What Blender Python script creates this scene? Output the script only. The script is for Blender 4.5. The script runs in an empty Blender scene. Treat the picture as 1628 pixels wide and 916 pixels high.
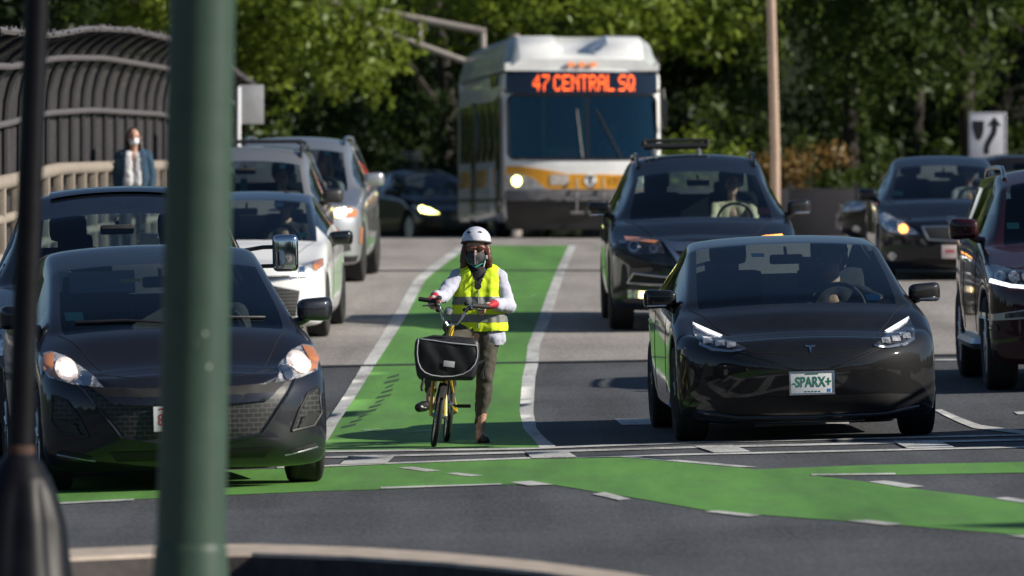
import bpy, bmesh, math, random
from mathutils import Vector, Matrix, geometry
from mathutils.bvhtree import BVHTree
import numpy as np
R = math.radians
rnd = random.Random(7)
scene = bpy.context.scene
COL = scene.collection

# ---------------------------------------------------------------- camera
CAM_H, F_PX, HORIZON = 1.70, 11000.0, 323.0          # long lens; measured on the 1628 px wide photograph
cam_data = bpy.data.cameras.new('camera')
cam_data.sensor_width = 36.0
cam_data.lens = 36.0 * F_PX / 1628.0
cam_data.clip_start = 0.5
cam_data.clip_end = 1500.0
cam_data.dof.use_dof = True
cam_data.dof.focus_distance = 48.5
cam_data.dof.aperture_fstop = 4.2
cam = bpy.data.objects.new('camera', cam_data)
COL.objects.link(cam)
cam.location = (0, 0, CAM_H)
cam.rotation_euler = (R(90) - math.atan((458 - HORIZON) / F_PX), 0, 0)
scene.camera = cam

# ---------------------------------------------------------------- sky and sun
SUN_AZ, SUN_EL = R(104), R(28)                       # azimuth from +Y towards +X: low sun from the right
world = bpy.data.worlds.new('World')
scene.world = world
world.use_nodes = True
wn = world.node_tree
bg = wn.nodes['Background']
sky = wn.nodes.new('ShaderNodeTexSky')
sky.sky_type = 'NISHITA'
sky.sun_disc = False
sky.sun_elevation = SUN_EL
sky.sun_rotation = SUN_AZ
sky.air_density = 1.0
sky.dust_density = 0.0
sky.ozone_density = 3.0
wn.links.new(sky.outputs['Color'], bg.inputs['Color'])
bg.inputs['Strength'].default_value = 0.055
sun_data = bpy.data.lights.new('sun', 'SUN')
sun_data.energy = 5.0
sun_data.angle = R(0.5)
sun_data.color = (1.0, 0.93, 0.82)
sun = bpy.data.objects.new('sun', sun_data)
COL.objects.link(sun)
sdir = Vector((math.sin(SUN_AZ) * math.cos(SUN_EL), math.cos(SUN_AZ) * math.cos(SUN_EL), math.sin(SUN_EL)))
sun.rotation_euler = sdir.to_track_quat('Z', 'Y').to_euler()
sun.location = sdir * 100
scene.view_settings.view_transform = 'Standard'
scene.view_settings.look = 'None'
scene.view_settings.exposure = 0.45
scene.view_settings.gamma = 1.0
scene.render.engine = 'CYCLES'
scene.cycles.max_bounces = 8
scene.cycles.transparent_max_bounces = 16
scene.cycles.use_denoising = True
scene.cycles.sample_clamp_indirect = 6.0

# ---------------------------------------------------------------- materials
def mat(name, color, rough=0.5, metal=0.0, spec=0.5, coat=0.0, noise=None, bump=None, emit=None, sub=0.0, alpha=None, coat_rough=0.03, rnoise=None, trans=0.0):
    """noise=(scale, amount[, detail]) varies the base colour; bump=(scale, strength, distance)."""
    m = bpy.data.materials.new(name)
    m.use_nodes = True
    nt = m.node_tree
    b = nt.nodes['Principled BSDF']
    b.inputs['Base Color'].default_value = (*color, 1)
    b.inputs['Roughness'].default_value = rough
    b.inputs['Metallic'].default_value = metal
    b.inputs['Specular IOR Level'].default_value = spec
    b.inputs['Coat Weight'].default_value = coat
    b.inputs['Coat Roughness'].default_value = coat_rough
    b.inputs['Transmission Weight'].default_value = trans
    co = None
    def coords():
        nonlocal co
        if co is None:
            co = nt.nodes.new('ShaderNodeTexCoord')
        return co.outputs['Object']
    if noise:
        t = nt.nodes.new('ShaderNodeTexNoise')
        t.inputs['Scale'].default_value = noise[0]
        t.inputs['Detail'].default_value = noise[2] if len(noise) > 2 else 5
        t.inputs['Roughness'].default_value = 0.65
        nt.links.new(coords(), t.inputs['Vector'])
        r = nt.nodes.new('ShaderNodeValToRGB')
        a = noise[1]
        r.color_ramp.elements[0].position = 0.3
        r.color_ramp.elements[1].position = 0.7
        r.color_ramp.elements[0].color = (*[c * (1 - a) for c in color], 1)
        r.color_ramp.elements[1].color = (*[min(1, c * (1 + a)) for c in color], 1)
        nt.links.new(t.outputs['Fac'], r.inputs['Fac'])
        nt.links.new(r.outputs['Color'], b.inputs['Base Color'])
    if rnoise:
        t = nt.nodes.new('ShaderNodeTexNoise')
        t.inputs['Scale'].default_value = rnoise[0]
        t.inputs['Detail'].default_value = 4
        nt.links.new(coords(), t.inputs['Vector'])
        mr = nt.nodes.new('ShaderNodeMapRange')
        mr.inputs['To Min'].default_value = rnoise[1]
        mr.inputs['To Max'].default_value = rnoise[2]
        nt.links.new(t.outputs['Fac'], mr.inputs['Value'])
        nt.links.new(mr.outputs['Result'], b.inputs['Roughness'])
    if bump:
        t = nt.nodes.new('ShaderNodeTexNoise')
        t.inputs['Scale'].default_value = bump[0]
        t.inputs['Detail'].default_value = 4
        nt.links.new(coords(), t.inputs['Vector'])
        bp = nt.nodes.new('ShaderNodeBump')
        bp.inputs['Strength'].default_value = bump[1]
        bp.inputs['Distance'].default_value = bump[2]
        nt.links.new(t.outputs['Fac'], bp.inputs['Height'])
        nt.links.new(bp.outputs['Normal'], b.inputs['Normal'])
    if emit:
        b.inputs['Emission Color'].default_value = (*emit[0], 1)
        b.inputs['Emission Strength'].default_value = emit[1]
    return m

def paint(name, color, rough=0.4, metal=0.0, dust=0.008):
    """car paint: coloured base under clear coat, with a thin film of road dust that thickens low on the body"""
    m = mat(name, color, rough=rough, metal=metal, coat=1.0, coat_rough=0.03, spec=0.15)
    nt = m.node_tree
    b = nt.nodes['Principled BSDF']
    co = nt.nodes.new('ShaderNodeTexCoord')
    t = nt.nodes.new('ShaderNodeTexNoise'); t.inputs['Scale'].default_value = 3.0; t.inputs['Detail'].default_value = 9; t.inputs['Roughness'].default_value = 0.7
    nt.links.new(co.outputs['Object'], t.inputs['Vector'])
    mr = nt.nodes.new('ShaderNodeMapRange'); mr.inputs['From Min'].default_value = 0.4; mr.inputs['From Max'].default_value = 0.75
    mr.inputs['To Max'].default_value = dust * 3
    nt.links.new(t.outputs['Fac'], mr.inputs['Value'])
    mx = nt.nodes.new('ShaderNodeMix'); mx.data_type = 'RGBA'
    mx.inputs['A'].default_value = (*color, 1); mx.inputs['B'].default_value = (0.19, 0.19, 0.19, 1)
    nt.links.new(mr.outputs['Result'], mx.inputs['Factor'])
    nt.links.new(mx.outputs['Result'], b.inputs['Base Color'])
    cr = nt.nodes.new('ShaderNodeMapRange'); cr.inputs['To Min'].default_value = 0.02; cr.inputs['To Max'].default_value = 0.08
    nt.links.new(t.outputs['Fac'], cr.inputs['Value'])
    nt.links.new(cr.outputs['Result'], b.inputs['Coat Roughness'])
    return m

def glass(name, tint=(0.55, 0.66, 0.66), refl=(0.9, 0.95, 1.0), dust=0.0, ior=1.5):
    """thin window glass: tinted see-through with a Fresnel reflection"""
    m = bpy.data.materials.new(name)
    m.use_nodes = True
    nt = m.node_tree
    nt.nodes.remove(nt.nodes['Principled BSDF'])
    out = nt.nodes['Material Output']
    tr = nt.nodes.new('ShaderNodeBsdfTransparent'); tr.inputs['Color'].default_value = (*tint, 1)
    gl = nt.nodes.new('ShaderNodeBsdfGlossy'); gl.inputs['Roughness'].default_value = 0.03; gl.inputs['Color'].default_value = (*refl, 1)
    fr = nt.nodes.new('ShaderNodeFresnel'); fr.inputs['IOR'].default_value = ior
    mx = nt.nodes.new('ShaderNodeMixShader')
    nt.links.new(fr.outputs['Fac'], mx.inputs['Fac'])
    nt.links.new(tr.outputs['BSDF'], mx.inputs[1])
    nt.links.new(gl.outputs['BSDF'], mx.inputs[2])
    last = mx
    if dust:                                              # film of dirt, added so that rear glass glows in the sun
        tl = nt.nodes.new('ShaderNodeBsdfTranslucent'); tl.inputs['Color'].default_value = (.75, .75, .72, 1)
        m2 = nt.nodes.new('ShaderNodeMixShader'); m2.inputs['Fac'].default_value = dust
        nt.links.new(mx.outputs['Shader'], m2.inputs[1]); nt.links.new(tl.outputs['BSDF'], m2.inputs[2]); last = m2
    nt.links.new(last.outputs['Shader'], out.inputs['Surface'])
    return m

# ---------------------------------------------------------------- object helpers
def finish(me, smooth=True, angle=None):
    if smooth:
        me.polygons.foreach_set('use_smooth', [True] * len(me.polygons))
        if angle is not None:
            me.set_sharp_from_angle(angle=R(angle))
    me.update()
    return me

def obj(name, me, m=None, parent=None, loc=None, rot=None):
    o = bpy.data.objects.new(name, me)
    COL.objects.link(o)
    if m is not None and hasattr(me, 'materials') and len(me.materials) == 0:
        me.materials.append(m)
    if parent is not None:
        o.parent = parent
    if loc is not None:
        o.location = loc
    if rot is not None:
        o.rotation_euler = rot
    return o

def obj_bm(name, bm, m=None, parent=None, smooth=True, angle=40, loc=None, rot=None):
    me = bpy.data.meshes.new(name)
    bmesh.ops.recalc_face_normals(bm, faces=bm.faces)
    bm.to_mesh(me); bm.free()
    finish(me, smooth, angle)
    return obj(name, me, m, parent, loc, rot)

def tag(o, label=None, cat=None, group=None, kind=None):
    if label: o['label'] = label
    if cat: o['category'] = cat
    if group: o['group'] = group
    if kind: o['kind'] = kind
    return o

def thing(name, label, cat, loc=(0, 0, 0), rot=(0, 0, 0), group=None):
    o = bpy.data.objects.new(name, None)
    o.empty_display_size = 0.2
    COL.objects.link(o)
    o.location = loc; o.rotation_euler = rot
    return tag(o, label, cat, group)

def copy_tree(o, parent=None):
    c = o.copy(); COL.objects.link(c)
    if parent is not None: c.parent = parent
    for ch in list(o.children):
        copy_tree(ch, c)
    return c

def add_box(bm, c, s, bev=0.0, rot=None, seg=2):
    r = bmesh.ops.create_cube(bm, size=1.0)
    vs = r['verts']
    M = Matrix.Translation(Vector(c)) @ (rot.to_4x4() if rot else Matrix.Identity(4)) @ Matrix.Diagonal((*s, 1))
    bmesh.ops.transform(bm, matrix=M, verts=vs)
    if bev > 0:
        es = list({e for v in vs for e in v.link_edges})
        bmesh.ops.bevel(bm, geom=es, offset=bev, segments=seg, profile=0.6, affect='EDGES')

def add_tube(bm, pts, rad, n=10, cap=True):
    """tube along a polyline; rad a number or one radius per point"""
    pts = [Vector(p) for p in pts]
    rads = rad if isinstance(rad, (list, tuple)) else [rad] * len(pts)
    rings = []
    up = None
    for i, p in enumerate(pts):
        a = pts[max(i - 1, 0)]; b = pts[min(i + 1, len(pts) - 1)]
        t = (b - a).normalized()
        if up is None:
            up = Vector((0, 0, 1)) if abs(t.z) < 0.9 else Vector((1, 0, 0))
        x = t.cross(up)
        if x.length < 1e-6:
            x = t.orthogonal()
        x.normalize()
        y = x.cross(t).normalized()
        up = y
        rings.append([bm.verts.new(p + (x * math.cos(2 * math.pi * k / n) + y * math.sin(2 * math.pi * k / n)) * rads[i]) for k in range(n)])
    for r0, r1 in zip(rings[:-1], rings[1:]):
        for k in range(n):
            bm.faces.new((r0[k], r0[(k + 1) % n], r1[(k + 1) % n], r1[k]))
    if cap:
        bm.faces.new(rings[0][::-1]); bm.faces.new(rings[-1])
    return rings

def add_ell(bm, c, r, rot=None, sub=3):
    q = bmesh.ops.create_icosphere(bm, subdivisions=sub, radius=1.0)
    M = Matrix.Translation(Vector(c)) @ (rot.to_4x4() if rot else Matrix.Identity(4)) @ Matrix.Diagonal((*r, 1))
    bmesh.ops.transform(bm, matrix=M, verts=q['verts'])

def add_cap(bm, p1, r1, p2, r2, n=14, k=5):
    """tapered capsule: two half balls joined by a cone"""
    p1 = Vector(p1); p2 = Vector(p2)
    t = p2 - p1; L = max(t.length, 1e-5); t.normalize() if t.length > 1e-6 else None
    if t.length < 1e-6: t = Vector((0, 0, 1))
    x = t.orthogonal().normalized(); y = t.cross(x)
    prof = [(r1 * math.sin(a), -r1 * math.cos(a)) for a in [math.pi / 2 * i / k for i in range(k + 1)]] + [(r2 * math.cos(a), L + r2 * math.sin(a)) for a in [math.pi / 2 * i / k for i in range(k + 1)]]
    rings = []
    for r, h in prof:
        c = p1 + t * h
        if r < 1e-6: rings.append([bm.verts.new(c)])
        else: rings.append([bm.verts.new(c + (x * math.cos(2 * math.pi * i / n) + y * math.sin(2 * math.pi * i / n)) * r) for i in range(n)])
    for a, b in zip(rings[:-1], rings[1:]):
        for i in range(n):
            j = (i + 1) % n
            if len(a) == 1: bm.faces.new((a[0], b[j], b[i]))
            elif len(b) == 1: bm.faces.new((a[i], a[j], b[0]))
            else: bm.faces.new((a[i], a[j], b[j], b[i]))

def add_lathe(bm, prof, n=32, M=None):
    """prof = [(r, z)...] turned about z, then moved by M"""
    rings = []
    for r, z in prof:
        ring = []
        for k in range(n):
            a = 2 * math.pi * k / n
            p = Vector((r * math.cos(a), r * math.sin(a), z))
            ring.append(bm.verts.new(M @ p if M else p))
        rings.append(ring)
    for a, b in zip(rings[:-1], rings[1:]):
        for k in range(n):
            bm.faces.new((a[k], a[(k + 1) % n], b[(k + 1) % n], b[k]))
    if prof[0][0] > 1e-5: bm.faces.new(rings[0][::-1])
    if prof[-1][0] > 1e-5: bm.faces.new(rings[-1])

def add_prism(bm, poly, y0, y1):
    """polygon in (x, z) extruded along y"""
    a = [bm.verts.new((x, y0, z)) for x, z in poly]
    b = [bm.verts.new((x, y1, z)) for x, z in poly]
    bm.faces.new(a); bm.faces.new(b[::-1])
    n = len(poly)
    for k in range(n):
        bm.faces.new((a[k], b[k], b[(k + 1) % n], a[(k + 1) % n]))

def blob(name, prims, m, parent=None, voxel=0.012, smooth=4, wrinkle=None):
    """one continuous skin over tapered capsules ('c',p1,r1,p2,r2) and ellipsoids ('e',c,r[,rot])"""
    bm = bmesh.new()
    for p in prims:
        if p[0] == 'c': add_cap(bm, *p[1:])
        else: add_ell(bm, *p[1:])
    me = bpy.data.meshes.new(name)
    bm.to_mesh(me); bm.free()
    o = obj(name, me, m, parent)
    r = o.modifiers.new('skin', 'REMESH'); r.mode = 'VOXEL'; r.voxel_size = voxel; r.use_smooth_shade = True
    if smooth:
        s = o.modifiers.new('relax', 'SMOOTH'); s.factor = 0.5; s.iterations = smooth
    if wrinkle:
        tx = bpy.data.textures.new(name + '_folds', 'CLOUDS'); tx.noise_scale = wrinkle[0]; tx.noise_depth = 2
        d = o.modifiers.new('folds', 'DISPLACE'); d.texture = tx; d.strength = wrinkle[1]; d.mid_level = 0.5
    return o

def text(name, body, size, m, parent, loc, rot=(R(90), 0, 0), sx=1.0, bold=0.0, extrude=0.0008):
    c = bpy.data.curves.new(name, 'FONT')
    c.body = body; c.size = size; c.align_x = 'CENTER'; c.align_y = 'CENTER'; c.extrude = extrude; c.offset = bold
    t = bpy.data.objects.new(name, c); COL.objects.link(t)
    me = bpy.data.meshes.new_from_object(t.evaluated_get(bpy.context.evaluated_depsgraph_get()))
    bpy.data.objects.remove(t); bpy.data.curves.remove(c)
    me.materials.clear()
    o = obj(name, me, m, parent, loc, rot); o.scale = (sx, 1, 1)
    return o

def inside(p, poly):
    x, y = p; c = False; n = len(poly)
    for i in range(n):
        x1, y1 = poly[i]; x2, y2 = poly[(i + 1) % n]
        if (y1 > y) != (y2 > y) and x < (x2 - x1) * (y - y1) / (y2 - y1) + x1:
            c = not c
    return c

def densify(poly, step, closed=True):
    out = []
    n = len(poly)
    for i in range(n if closed else n - 1):
        a = poly[i]; b = poly[(i + 1) % n]
        k = max(1, int(math.hypot(b[0] - a[0], b[1] - a[1]) / step + 0.5))
        for j in range(k):
            t = j / k
            out.append((a[0] + (b[0] - a[0]) * t, a[1] + (b[1] - a[1]) * t))
    if not closed: out.append(poly[-1])
    return out

def triangulate(outer, step, holes=()):
    """points and triangles filling a 2-D polygon with inner grid points, holes left out"""
    loops = [densify(outer, step)] + [densify(h, step) for h in holes]
    pts = []; faces = []; edges = []
    for li, lp in enumerate(loops):
        b = len(pts)
        pts += lp
        edges += [(b + i, b + (i + 1) % len(lp)) for i in range(len(lp))]
    xs = [p[0] for p in outer]; ys = [p[1] for p in outer]
    bnd = np.array(pts)
    nx = int((max(xs) - min(xs)) / step) + 1; ny = int((max(ys) - min(ys)) / step) + 1
    for i in range(nx):
        for j in range(ny):
            p = (min(xs) + (i + 0.5) * step, min(ys) + (j + 0.5) * step)
            if inside(p, outer) and not any(inside(p, h) for h in holes):
                if np.min((bnd[:, 0] - p[0]) ** 2 + (bnd[:, 1] - p[1]) ** 2) > (0.4 * step) ** 2:
                    pts.append(p)
    v, e, f, *_ = geometry.delaunay_2d_cdt([Vector(p) for p in pts], edges, [], 0, 1e-7)
    tris = []
    for t in f:
        c = (sum(v[i][0] for i in t) / len(t), sum(v[i][1] for i in t) / len(t))
        if inside(c, outer) and not any(inside(c, h) for h in holes):
            tris.append(t)
    return [tuple(p) for p in v], tris

def lerp(a, b, t): return a + (b - a) * t
def interp(x, tab):
    if x <= tab[0][0]: return tab[0][1]
    for (x0, y0), (x1, y1) in zip(tab[:-1], tab[1:]):
        if x <= x1: return y0 + (y1 - y0) * (x - x0) / (x1 - x0)
    return tab[-1][1]
def hermite(x, tab):
    """monotone-ish smooth interpolation"""
    n = len(tab)
    if x <= tab[0][0]: return tab[0][1]
    if x >= tab[-1][0]: return tab[-1][1]
    sl = [(tab[i + 1][1] - tab[i][1]) / (tab[i + 1][0] - tab[i][0]) for i in range(n - 1)]
    mm = [sl[0]] + [0 if sl[i - 1] * sl[i] <= 0 else 2 * sl[i - 1] * sl[i] / (sl[i - 1] + sl[i]) for i in range(1, n - 1)] + [sl[-1]]
    for i in range(n - 1):
        if x <= tab[i + 1][0]:
            h = tab[i + 1][0] - tab[i][0]; t = (x - tab[i][0]) / h
            return ((2*t**3 - 3*t*t + 1) * tab[i][1] + (t**3 - 2*t*t + t) * h * mm[i] + (-2*t**3 + 3*t*t) * tab[i + 1][1] + (t**3 - t*t) * h * mm[i + 1])

# ---------------------------------------------------------------- the lie of the land
PROF = [(-60, 0), (20, 0), (50, 0), (56, 0.07), (62, 0.18), (70, 0.36), (78, 0.57), (86, 0.76), (100, 1.0), (110, 1.12), (120, 1.11), (140, 0.86), (200, 0.6), (400, 0.5)]
CROSS = [(-60, 0.0), (26, 0.0), (36, 0.026), (56, 0.026), (74, 0.008), (92, 0.0), (400, 0)]
def ground(x, y):
    return hermite(y, PROF) + interp(y, CROSS) * max(-30, min(30, x))
def at(px, py):
    """where the ground lies under a spot measured on the photograph"""
    u = (px - 814) / F_PX
    y = 24.0
    def g(y): return CAM_H + (HORIZON - py) / F_PX * y - ground(u * y, y)
    while g(y) > 0 and y < 200: y += 0.5
    a, b = y - 0.5, y
    for _ in range(30):
        m = (a + b) / 2
        if g(m) > 0: a = m
        else: b = m
    return (u * b, b)
def gpose(x, y, yaw=0.0):
    """location and rotation of something standing on the sloping ground, its front towards -Y turned by yaw"""
    e = 0.5
    dx = (ground(x + e, y) - ground(x - e, y)) / (2 * e)
    dy = (ground(x, y + 1.5) - ground(x, y - 1.5)) / 3.0
    n = Vector((-dx, -dy, 1)).normalized()
    f = Vector((-math.sin(yaw), math.cos(yaw), 0))
    f = (f - n * f.dot(n)).normalized()
    r = f.cross(n)
    M = Matrix((r, f, n)).transposed()
    return (x, y, ground(x, y)), M.to_euler()
# ---------------------------------------------------------------- ground, roads, paint
def asphalt(name, base, grain=0.25, speck=90):
    m = mat(name, base, rough=0.85, spec=0.3, bump=(speck, 0.5, 0.006))
    nt = m.node_tree; b = nt.nodes['Principled BSDF']
    co = nt.nodes.new('ShaderNodeTexCoord')
    t1 = nt.nodes.new('ShaderNodeTexNoise'); t1.inputs['Scale'].default_value = 0.35; t1.inputs['Detail'].default_value = 6
    t2 = nt.nodes.new('ShaderNodeTexNoise'); t2.inputs['Scale'].default_value = 26; t2.inputs['Detail'].default_value = 8; t2.inputs['Roughness'].default_value = 0.8
    mp = nt.nodes.new('ShaderNodeMapping'); mp.inputs['Scale'].default_value = (2.6, 0.18, 1)
    t3 = nt.nodes.new('ShaderNodeTexNoise'); t3.inputs['Scale'].default_value = 0.8; t3.inputs['Detail'].default_value = 5
    for t in (t1, t2): nt.links.new(co.outputs['Object'], t.inputs['Vector'])
    nt.links.new(co.outputs['Object'], mp.inputs['Vector']); nt.links.new(mp.outputs['Vector'], t3.inputs['Vector'])
    a = nt.nodes.new('ShaderNodeMath'); a.operation = 'ADD'
    a2 = nt.nodes.new('ShaderNodeMath'); a2.operation = 'ADD'
    mp2 = nt.nodes.new('ShaderNodeMapping'); mp2.inputs['Scale'].default_value = (38, 4.5, 1)
    t2.inputs['Scale'].default_value = 1.0; nt.links.new(co.outputs['Object'], mp2.inputs['Vector']); nt.links.new(mp2.outputs['Vector'], t2.inputs['Vector'])
    a.operation = 'MULTIPLY_ADD'; a.inputs[1].default_value = 2.2; nt.links.new(t2.outputs['Fac'], a.inputs[0]); nt.links.new(t1.outputs['Fac'], a.inputs[2])
    nt.links.new(a.outputs[0], a2.inputs[0]); nt.links.new(t3.outputs['Fac'], a2.inputs[1])
    r = nt.nodes.new('ShaderNodeMapRange'); r.inputs['From Min'].default_value = 1.5; r.inputs['From Max'].default_value = 2.7
    r.inputs['To Min'].default_value = 1 - grain; r.inputs['To Max'].default_value = 1 + grain
    nt.links.new(a2.outputs[0], r.inputs['Value'])
    mx = nt.nodes.new('ShaderNodeVectorMath'); mx.operation = 'SCALE'
    mx.inputs[0].default_value = base
    nt.links.new(r.outputs['Result'], mx.inputs['Scale'])
    nt.links.new(mx.outputs[0], b.inputs['Base Color'])
    return m

def worn_paint(name, base, under, wear=0.25):
    """thick road paint worn through in specks and streaks to the asphalt"""
    m = mat(name, base, rough=0.7, spec=0.3, bump=(80, 0.35, 0.004))
    nt = m.node_tree; b = nt.nodes['Principled BSDF']
    co = nt.nodes.new('ShaderNodeTexCoord')
    mp = nt.nodes.new('ShaderNodeMapping'); mp.inputs['Scale'].default_value = (1.6, 0.35, 1)
    t1 = nt.nodes.new('ShaderNodeTexNoise'); t1.inputs['Scale'].default_value = 1.6; t1.inputs['Detail'].default_value = 10; t1.inputs['Roughness'].default_value = 0.72
    t2 = nt.nodes.new('ShaderNodeTexNoise'); t2.inputs['Scale'].default_value = 30; t2.inputs['Detail'].default_value = 4
    mp2 = nt.nodes.new('ShaderNodeMapping'); mp2.inputs['Scale'].default_value = (38, 4.5, 1)
    t2.inputs['Scale'].default_value = 1.0; nt.links.new(co.outputs['Object'], mp2.inputs['Vector']); nt.links.new(mp2.outputs['Vector'], t2.inputs['Vector'])
    nt.links.new(co.outputs['Object'], mp.inputs['Vector']); nt.links.new(mp.outputs['Vector'], t1.inputs['Vector'])
    a = nt.nodes.new('ShaderNodeMath'); a.operation = 'MULTIPLY_ADD'; a.inputs[1].default_value = 0.35
    nt.links.new(t2.outputs['Fac'], a.inputs[0]); nt.links.new(t1.outputs['Fac'], a.inputs[2])
    r = nt.nodes.new('ShaderNodeMapRange'); r.inputs['From Min'].default_value = 0.62; r.inputs['From Max'].default_value = 0.95
    r.inputs['To Min'].default_value = 0.0; r.inputs['To Max'].default_value = wear * 2
    nt.links.new(a.outputs[0], r.inputs['Value'])
    mx = nt.nodes.new('ShaderNodeMix'); mx.data_type = 'RGBA'
    mx.inputs['A'].default_value = (*base, 1); mx.inputs['B'].default_value = (*under, 1)
    nt.links.new(r.outputs['Result'], mx.inputs['Factor'])
    # broad tyre-polished streaks along the traffic
    mp3 = nt.nodes.new('ShaderNodeMapping'); mp3.inputs['Scale'].default_value = (1.3, .10, 1)
    t3 = nt.nodes.new('ShaderNodeTexNoise'); t3.inputs['Scale'].default_value = 1.0; t3.inputs['Detail'].default_value = 7; t3.inputs['Roughness'].default_value = .65
    nt.links.new(co.outputs['Object'], mp3.inputs['Vector']); nt.links.new(mp3.outputs['Vector'], t3.inputs['Vector'])
    r3 = nt.nodes.new('ShaderNodeMapRange'); r3.inputs['From Min'].default_value = .3; r3.inputs['From Max'].default_value = .7; r3.inputs['To Min'].default_value = .58; r3.inputs['To Max'].default_value = 1.12
    nt.links.new(t3.outputs['Fac'], r3.inputs['Value'])
    sc = nt.nodes.new('ShaderNodeVectorMath'); sc.operation = 'SCALE'
    nt.links.new(mx.outputs['Result'], sc.inputs[0]); nt.links.new(r3.outputs['Result'], sc.inputs['Scale'])
    nt.links.new(sc.outputs[0], b.inputs['Base Color'])
    return m

M_ASPH = asphalt('dark_asphalt', (0.067, 0.070, 0.077), 0.8)
M_OLD = asphalt('old_asphalt', (0.285, 0.262, 0.245), 0.5)
M_GREEN = worn_paint('green_lane_paint', (0.120, 0.305, 0.060), (0.10, 0.17, 0.075), 0.35)
M_WHITE = worn_paint('white_lane_paint', (0.60, 0.60, 0.58), (0.16, 0.16, 0.16), 0.5)
M_JOINT = mat('joint_tar', (0.02, 0.02, 0.02), 0.7)
M_RUBBER_MARK = mat('rubber_mark', (0.022, 0.05, 0.022), 0.8)
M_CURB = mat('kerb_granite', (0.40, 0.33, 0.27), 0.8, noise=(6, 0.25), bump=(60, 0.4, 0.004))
M_CURBFACE = mat('kerb_shaded_face', (0.045, 0.038, 0.036), 0.9, noise=(5, 0.5), bump=(40, 0.5, 0.006))  # stained granite, with the shade on the near face painted in
M_WALK = mat('walk_concrete', (0.30, 0.28, 0.26), 0.85, noise=(4, 0.2), bump=(50, 0.3, 0.004))
M_SOIL = mat('verge_grass', (0.09, 0.10, 0.03), 0.95, noise=(3, 0.5), bump=(30, 1.0, 0.05))

def sheet(name, poly, m, lift, step, kind='structure', clip=None):
    pts, tris = triangulate(poly, step)
    me = bpy.data.meshes.new(name)
    me.from_pydata([(x, y, ground(x, y) + lift) for x, y in pts], [], tris)
    finish(me, True)
    for p in me.polygons:
        pass
    bm = bmesh.new(); bm.from_mesh(me)
    for f in bm.faces:
        if f.normal.z < 0: f.normal_flip()
    bm.to_mesh(me); bm.free()
    o = obj(name, me, m)
    o['kind'] = kind
    return o

# ground: one sheet out to the horizon, finer where the camera looks
xs = sorted(set([-600, -300, -150, -90, -60, -30] + [x * 1.0 for x in range(-26, 27, 2)] + [30, 60, 90, 150, 300, 600]))
ys = sorted(set([-600, -200, -60, -20, 0, 10, 20, 25, 28] + [28 + i * 1.0 for i in range(0, 120)] + [150, 160, 170, 180, 190, 200, 240, 300, 400, 600, 900]))
bm = bmesh.new()
grid = [[bm.verts.new((x, y, ground(x, y))) for x in xs] for y in ys]
for j in range(len(ys) - 1):
    for i in range(len(xs) - 1):
        bm.faces.new((grid[j][i], grid[j][i + 1], grid[j + 1][i + 1], grid[j + 1][i]))
tag(obj_bm('ground', bm, M_ASPH, angle=None), kind='structure')

# lighter, older surface on the bridge approach beyond the joint
jl = at(300, 578); jr = at(1560, 578)
yj = at(820, 578)[1]
sheet('bridge_road', [(-12, yj), (12, yj), (12, 90), (12, 133), (-12, 133), (-12, 90)], M_OLD, 0.003, 1.0)

def px(*pp): return [at(*p) for p in pp]
GL = [(489, 718), (518, 672), (575, 583), (627, 500), (659, 445), (703, 410), (730, 391)]           # left line, outer edge
GLi = [(508, 718), (538, 672), (595, 583), (648, 500), (677, 445), (722, 410), (746, 391)]          # left line, lane side
GRi = [(858, 713), (849, 701), (832, 682), (826, 655), (830, 602), (836, 578), (839, 550), (856, 508), (879, 445), (904, 391)]
GR = [(885, 712), (870, 701), (853, 682), (848, 655), (851, 602), (856, 578), (858, 550), (875, 508), (894, 445), (916, 391)]
sheet('green_bike_lane', px(*(GLi + GRi[::-1])), M_GREEN, 0.006, 0.5)
sheet('lane_marking', px(*(GL + GLi[::-1])), M_WHITE, 0.0065, 0.5)
sheet('lane_marking', px(*(GRi + GR[::-1])), M_WHITE, 0.0065, 0.5)
# green crossing band in front of the stop lines, with the grey wedge left open at the right
sheet('green_bike_crossing', px((40, 764), (254, 752), (518, 744), (622, 739), (832, 731), (1000, 728), (1100, 737), (1204, 747), (1386, 740), (1640, 735),
      (1640, 752), (1424, 756), (1301, 758), (1386, 768), (1474, 780.6), (1579, 793), (1640, 801), (1640, 853), (1436, 836.5), (1270, 824), (1127, 813), (1000, 791),
      (942, 782), (883, 772), (810, 771), (603, 779), (500, 782), (358, 788), (213, 795), (40, 804)), M_GREEN, 0.003, 0.5)
def lines(polys, lift=0.006):
    for p in polys:
        sheet('road_marking', px(*p), M_WHITE, lift, 0.5)
lines([
    [(440, 719.5), (518, 717.5), (817, 713.5), (1100, 703.5), (1640, 691), (1640, 693.5), (1100, 706), (817, 716.5), (518, 720.5), (440, 722.5)],
    [(440, 729), (518, 727), (832, 719), (1100, 711), (1640, 698.5), (1640, 701.5), (1100, 714), (832, 722), (518, 730), (440, 732)],
    [(440, 743), (518, 741), (622, 736.5), (832, 728.5), (1100, 722.5), (1640, 710.5), (1640, 713), (1100, 725), (832, 731), (622, 739), (518, 743.5), (440, 746)],
])
lines([
    [(556, 726), (630, 725), (614, 739), (540, 740.5)], [(834, 719.5), (900, 718), (917, 728.5), (846, 730.5)],
    [(1103, 711), (1165, 709.5), (1194, 720), (1136, 721.5)], [(1419, 703.5), (1490, 702), (1518, 713), (1444, 715)],
    [(300, 733), (392, 730), (372, 744), (276, 748)], [(1640, 698), (1700, 697), (1720, 709), (1660, 710)],
], 0.009)
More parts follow.
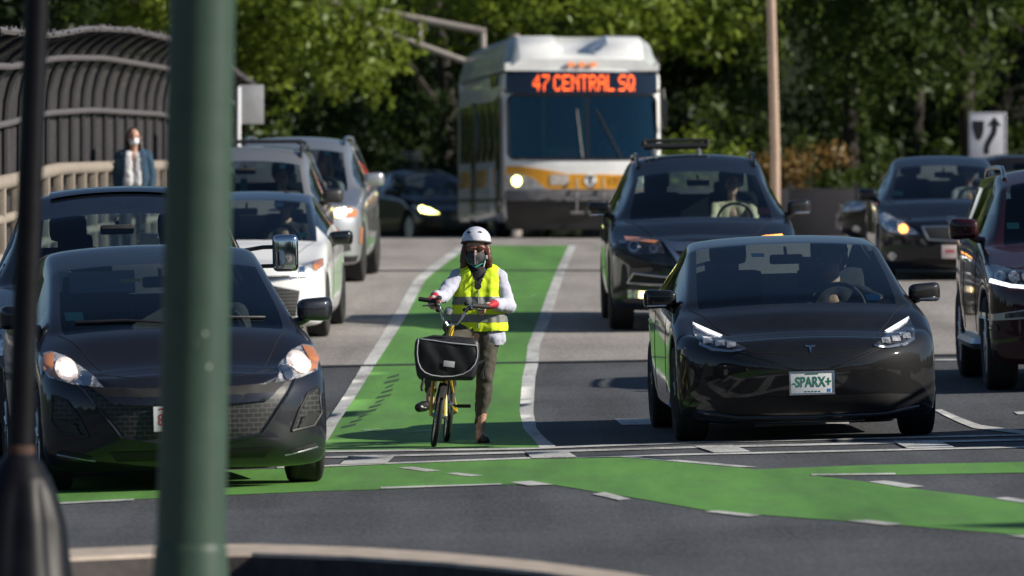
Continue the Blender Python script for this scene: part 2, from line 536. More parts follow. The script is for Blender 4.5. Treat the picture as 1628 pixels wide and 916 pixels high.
lines([
    [(631, 745), (655, 743.5), (702, 750), (676, 751)], [(708, 754), (726, 753), (769, 757.5), (745, 759)],
    [(810, 768), (845, 766), (880, 772), (840, 773.5)], [(942, 787), (962, 784), (1003, 795), (985, 797)],
    [(605, 776), (797, 770), (797, 772), (605, 778.5)], [(1119, 815), (1140, 813.5), (1210, 821), (1190, 823)],
    [(1347, 830), (1380, 828.5), (1436, 835), (1410, 837)], [(1600, 853), (1640, 853), (1640, 858)],
    [(985, 727.5), (1010, 726.5), (1206, 744), (1178, 744.5)], [(1290, 755), (1424, 753.5), (1424, 756), (1290, 757.5)],
    [(1380, 767.5), (1408, 765.5), (1470, 775), (1440, 777)], [(1580, 794), (1602, 792), (1640, 798), (1640, 803)],
    [(1485, 653), (1497, 652), (1560, 677), (1640, 688), (1640, 693), (1548, 682)],
    [(978, 667.5), (1080, 666.5), (1360, 664), (1360, 672), (1080, 675.5), (988, 677)],
    [(1612, 656), (1640, 655), (1640, 660), (1618, 660)], [(95, 800.5), (213, 794.5), (213, 797), (95, 803)],
    [(1480, 572), (1560, 571), (1560, 573.5), (1480, 574.5)], [(1200, 677), (1350, 671), (1350, 675), (1200, 681)],
], 0.006)
# expansion joints across the approach
for yy, w in ((578, 0.16), (431, 0.25)):
    a = at(300, yy); b = at(1560, yy)
    ym = at(820, yy)[1]
    sheet('expansion_joint', [(-12, ym - w), (12, ym - w), (12, ym + w), (-12, ym + w)], M_JOINT, 0.009, 0.5)
# rubber scuffs of one tyre and pale chalky ticks on the green paint
for k in range(11):
    t = k / 10
    cx = lerp(627, 556, t) + 14 * math.sin(t * math.pi); cy = lerp(598, 677, t)
    wdt = 9 + 3 * math.sin(k * 2.1)
    p = px((cx - wdt, cy + 2.6), (cx + wdt, cy - 2.4), (cx + wdt - 3, cy + 1.2), (cx - wdt - 3, cy + 6.0))
    tag(sheet('tyre_scuff', p, M_RUBBER_MARK, 0.009, 0.3), kind='structure')
M_CHALK = worn_paint('chalk_tick', (0.32, 0.45, 0.30), (0.08, 0.25, 0.05), 0.5)
for a, b in (((578, 686), (604, 683)), ((576, 685), (606, 688)), ((616, 684), (634, 686)), ((618, 689), (634, 686)), ((640, 690), (690, 685)), ((660, 686), (700, 687)), ((724, 682), (742, 679)), ((752, 679), (778, 677)), ((843, 472), (852, 470))):
    p = px((a[0], a[1] + .8), (b[0], b[1] + .8), (b[0], b[1] - .6), (a[0], a[1] - .6))
    sheet('chalk_mark', p, M_CHALK, 0.009, 0.3)

# curved kerb island in the foreground
def island():
    top = [at(*p) for p in ((-60, 900), (110, 893), (250, 885.5), (400, 883), (560, 887), (700, 895), (850, 908), (1000, 927), (1150, 955), (1300, 990))]
    top = [(x, y) for x, y in top]
    bm = bmesh.new()
    near = []; far = []
    for i, (x, y) in enumerate(top):
        near.append((x * 0.906, y * 0.906)); far.append((x * 0.906, y * 0.906 + 0.85))
    n = len(near)
    vt = []
    for (x0, y0), (x1, y1) in zip(near, far):
        z = ground(x0, y0)
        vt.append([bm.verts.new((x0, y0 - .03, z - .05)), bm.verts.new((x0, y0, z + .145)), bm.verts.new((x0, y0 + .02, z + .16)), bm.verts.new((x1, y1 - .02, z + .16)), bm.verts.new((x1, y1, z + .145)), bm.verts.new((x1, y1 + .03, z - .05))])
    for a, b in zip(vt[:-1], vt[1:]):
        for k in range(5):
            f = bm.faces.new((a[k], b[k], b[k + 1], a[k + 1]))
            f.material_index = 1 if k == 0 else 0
    me = bpy.data.meshes.new('kerb_island')
    bmesh.ops.recalc_face_normals(bm, faces=bm.faces)
    bm.to_mesh(me); bm.free(); finish(me, False)
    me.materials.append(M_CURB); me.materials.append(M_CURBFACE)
    tag(obj('kerb', me), kind='structure')
island()
# pavement the two foreground posts stand on
bm = bmesh.new(); add_box(bm, (-1.0, 17.5, 0.05), (14, 19, 0.2), 0.02)
tag(obj_bm('near_pavement', bm, M_WALK, angle=30), kind='structure')
# raised footway along the bridge rail
def fbase(y): return interp(y, [(60, .56), (62, .60), (70, .74), (76, .87), (86, .95), (102, 1.06), (118, 1.0), (135, 1.1)])
bm = bmesh.new()
prev = None
for i in range(0, 36):
    y = 62 + i * 2.0
    z = fbase(y) - .16
    xr = interp(y, [(62, -4.35), (80, -4.3), (100, -4.15), (135, -3.9)])
    ring = [bm.verts.new(p) for p in ((-6.0, y, z + .16), (xr - .15, y, z + .16), (xr - .012, y, z + .16), (xr, y, z + .145), (xr + .01, y, ground(-5, y) - .05))]
    if prev:
        for k in range(4): bm.faces.new((prev[k], prev[k + 1], ring[k + 1], ring[k]))
    prev = ring
tag(obj_bm('footway', bm, M_WALK, angle=30), kind='structure')
# grass verge past the far end of the road
sheet('verge', [(2.0, 124), (40, 124), (40, 190), (-40, 190), (-40, 134), (2.0, 134)], M_SOIL, 0.012, 4.0)
# ---------------------------------------------------------------- bridge rail and curved safety fence
M_RAIL = mat('rail_beige_paint', (0.26, 0.22, 0.18), 0.7, noise=(6, .2), bump=(30, .3, .004))
M_FENCEM = mat('fence_dark_steel', (0.010, 0.009, 0.011), 0.6, noise=(9, .4))
M_FENCEL = mat('fence_galvanised', (0.12, 0.11, 0.115), 0.55, metal=.3, noise=(14, .3))
def mesh_mat():
    """dense dark wire mesh: wires opaque, gaps open"""
    m = mat('fence_wire_mesh', (0.042, 0.037, 0.042), 0.7, noise=(2.0, .25))
    nt = m.node_tree; b = nt.nodes['Principled BSDF']; out = nt.nodes['Material Output']
    co = nt.nodes.new('ShaderNodeTexCoord')
    tr = nt.nodes.new('ShaderNodeBsdfTransparent')
    mx = nt.nodes.new('ShaderNodeMixShader')
    ws = []
    for rot in ('Z', 'Y'):
        w = nt.nodes.new('ShaderNodeTexWave'); w.bands_direction = rot; w.inputs['Scale'].default_value = 16.0
        nt.links.new(co.outputs['Object'], w.inputs['Vector'])
        g = nt.nodes.new('ShaderNodeMath'); g.operation = 'GREATER_THAN'; g.inputs[1].default_value = .52
        nt.links.new(w.outputs['Fac'], g.inputs[0]); ws.append(g)
    mxx = nt.nodes.new('ShaderNodeMath'); mxx.operation = 'MAXIMUM'
    nt.links.new(ws[0].outputs[0], mxx.inputs[0]); nt.links.new(ws[1].outputs[0], mxx.inputs[1])
    nt.links.new(mxx.outputs[0], mx.inputs['Fac']); nt.links.new(tr.outputs[0], mx.inputs[1]); nt.links.new(b.outputs[0], mx.inputs[2])
    nt.links.new(mx.outputs[0], out.inputs['Surface'])
    return m
M_WIRE = mesh_mat()
def fence_x(y): return interp(y, [(60, -5.20), (86, -5.25), (100, -5.15), (118, -4.95)])
def bridge_fence():
    root = thing('safety_fence', 'tall dark mesh fence curving in over the footway at its top', 'fence', (-5.2, 62, ground(-5.2, 62) + .16))
    o = root.location.copy()
    # cross-section: straight up, then leaning over the footway
    sec = [(0, 0.0), (0, 1.0), (0, 1.9), (.015, 2.15), (.06, 2.35), (.15, 2.54), (.28, 2.70), (.44, 2.82), (.60, 2.88)]
    def P(y, k):
        dx, dz = sec[k]
        return Vector((fence_x(y) + dx, y, fbase(y) + dz * interp(y, [(69, .92), (85, 1), (100, 1.02), (118, .93)]))) - o
    ys_ = [62 + 2.2 * i for i in range(26)]
    bm = bmesh.new(); prev = None
    for y in ys_:
        row = [bm.verts.new(P(y, k)) for k in range(len(sec))]
        if prev:
            for k in range(len(sec) - 1): bm.faces.new((prev[k], prev[k + 1], row[k + 1], row[k]))
        prev = row
    obj_bm('wire_panel', bm, M_WIRE, root)
    for y in ys_:
        bm = bmesh.new(); add_tube(bm, [P(y, k) + Vector((.03, 0, -.02)) for k in range(len(sec))], .033, 8); obj_bm('post', bm, M_FENCEM, root)
    for k, rad in ((2, .036), (5, .036)):
        bm = bmesh.new(); add_tube(bm, [P(y, k) + Vector((.09, 0, 0)) for y in ys_], rad, 8); obj_bm('rail', bm, M_FENCEL, root)
    # rough wire ends along the top edge
    bm = bmesh.new(); rr_ = random.Random(3)
    e = [P(y, len(sec) - 1) for y in ys_]
    add_tube(bm, e, .035, 6)
    for a, b in zip(e[:-1], e[1:]):
        for i in range(10):
            q = a.lerp(b, i / 10)
            d = Vector((rr_.uniform(-.02, .07), rr_.uniform(-.08, .08), rr_.uniform(-.03, .055)))
            add_tube(bm, [q, q + d], .012, 4)
    obj_bm('top_edge', bm, M_FENCEL, root)
bridge_fence()
def bridge_rail():
    root = thing('bridge_rail', 'beige post and rail barrier between footway and mesh fence', 'railing', (-5.0, 62, ground(-5, 62) + .16))
    o = root.location.copy()
    ys_ = [63.2 + 2.2 * i for i in range(25)]
    def B(y, z): return Vector((fence_x(y) + .22, y, fbase(y) + z)) - o
    for z, r in ((1.20, .075), (.84, .05), (.46, .05)):
        bm = bmesh.new(); add_tube(bm, [B(y, z) for y in [62] + ys_ + [117.5]], r, 10); obj_bm('top_rail' if z > 1 else 'lower_rail', bm, M_RAIL, root)
    for y in ys_:
        bm = bmesh.new(); c = B(y, .6); add_box(bm, c, (.10, .14, 1.2), .012); obj_bm('post', bm, M_RAIL, root)
bridge_rail()

# ---------------------------------------------------------------- signs, lamp post, gantry, hoarding
M_SIGNW = mat('sign_white', (0.66, 0.66, 0.70), 0.5, noise=(5, .08))
M_SIGNBACK = mat('sign_back_alloy', (0.34, 0.34, 0.35), 0.5, metal=.4, noise=(6, .12))
M_SIGNBLK = mat('sign_black', (0.010, 0.010, 0.012), 0.5)
M_POSTG = mat('galvanised_post', (0.30, 0.30, 0.30), 0.45, metal=.5, noise=(10, .25))
M_TANPOLE = mat('tan_lamp_post', (0.38, 0.27, 0.20), 0.7, noise=(2, .2))
M_GANTRY = mat('gantry_steel', (0.27, 0.24, 0.225), 0.6, noise=(3, .25))
M_HOARD = mat('dark_hoarding', (0.020, 0.018, 0.026), 0.7, noise=(1.5, .3))
def PW(px_, py_, d): return Vector(((px_ - 814) / F_PX * d, d, CAM_H + (HORIZON - py_) / F_PX * d))
def keep_right():
    d = 110.0
    c = PW(1570, 216, d)
    gz = ground(c.x, d)
    root = thing('road_sign', 'white sign with black median shield and curving arrow', 'sign', (c.x, d, gz), (0, 0, R(-4)))
    h = c.z - gz
    bm = bmesh.new(); add_box(bm, (0, 0, h), (.60, .012, .745), .004); b = obj_bm('sign_panel', bm, M_SIGNW, root)
    def flat(name, poly, m, y0=-.010):
        bm = bmesh.new(); add_prism(bm, [(x, z + h) for x, z in poly], y0, y0 + .003); return obj_bm(name, bm, m, b)
    flat('border', [(-.285, .357), (.285, .357), (.285, .348), (-.285, .348)], M_SIGNBLK)
    flat('border', [(-.285, -.357), (.285, -.357), (.285, -.348), (-.285, -.348)], M_SIGNBLK)
    flat('border', [(-.285, -.348), (-.276, -.348), (-.276, .348), (-.285, .348)], M_SIGNBLK); flat('border', [(.276, -.348), (.285, -.348), (.285, .348), (.276, .348)], M_SIGNBLK)
    flat('median_shield', [(-.245, .235), (-.06, .235), (-.06, .10), (-.075, .03), (-.105, -.045), (-.14, -.075), (-.175, -.065), (-.205, .0), (-.235, .09), (-.245, .15)], M_SIGNBLK)
    # the arrow bends round the island
    cl = [(-.02, -.29), (-.02, -.20), (.005, -.12), (.06, -.02), (.10, .05), (.11, .12), (.11, .17)]
    Lf = []; Rt = []
    for i, (x, z) in enumerate(cl):
        a = cl[max(0, i - 1)]; q = cl[min(len(cl) - 1, i + 1)]
        tx, tz = q[0] - a[0], q[1] - a[1]; l = math.hypot(tx, tz); nx, nz = -tz / l * .042, tx / l * .042
        Lf.append((x + nx, z + nz)); Rt.append((x - nx, z - nz))
    flat('arrow', Rt + [(.22, .155), (.11, .30), (.0, .155)] + Lf[::-1], M_SIGNBLK)
    bm = bmesh.new(); add_tube(bm, [(.0, .05, -.1), (.0, .05, h + .36)], .032, 10); obj_bm('post', bm, M_POSTG, root)
keep_right()
def sign_back():
    d = 99.0
    c = PW(399, 166, d); gz = ground(-4, d) + .16
    root = thing('road_sign', 'plain grey back of a sign at the end of the mesh fence', 'sign', (PW(379, 0, d).x, d, gz), (0, 0, R(8)))
    h = c.z - gz
    bm = bmesh.new(); add_box(bm, (.19, .03, h), (.36, .012, .56), .004); obj_bm('sign_panel', bm, M_SIGNBACK, root)
    bm = bmesh.new(); add_tube(bm, [(0, 0, -.1), (0, 0, h + .25)], .035, 10); obj_bm('post', bm, M_SIGNW, root)
sign_back()
def far_board():
    d = 152.0
    c = PW(648, 250, d); gz = ground(c.x, d)
    root = thing('notice_board', 'dim grey board with two pale discs under the trees left of the bus', 'sign', (c.x, d, gz))
    h = c.z - gz
    bm = bmesh.new(); add_box(bm, (0, 0, h + .02), (.62, .02, .22), .005); b = obj_bm('sign_panel', bm, M_SIGNBACK, root)
    for x in (-.18, .12):
        bm = bmesh.new(); add_lathe(bm, [(.001, 0), (.12, 0), (.12, .015), (.001, .015)], 20, Matrix.Translation((x, -.01, h - .28)) @ Matrix.Rotation(R(90), 4, 'X')); obj_bm('disc', bm, M_SIGNBACK, root)
    bm = bmesh.new(); add_box(bm, (0, .02, h - .28), (.60, .015, .28), .004); obj_bm('sign_panel', bm, mat('sign_dim', (.10, .10, .11), .6), root)
    for x in (-.2, .2):
        bm = bmesh.new(); add_tube(bm, [(x, .05, -.1), (x, .05, h + .1)], .03, 8); obj_bm('post', bm, M_POSTG, root)
far_board()
def tan_pole():
    d = 118.0
    a = PW(1231, 290, d); gz = ground(a.x, d)
    root = thing('lamp_post', 'tall tan pole rising out of sight behind the sport utility with the roof bar', 'lamp post', (a.x + .02, d, gz))
    bm = bmesh.new(); add_tube(bm, [(0, 0, -.1), (-.005, 0, 1.5), (-.085, 0, 4.3), (-.26, 0, 10.5)], [.085, .082, .076, .055], 14); obj_bm('pole', bm, M_TANPOLE, root)
    bm = bmesh.new(); add_tube(bm, [(-.26, 0, 10.3), (-.6, 0, 11.0), (-1.6, 0, 11.3), (-2.4, 0, 11.3)], [.045, .04, .035, .03], 10); obj_bm('arm', bm, M_TANPOLE, root)
    bm = bmesh.new(); add_ell(bm, (-2.7, 0, 11.28), (.40, .16, .10)); obj_bm('lamp_head', bm, M_POSTG, root)
tan_pole()
def gantry():
    d = 134.0
    p = [PW(x, y, d) for x, y in ((600, 18), (772, 51), (600, 47), (748, 101), (667, 30), (667, 69), (767, 48), (768, 108))]
    base = Vector((p[7].x + .6, d, ground(p[7].x, d)))
    root = thing('sign_gantry', 'sloping steel truss arm behind the bus under the leaves', 'gantry', base)
    L = [v - base for v in p]
    far = Vector((-4.5, 0, 0))
    def ext(a, b, t): return a + (a - b) * t
    bm = bmesh.new(); add_tube(bm, [ext(L[0], L[1], 1.2), L[1]], .075, 10); obj_bm('upper_chord', bm, M_GANTRY, root)
    bm = bmesh.new(); add_tube(bm, [ext(L[2], L[3], 1.2), L[3], Vector((0, 0, L[3].z - .45))], .065, 10); obj_bm('lower_chord', bm, M_GANTRY, root)
    for a, b in ((4, 5), (6, 7)):
        bm = bmesh.new(); add_tube(bm, [L[a], L[b] - Vector((0, 0, .05 if a == 4 else .6))], .055 if a == 4 else .075, 10); obj_bm('strut', bm, M_GANTRY, root)
    bm = bmesh.new(); add_tube(bm, [(0, 0, -.1), (0, 0, L[1].z - .05)], [.16, .12], 14); obj_bm('post', bm, M_GANTRY, root)
gantry()
def hoarding():
    y = 128.0
    root = thing('hoarding', 'low black site hoarding under the bushes right of the tan pole', 'hoarding', (7.5, y, ground(7.5, y)))
    g = ground(5, y)
    zt = PW(0, 300, y).z - g; zb = PW(0, 366, y).z - g
    for i in range(8):
        bm = bmesh.new(); add_box(bm, (-4.2 + i * 1.22, 0, (zt + zb) / 2 - .1), (1.21, .05, zt - zb + .2), .006); obj_bm('panel', bm, M_HOARD, root)
        bm = bmesh.new(); add_box(bm, (-4.8 + i * 1.22, .07, zt / 2), (.08, .08, zt + .2), .006); obj_bm('post', bm, M_FENCEM, root)
hoarding()
def brick_house():
    d = 176.0
    bx0 = PW(1540, 0, d).x
    m = mat('dark_brick', (0.085, 0.070, 0.072), 0.85)
    nt = m.node_tree; b = nt.nodes['Principled BSDF']
    co = nt.nodes.new('ShaderNodeTexCoord'); mp = nt.nodes.new('ShaderNodeMapping'); mp.inputs['Rotation'].default_value = (R(90), 0, 0)
    br = nt.nodes.new('ShaderNodeTexBrick'); br.inputs['Scale'].default_value = 4.0
    br.inputs['Color1'].default_value = (.10, .085, .085, 1); br.inputs['Color2'].default_value = (.085, .07, .072, 1); br.inputs['Mortar'].default_value = (.14, .13, .13, 1)
    nt.links.new(co.outputs['Object'], mp.inputs['Vector']); nt.links.new(mp.outputs['Vector'], br.inputs['Vector']); nt.links.new(br.outputs['Color'], b.inputs['Base Color'])
    root = thing('brick_building', 'dim brick building behind the trees at the right edge', 'building', (bx0 + 6, d, ground(10, d)))
    bm = bmesh.new(); add_box(bm, (0, 4, 4.5), (12, 8, 9.4), .02); w = obj_bm('wall', bm, m, root)
    bm = bmesh.new(); add_box(bm, (0, 4, 9.35), (12.4, 8.4, .3), .03); obj_bm('roof', bm, M_HOARD, root)
    for i in range(3):
        for z in (2.4, 5.6):
            bm = bmesh.new(); add_box(bm, (-3.2 + i * 3.4, -.02, z), (1.1, .06, 1.6), .01); f = obj_bm('window', bm, M_SIGNBACK, root)
            bm = bmesh.new(); add_box(bm, (-3.2 + i * 3.4, -.055, z), (.98, .02, 1.48), .004); obj_bm('pane', bm, mat("dark_pane", (.008, .01, .014), .08, coat=1.0), f)
brick_house()

# ---------------------------------------------------------------- foreground posts, out of focus
M_GREENPOLE = mat('green_pole_paint', (0.031, 0.058, 0.041), 0.55, spec=.3, noise=(7, .12), rnoise=(9, .35, .6))
M_BLKPOLE = mat('black_pole_paint', (0.004, 0.004, 0.006), 0.45, spec=.18, noise=(9, .5))
M_RUST = mat('rust_patch', (0.045, 0.018, 0.010), 0.85, noise=(30, .5))
M_CHIP = mat('paint_chip', (0.40, 0.42, 0.40), 0.8)
def green_post():
    d = 23.0
    t = PW(322, 0, d); b = PW(302, 916, d)
    k = (t.x - b.x) / (t.z - b.z)
    z0 = .15
    x0 = b.x - k * (b.z - z0)
    root = thing('signal_post', 'thick green painted post standing nearest the camera', 'post', (x0, d, z0))
    def C(z): return (k * z, 0, z)
    bm = bmesh.new(); add_tube(bm, [C(.40), C(1.2), C(2.4), C(5.2)], [.115, .113, .108, .098], 40); p = obj_bm('pole', bm, M_GREENPOLE, root)
    bm = bmesh.new(); add_tube(bm, [C(0), C(.30), C(.395), C(.41), C(.42)], [.165, .128, .122, .120, .114], 40); obj_bm('collar', bm, M_GREENPOLE, root)
    bm = bmesh.new(); add_box(bm, (0, 0, .015), (.42, .42, .03), .01); bp = obj_bm('base_plate', bm, M_GREENPOLE, root)
    for sx in (-.16, .16):
        for sy in (-.16, .16):
            bm = bmesh.new(); add_lathe(bm, [(.02, .03), (.02, .06), (.011, .062), (.011, .085), (.001, .085)], 6, Matrix.Translation((sx, sy, 0))); obj_bm('bolt', bm, M_POSTG, bp)
    for x, y, w, h in ((327, 530, 6, 11), (333, 582, 6, 13), (314, 545, 4, 6)):
        q = PW(x, y, d) - root.location
        bm = bmesh.new(); add_ell(bm, (q.x, -.1095 * math.sqrt(max(0, 1 - ((q.x - k * q.z) / .112) ** 2)) , q.z), (w / 956, .004, h / 956), None, 2); obj_bm('paint_chip', bm, M_CHIP, p)
    for zz in (.20, .26):
        bm = bmesh.new(); add_ell(bm, (-.02, -.133, zz), (.012, .012, .012), None, 2); obj_bm('rivet', bm, M_GREENPOLE, p)
    # the signal head it carries, above the picture
    bm = bmesh.new(); add_box(bm, (k * 4.2, -.26, 4.2), (.34, .22, 1.0), .03); add_tube(bm, [(k * 4.2, -.1, 4.0), (k * 4.2, -.2, 4.0)], .03, 8); add_tube(bm, [(k * 4.4, -.1, 4.4), (k * 4.4, -.2, 4.4)], .03, 8)
    obj_bm('signal_head', bm, M_BLKPOLE, root)
green_post()
def black_post():
    d = 27.0
    t = PW(59, 0, d); b = PW(33, 700, d)
    k = (t.x - b.x) / (t.z - b.z); z0 = .15
    x0 = b.x - k * (b.z - z0)
    root = thing('lamp_post', 'thin black post with a broad flared base at the left edge', 'lamp post', (x0, d, z0))
    bm = bmesh.new(); add_tube(bm, [(k * z, 0, z) for z in (.5, 1.2, 2.5, 4.5)], [.052, .050, .047, .043], 24); p = obj_bm('pole', bm, M_BLKPOLE, root)
    bm = bmesh.new()
    add_tube(bm, [(k * z, 0, z) for z in (.535, .545, .60, .605)], [.0525, .0555, .0555, .0525], 24); obj_bm('rust_ring', bm, M_RUST, p)
    # fluted cast base
    bm = bmesh.new(); n = 64; rings = []
    for z, r in ((0, .27), (.03, .27), (.06, .235), (.10, .215), (.30, .185), (.42, .145), (.47, .125), (.485, .118), (.50, .105), (.53, .092), (.56, .062), (.575, .052)):
        fl = .10 if .08 < z < .46 else 0
        rings.append([bm.verts.new((k * z + (r * (1 + fl * (abs(math.sin(4 * a)) - .5))) * math.cos(a), (r * (1 + fl * (abs(math.sin(4 * a)) - .5))) * math.sin(a), z)) for a in [2 * math.pi * i / n for i in range(n)]])
    for a, b_ in zip(rings[:-1], rings[1:]):
        for i in range(n): bm.faces.new((a[i], a[(i + 1) % n], b_[(i + 1) % n], b_[i]))
    obj_bm('base', bm, M_BLKPOLE, root)
    bm = bmesh.new(); add_lathe(bm, [(.03, 4.45), (.10, 4.5), (.17, 4.85), (.15, 5.0), (.03, 5.15), (.001, 5.2)], 24, Matrix.Translation((k * 4.5, 0, 0))); obj_bm('lantern', bm, M_SIGNBACK, root)
black_post()
# ---------------------------------------------------------------- trees and bushes
def leaf_mat(name, c, var=.35, tr=.45):
    m = bpy.data.materials.new(name); m.use_nodes = True
    nt = m.node_tree; nt.nodes.remove(nt.nodes['Principled BSDF']); out = nt.nodes['Material Output']
    co = nt.nodes.new('ShaderNodeTexCoord')
    t = nt.nodes.new('ShaderNodeTexNoise'); t.inputs['Scale'].default_value = 1.3; t.inputs['Detail'].default_value = 6; t.inputs['Roughness'].default_value = .8
    nt.links.new(co.outputs['Object'], t.inputs['Vector'])
    r = nt.nodes.new('ShaderNodeValToRGB'); r.color_ramp.elements[0].position = .32; r.color_ramp.elements[1].position = .68
    r.color_ramp.elements[0].color = (c[0] * (1 - var), c[1] * (1 - var * .8), c[2] * (1 - var * .6), 1)
    r.color_ramp.elements[1].color = (c[0] * (1 + var * 1.3), c[1] * (1 + var), c[2] * (1 + var * .3), 1)
    nt.links.new(t.outputs['Fac'], r.inputs['Fac'])
    d = nt.nodes.new('ShaderNodeBsdfDiffuse'); tl = nt.nodes.new('ShaderNodeBsdfTranslucent'); gl = nt.nodes.new('ShaderNodeBsdfGlossy'); gl.inputs['Roughness'].default_value = .45
    gl.inputs['Color'].default_value = (.6, .65, .6, 1)
    a = nt.nodes.new('ShaderNodeMixShader'); a.inputs['Fac'].default_value = tr
    b = nt.nodes.new('ShaderNodeMixShader'); b.inputs['Fac'].default_value = .025
    nt.links.new(r.outputs['Color'], d.inputs['Color']); nt.links.new(r.outputs['Color'], tl.inputs['Color'])
    nt.links.new(d.outputs[0], a.inputs[1]); nt.links.new(tl.outputs[0], a.inputs[2]); nt.links.new(a.outputs[0], b.inputs[1]); nt.links.new(gl.outputs[0], b.inputs[2])
    nt.links.new(b.outputs[0], out.inputs['Surface'])
    return m
M_LEAFA = leaf_mat('leaf_sunlit_green', (0.145, 0.200, 0.028), .5)  # brightness of sunlit boughs put into the leaf colour
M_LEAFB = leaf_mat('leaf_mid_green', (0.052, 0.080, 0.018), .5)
M_LEAFC = leaf_mat('leaf_shaded_green', (0.024, 0.042, 0.012), .5)  # shade of the dark wood put into the leaf colour
M_LEAFR = leaf_mat('leaf_reddish', (0.170, 0.105, 0.040), .6)
M_BARK = mat('bark', (0.030, 0.024, 0.020), .9, noise=(7, .35), bump=(20, .8, .02))

def leaves(name, centers, radii, n_per, size, m, seed, parent):
    """many separate leaf-sized blades gathered in clumps"""
    rg = np.random.default_rng(seed)
    C = []; D = []
    for c, r in zip(centers, radii):
        n = int(n_per * (r ** 2.2))
        d = rg.normal(size=(n, 3)); d /= np.linalg.norm(d, axis=1)[:, None]
        q = rg.random(n) ** .45
        p = np.array(c) + d * (q * r)[:, None] * np.array([1, 1, .75])
        C.append(p); D.append(d)
    P = np.concatenate(C); n = len(P)
    nn = np.concatenate(D) * .75 + rg.normal(size=(n, 3)) * .55 + np.array([0, 0, .35]); nn /= np.linalg.norm(nn, axis=1)[:, None]
    w = rg.normal(size=(n, 3)); u = np.cross(nn, w); u /= np.linalg.norm(u, axis=1)[:, None]
    v = np.cross(nn, u)
    L = size * (.6 + .8 * rg.random(n))[:, None]; W = L * .42
    a = P; b = P + u * L * .5 + v * W * .5 + nn * L * .08; c = P + u * L; d = P + u * L * .5 - v * W * .5 + nn * L * .08
    V = np.stack([a, b, c, d], 1).reshape(-1, 3)
    me = bpy.data.meshes.new(name)
    me.vertices.add(4 * n); me.vertices.foreach_set('co', V.ravel())
    me.loops.add(4 * n); me.loops.foreach_set('vertex_index', np.arange(4 * n, dtype=np.int32))
    me.polygons.add(n); me.polygons.foreach_set('loop_start', np.arange(0, 4 * n, 4, dtype=np.int32)); me.polygons.foreach_set('loop_total', np.full(n, 4, dtype=np.int32))
    me.update(); me.validate()
    return obj(name, me, m, parent)

def tree(label, x, y, h, spread, crown_lo, m, seed, n_per=260, size=.26, clumps=34, group=None, trunk_r=.2, limbs=7, name='tree', hang=()):
    rg = random.Random(seed)
    g = ground(x, y)
    root = thing(name, label, 'tree', (x, y, g), group=group)
    bm = bmesh.new()
    pts = [(0, 0, -.1), (.04, .02, h * .12), (rg.uniform(-.15, .15), 0, h * .3), (rg.uniform(-.3, .3), rg.uniform(-.2, .2), h * .6), (rg.uniform(-.4, .4), 0, h * .88)]
    add_tube(bm, pts, [trunk_r * 1.25, trunk_r, trunk_r * .85, trunk_r * .5, trunk_r * .15], 10)
    cs = []; rs = []
    for k in range(limbs):
        a = 2 * math.pi * (k + rg.random() * .6) / limbs
        z0 = h * rg.uniform(.25, .6); e = Vector((math.cos(a) * spread * rg.uniform(.55, .85), math.sin(a) * spread * rg.uniform(.55, .85), min(h * .9, z0 + h * rg.uniform(.08, .3))))
        s = Vector((0, 0, z0)); mid = s.lerp(e, .5) + Vector((0, 0, h * .05))
        add_tube(bm, [s, mid, e], [trunk_r * .42, trunk_r * .25, trunk_r * .08], 6)
        cs += [tuple(e), tuple(mid)]; rs += [spread * .34, spread * .28]
    obj_bm('trunk', bm, M_BARK, root)
    for k in range(clumps):
        a = rg.random() * 2 * math.pi; q = math.sqrt(rg.random()); t = rg.random()
        z = lerp(crown_lo, h, t); env = spread * (math.sin(math.pi * min(1, .18 + .8 * t)) ** .6)
        cs.append((math.cos(a) * q * env, math.sin(a) * q * env, z)); rs.append(spread * rg.uniform(.14, .32))
    for (hx, hy, hz, hr) in hang: cs.append((hx, hy, hz)); rs.append(hr)
    leaves('crown', cs, rs, n_per, size, m, seed, root)
    return root

# bright tree whose low boughs hang over the road left of the bus
def hang_at(x0, y0, spots):
    out = []
    g = ground(x0, y0)
    for px_, py_, d, r in spots:
        p = PW(px_, py_, d); out.append((p.x - x0, p.y - y0, p.z - g, r))
    return out
tree('bright green tree with boughs hanging left of the bus', -6.0, 134, 9.5, 3.3, 3.6, M_LEAFA, 11, 330, .21, 30, limbs=8,
     hang=hang_at(-6.0, 134, [(500, 60, 133, .9), (560, 120, 133, .8), (450, 100, 133, .8), (620, 50, 133, .7), (540, 60, 131, .65), (480, 90, 131, .6), (590, 100, 131, .6), (640, 90, 132, .45), (520, 130, 131, .5), (455, 45, 132, .5), (600, 30, 131, .6), (560, 10, 131, .7), (490, 15, 132, .6), (430, 130, 132, .4), (470, 165, 132, .3), (590, 140, 131, .3), (610, 165, 131, .22), (440, 185, 131, .28), (420, 205, 131, .22)]))
tree('leafy tree with its crown over the roof of the bus', 1.6, 138, 10.5, 4.0, 4.2, M_LEAFA, 12, 230, .24, 30, hang=hang_at(1.6, 138, [(880, 15, 135, .7), (960, 20, 135, .6), (820, 20, 135, .55), (760, 6, 136, .5), (920, 40, 136, .4)]))
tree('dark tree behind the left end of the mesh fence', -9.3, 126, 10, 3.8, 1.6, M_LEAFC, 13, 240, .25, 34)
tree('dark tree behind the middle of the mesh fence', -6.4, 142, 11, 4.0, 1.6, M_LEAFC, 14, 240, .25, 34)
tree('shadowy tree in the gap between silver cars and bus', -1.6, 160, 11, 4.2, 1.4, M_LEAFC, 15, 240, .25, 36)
tree('dense tree directly right of the bus', 2.9, 146, 9.5, 3.0, .8, M_LEAFB, 16, 300, .22, 36)
tree('tall loose tree behind the tan pole', 7.4, 152, 11, 3.8, 1.2, M_LEAFB, 17, 260, .22, 38)
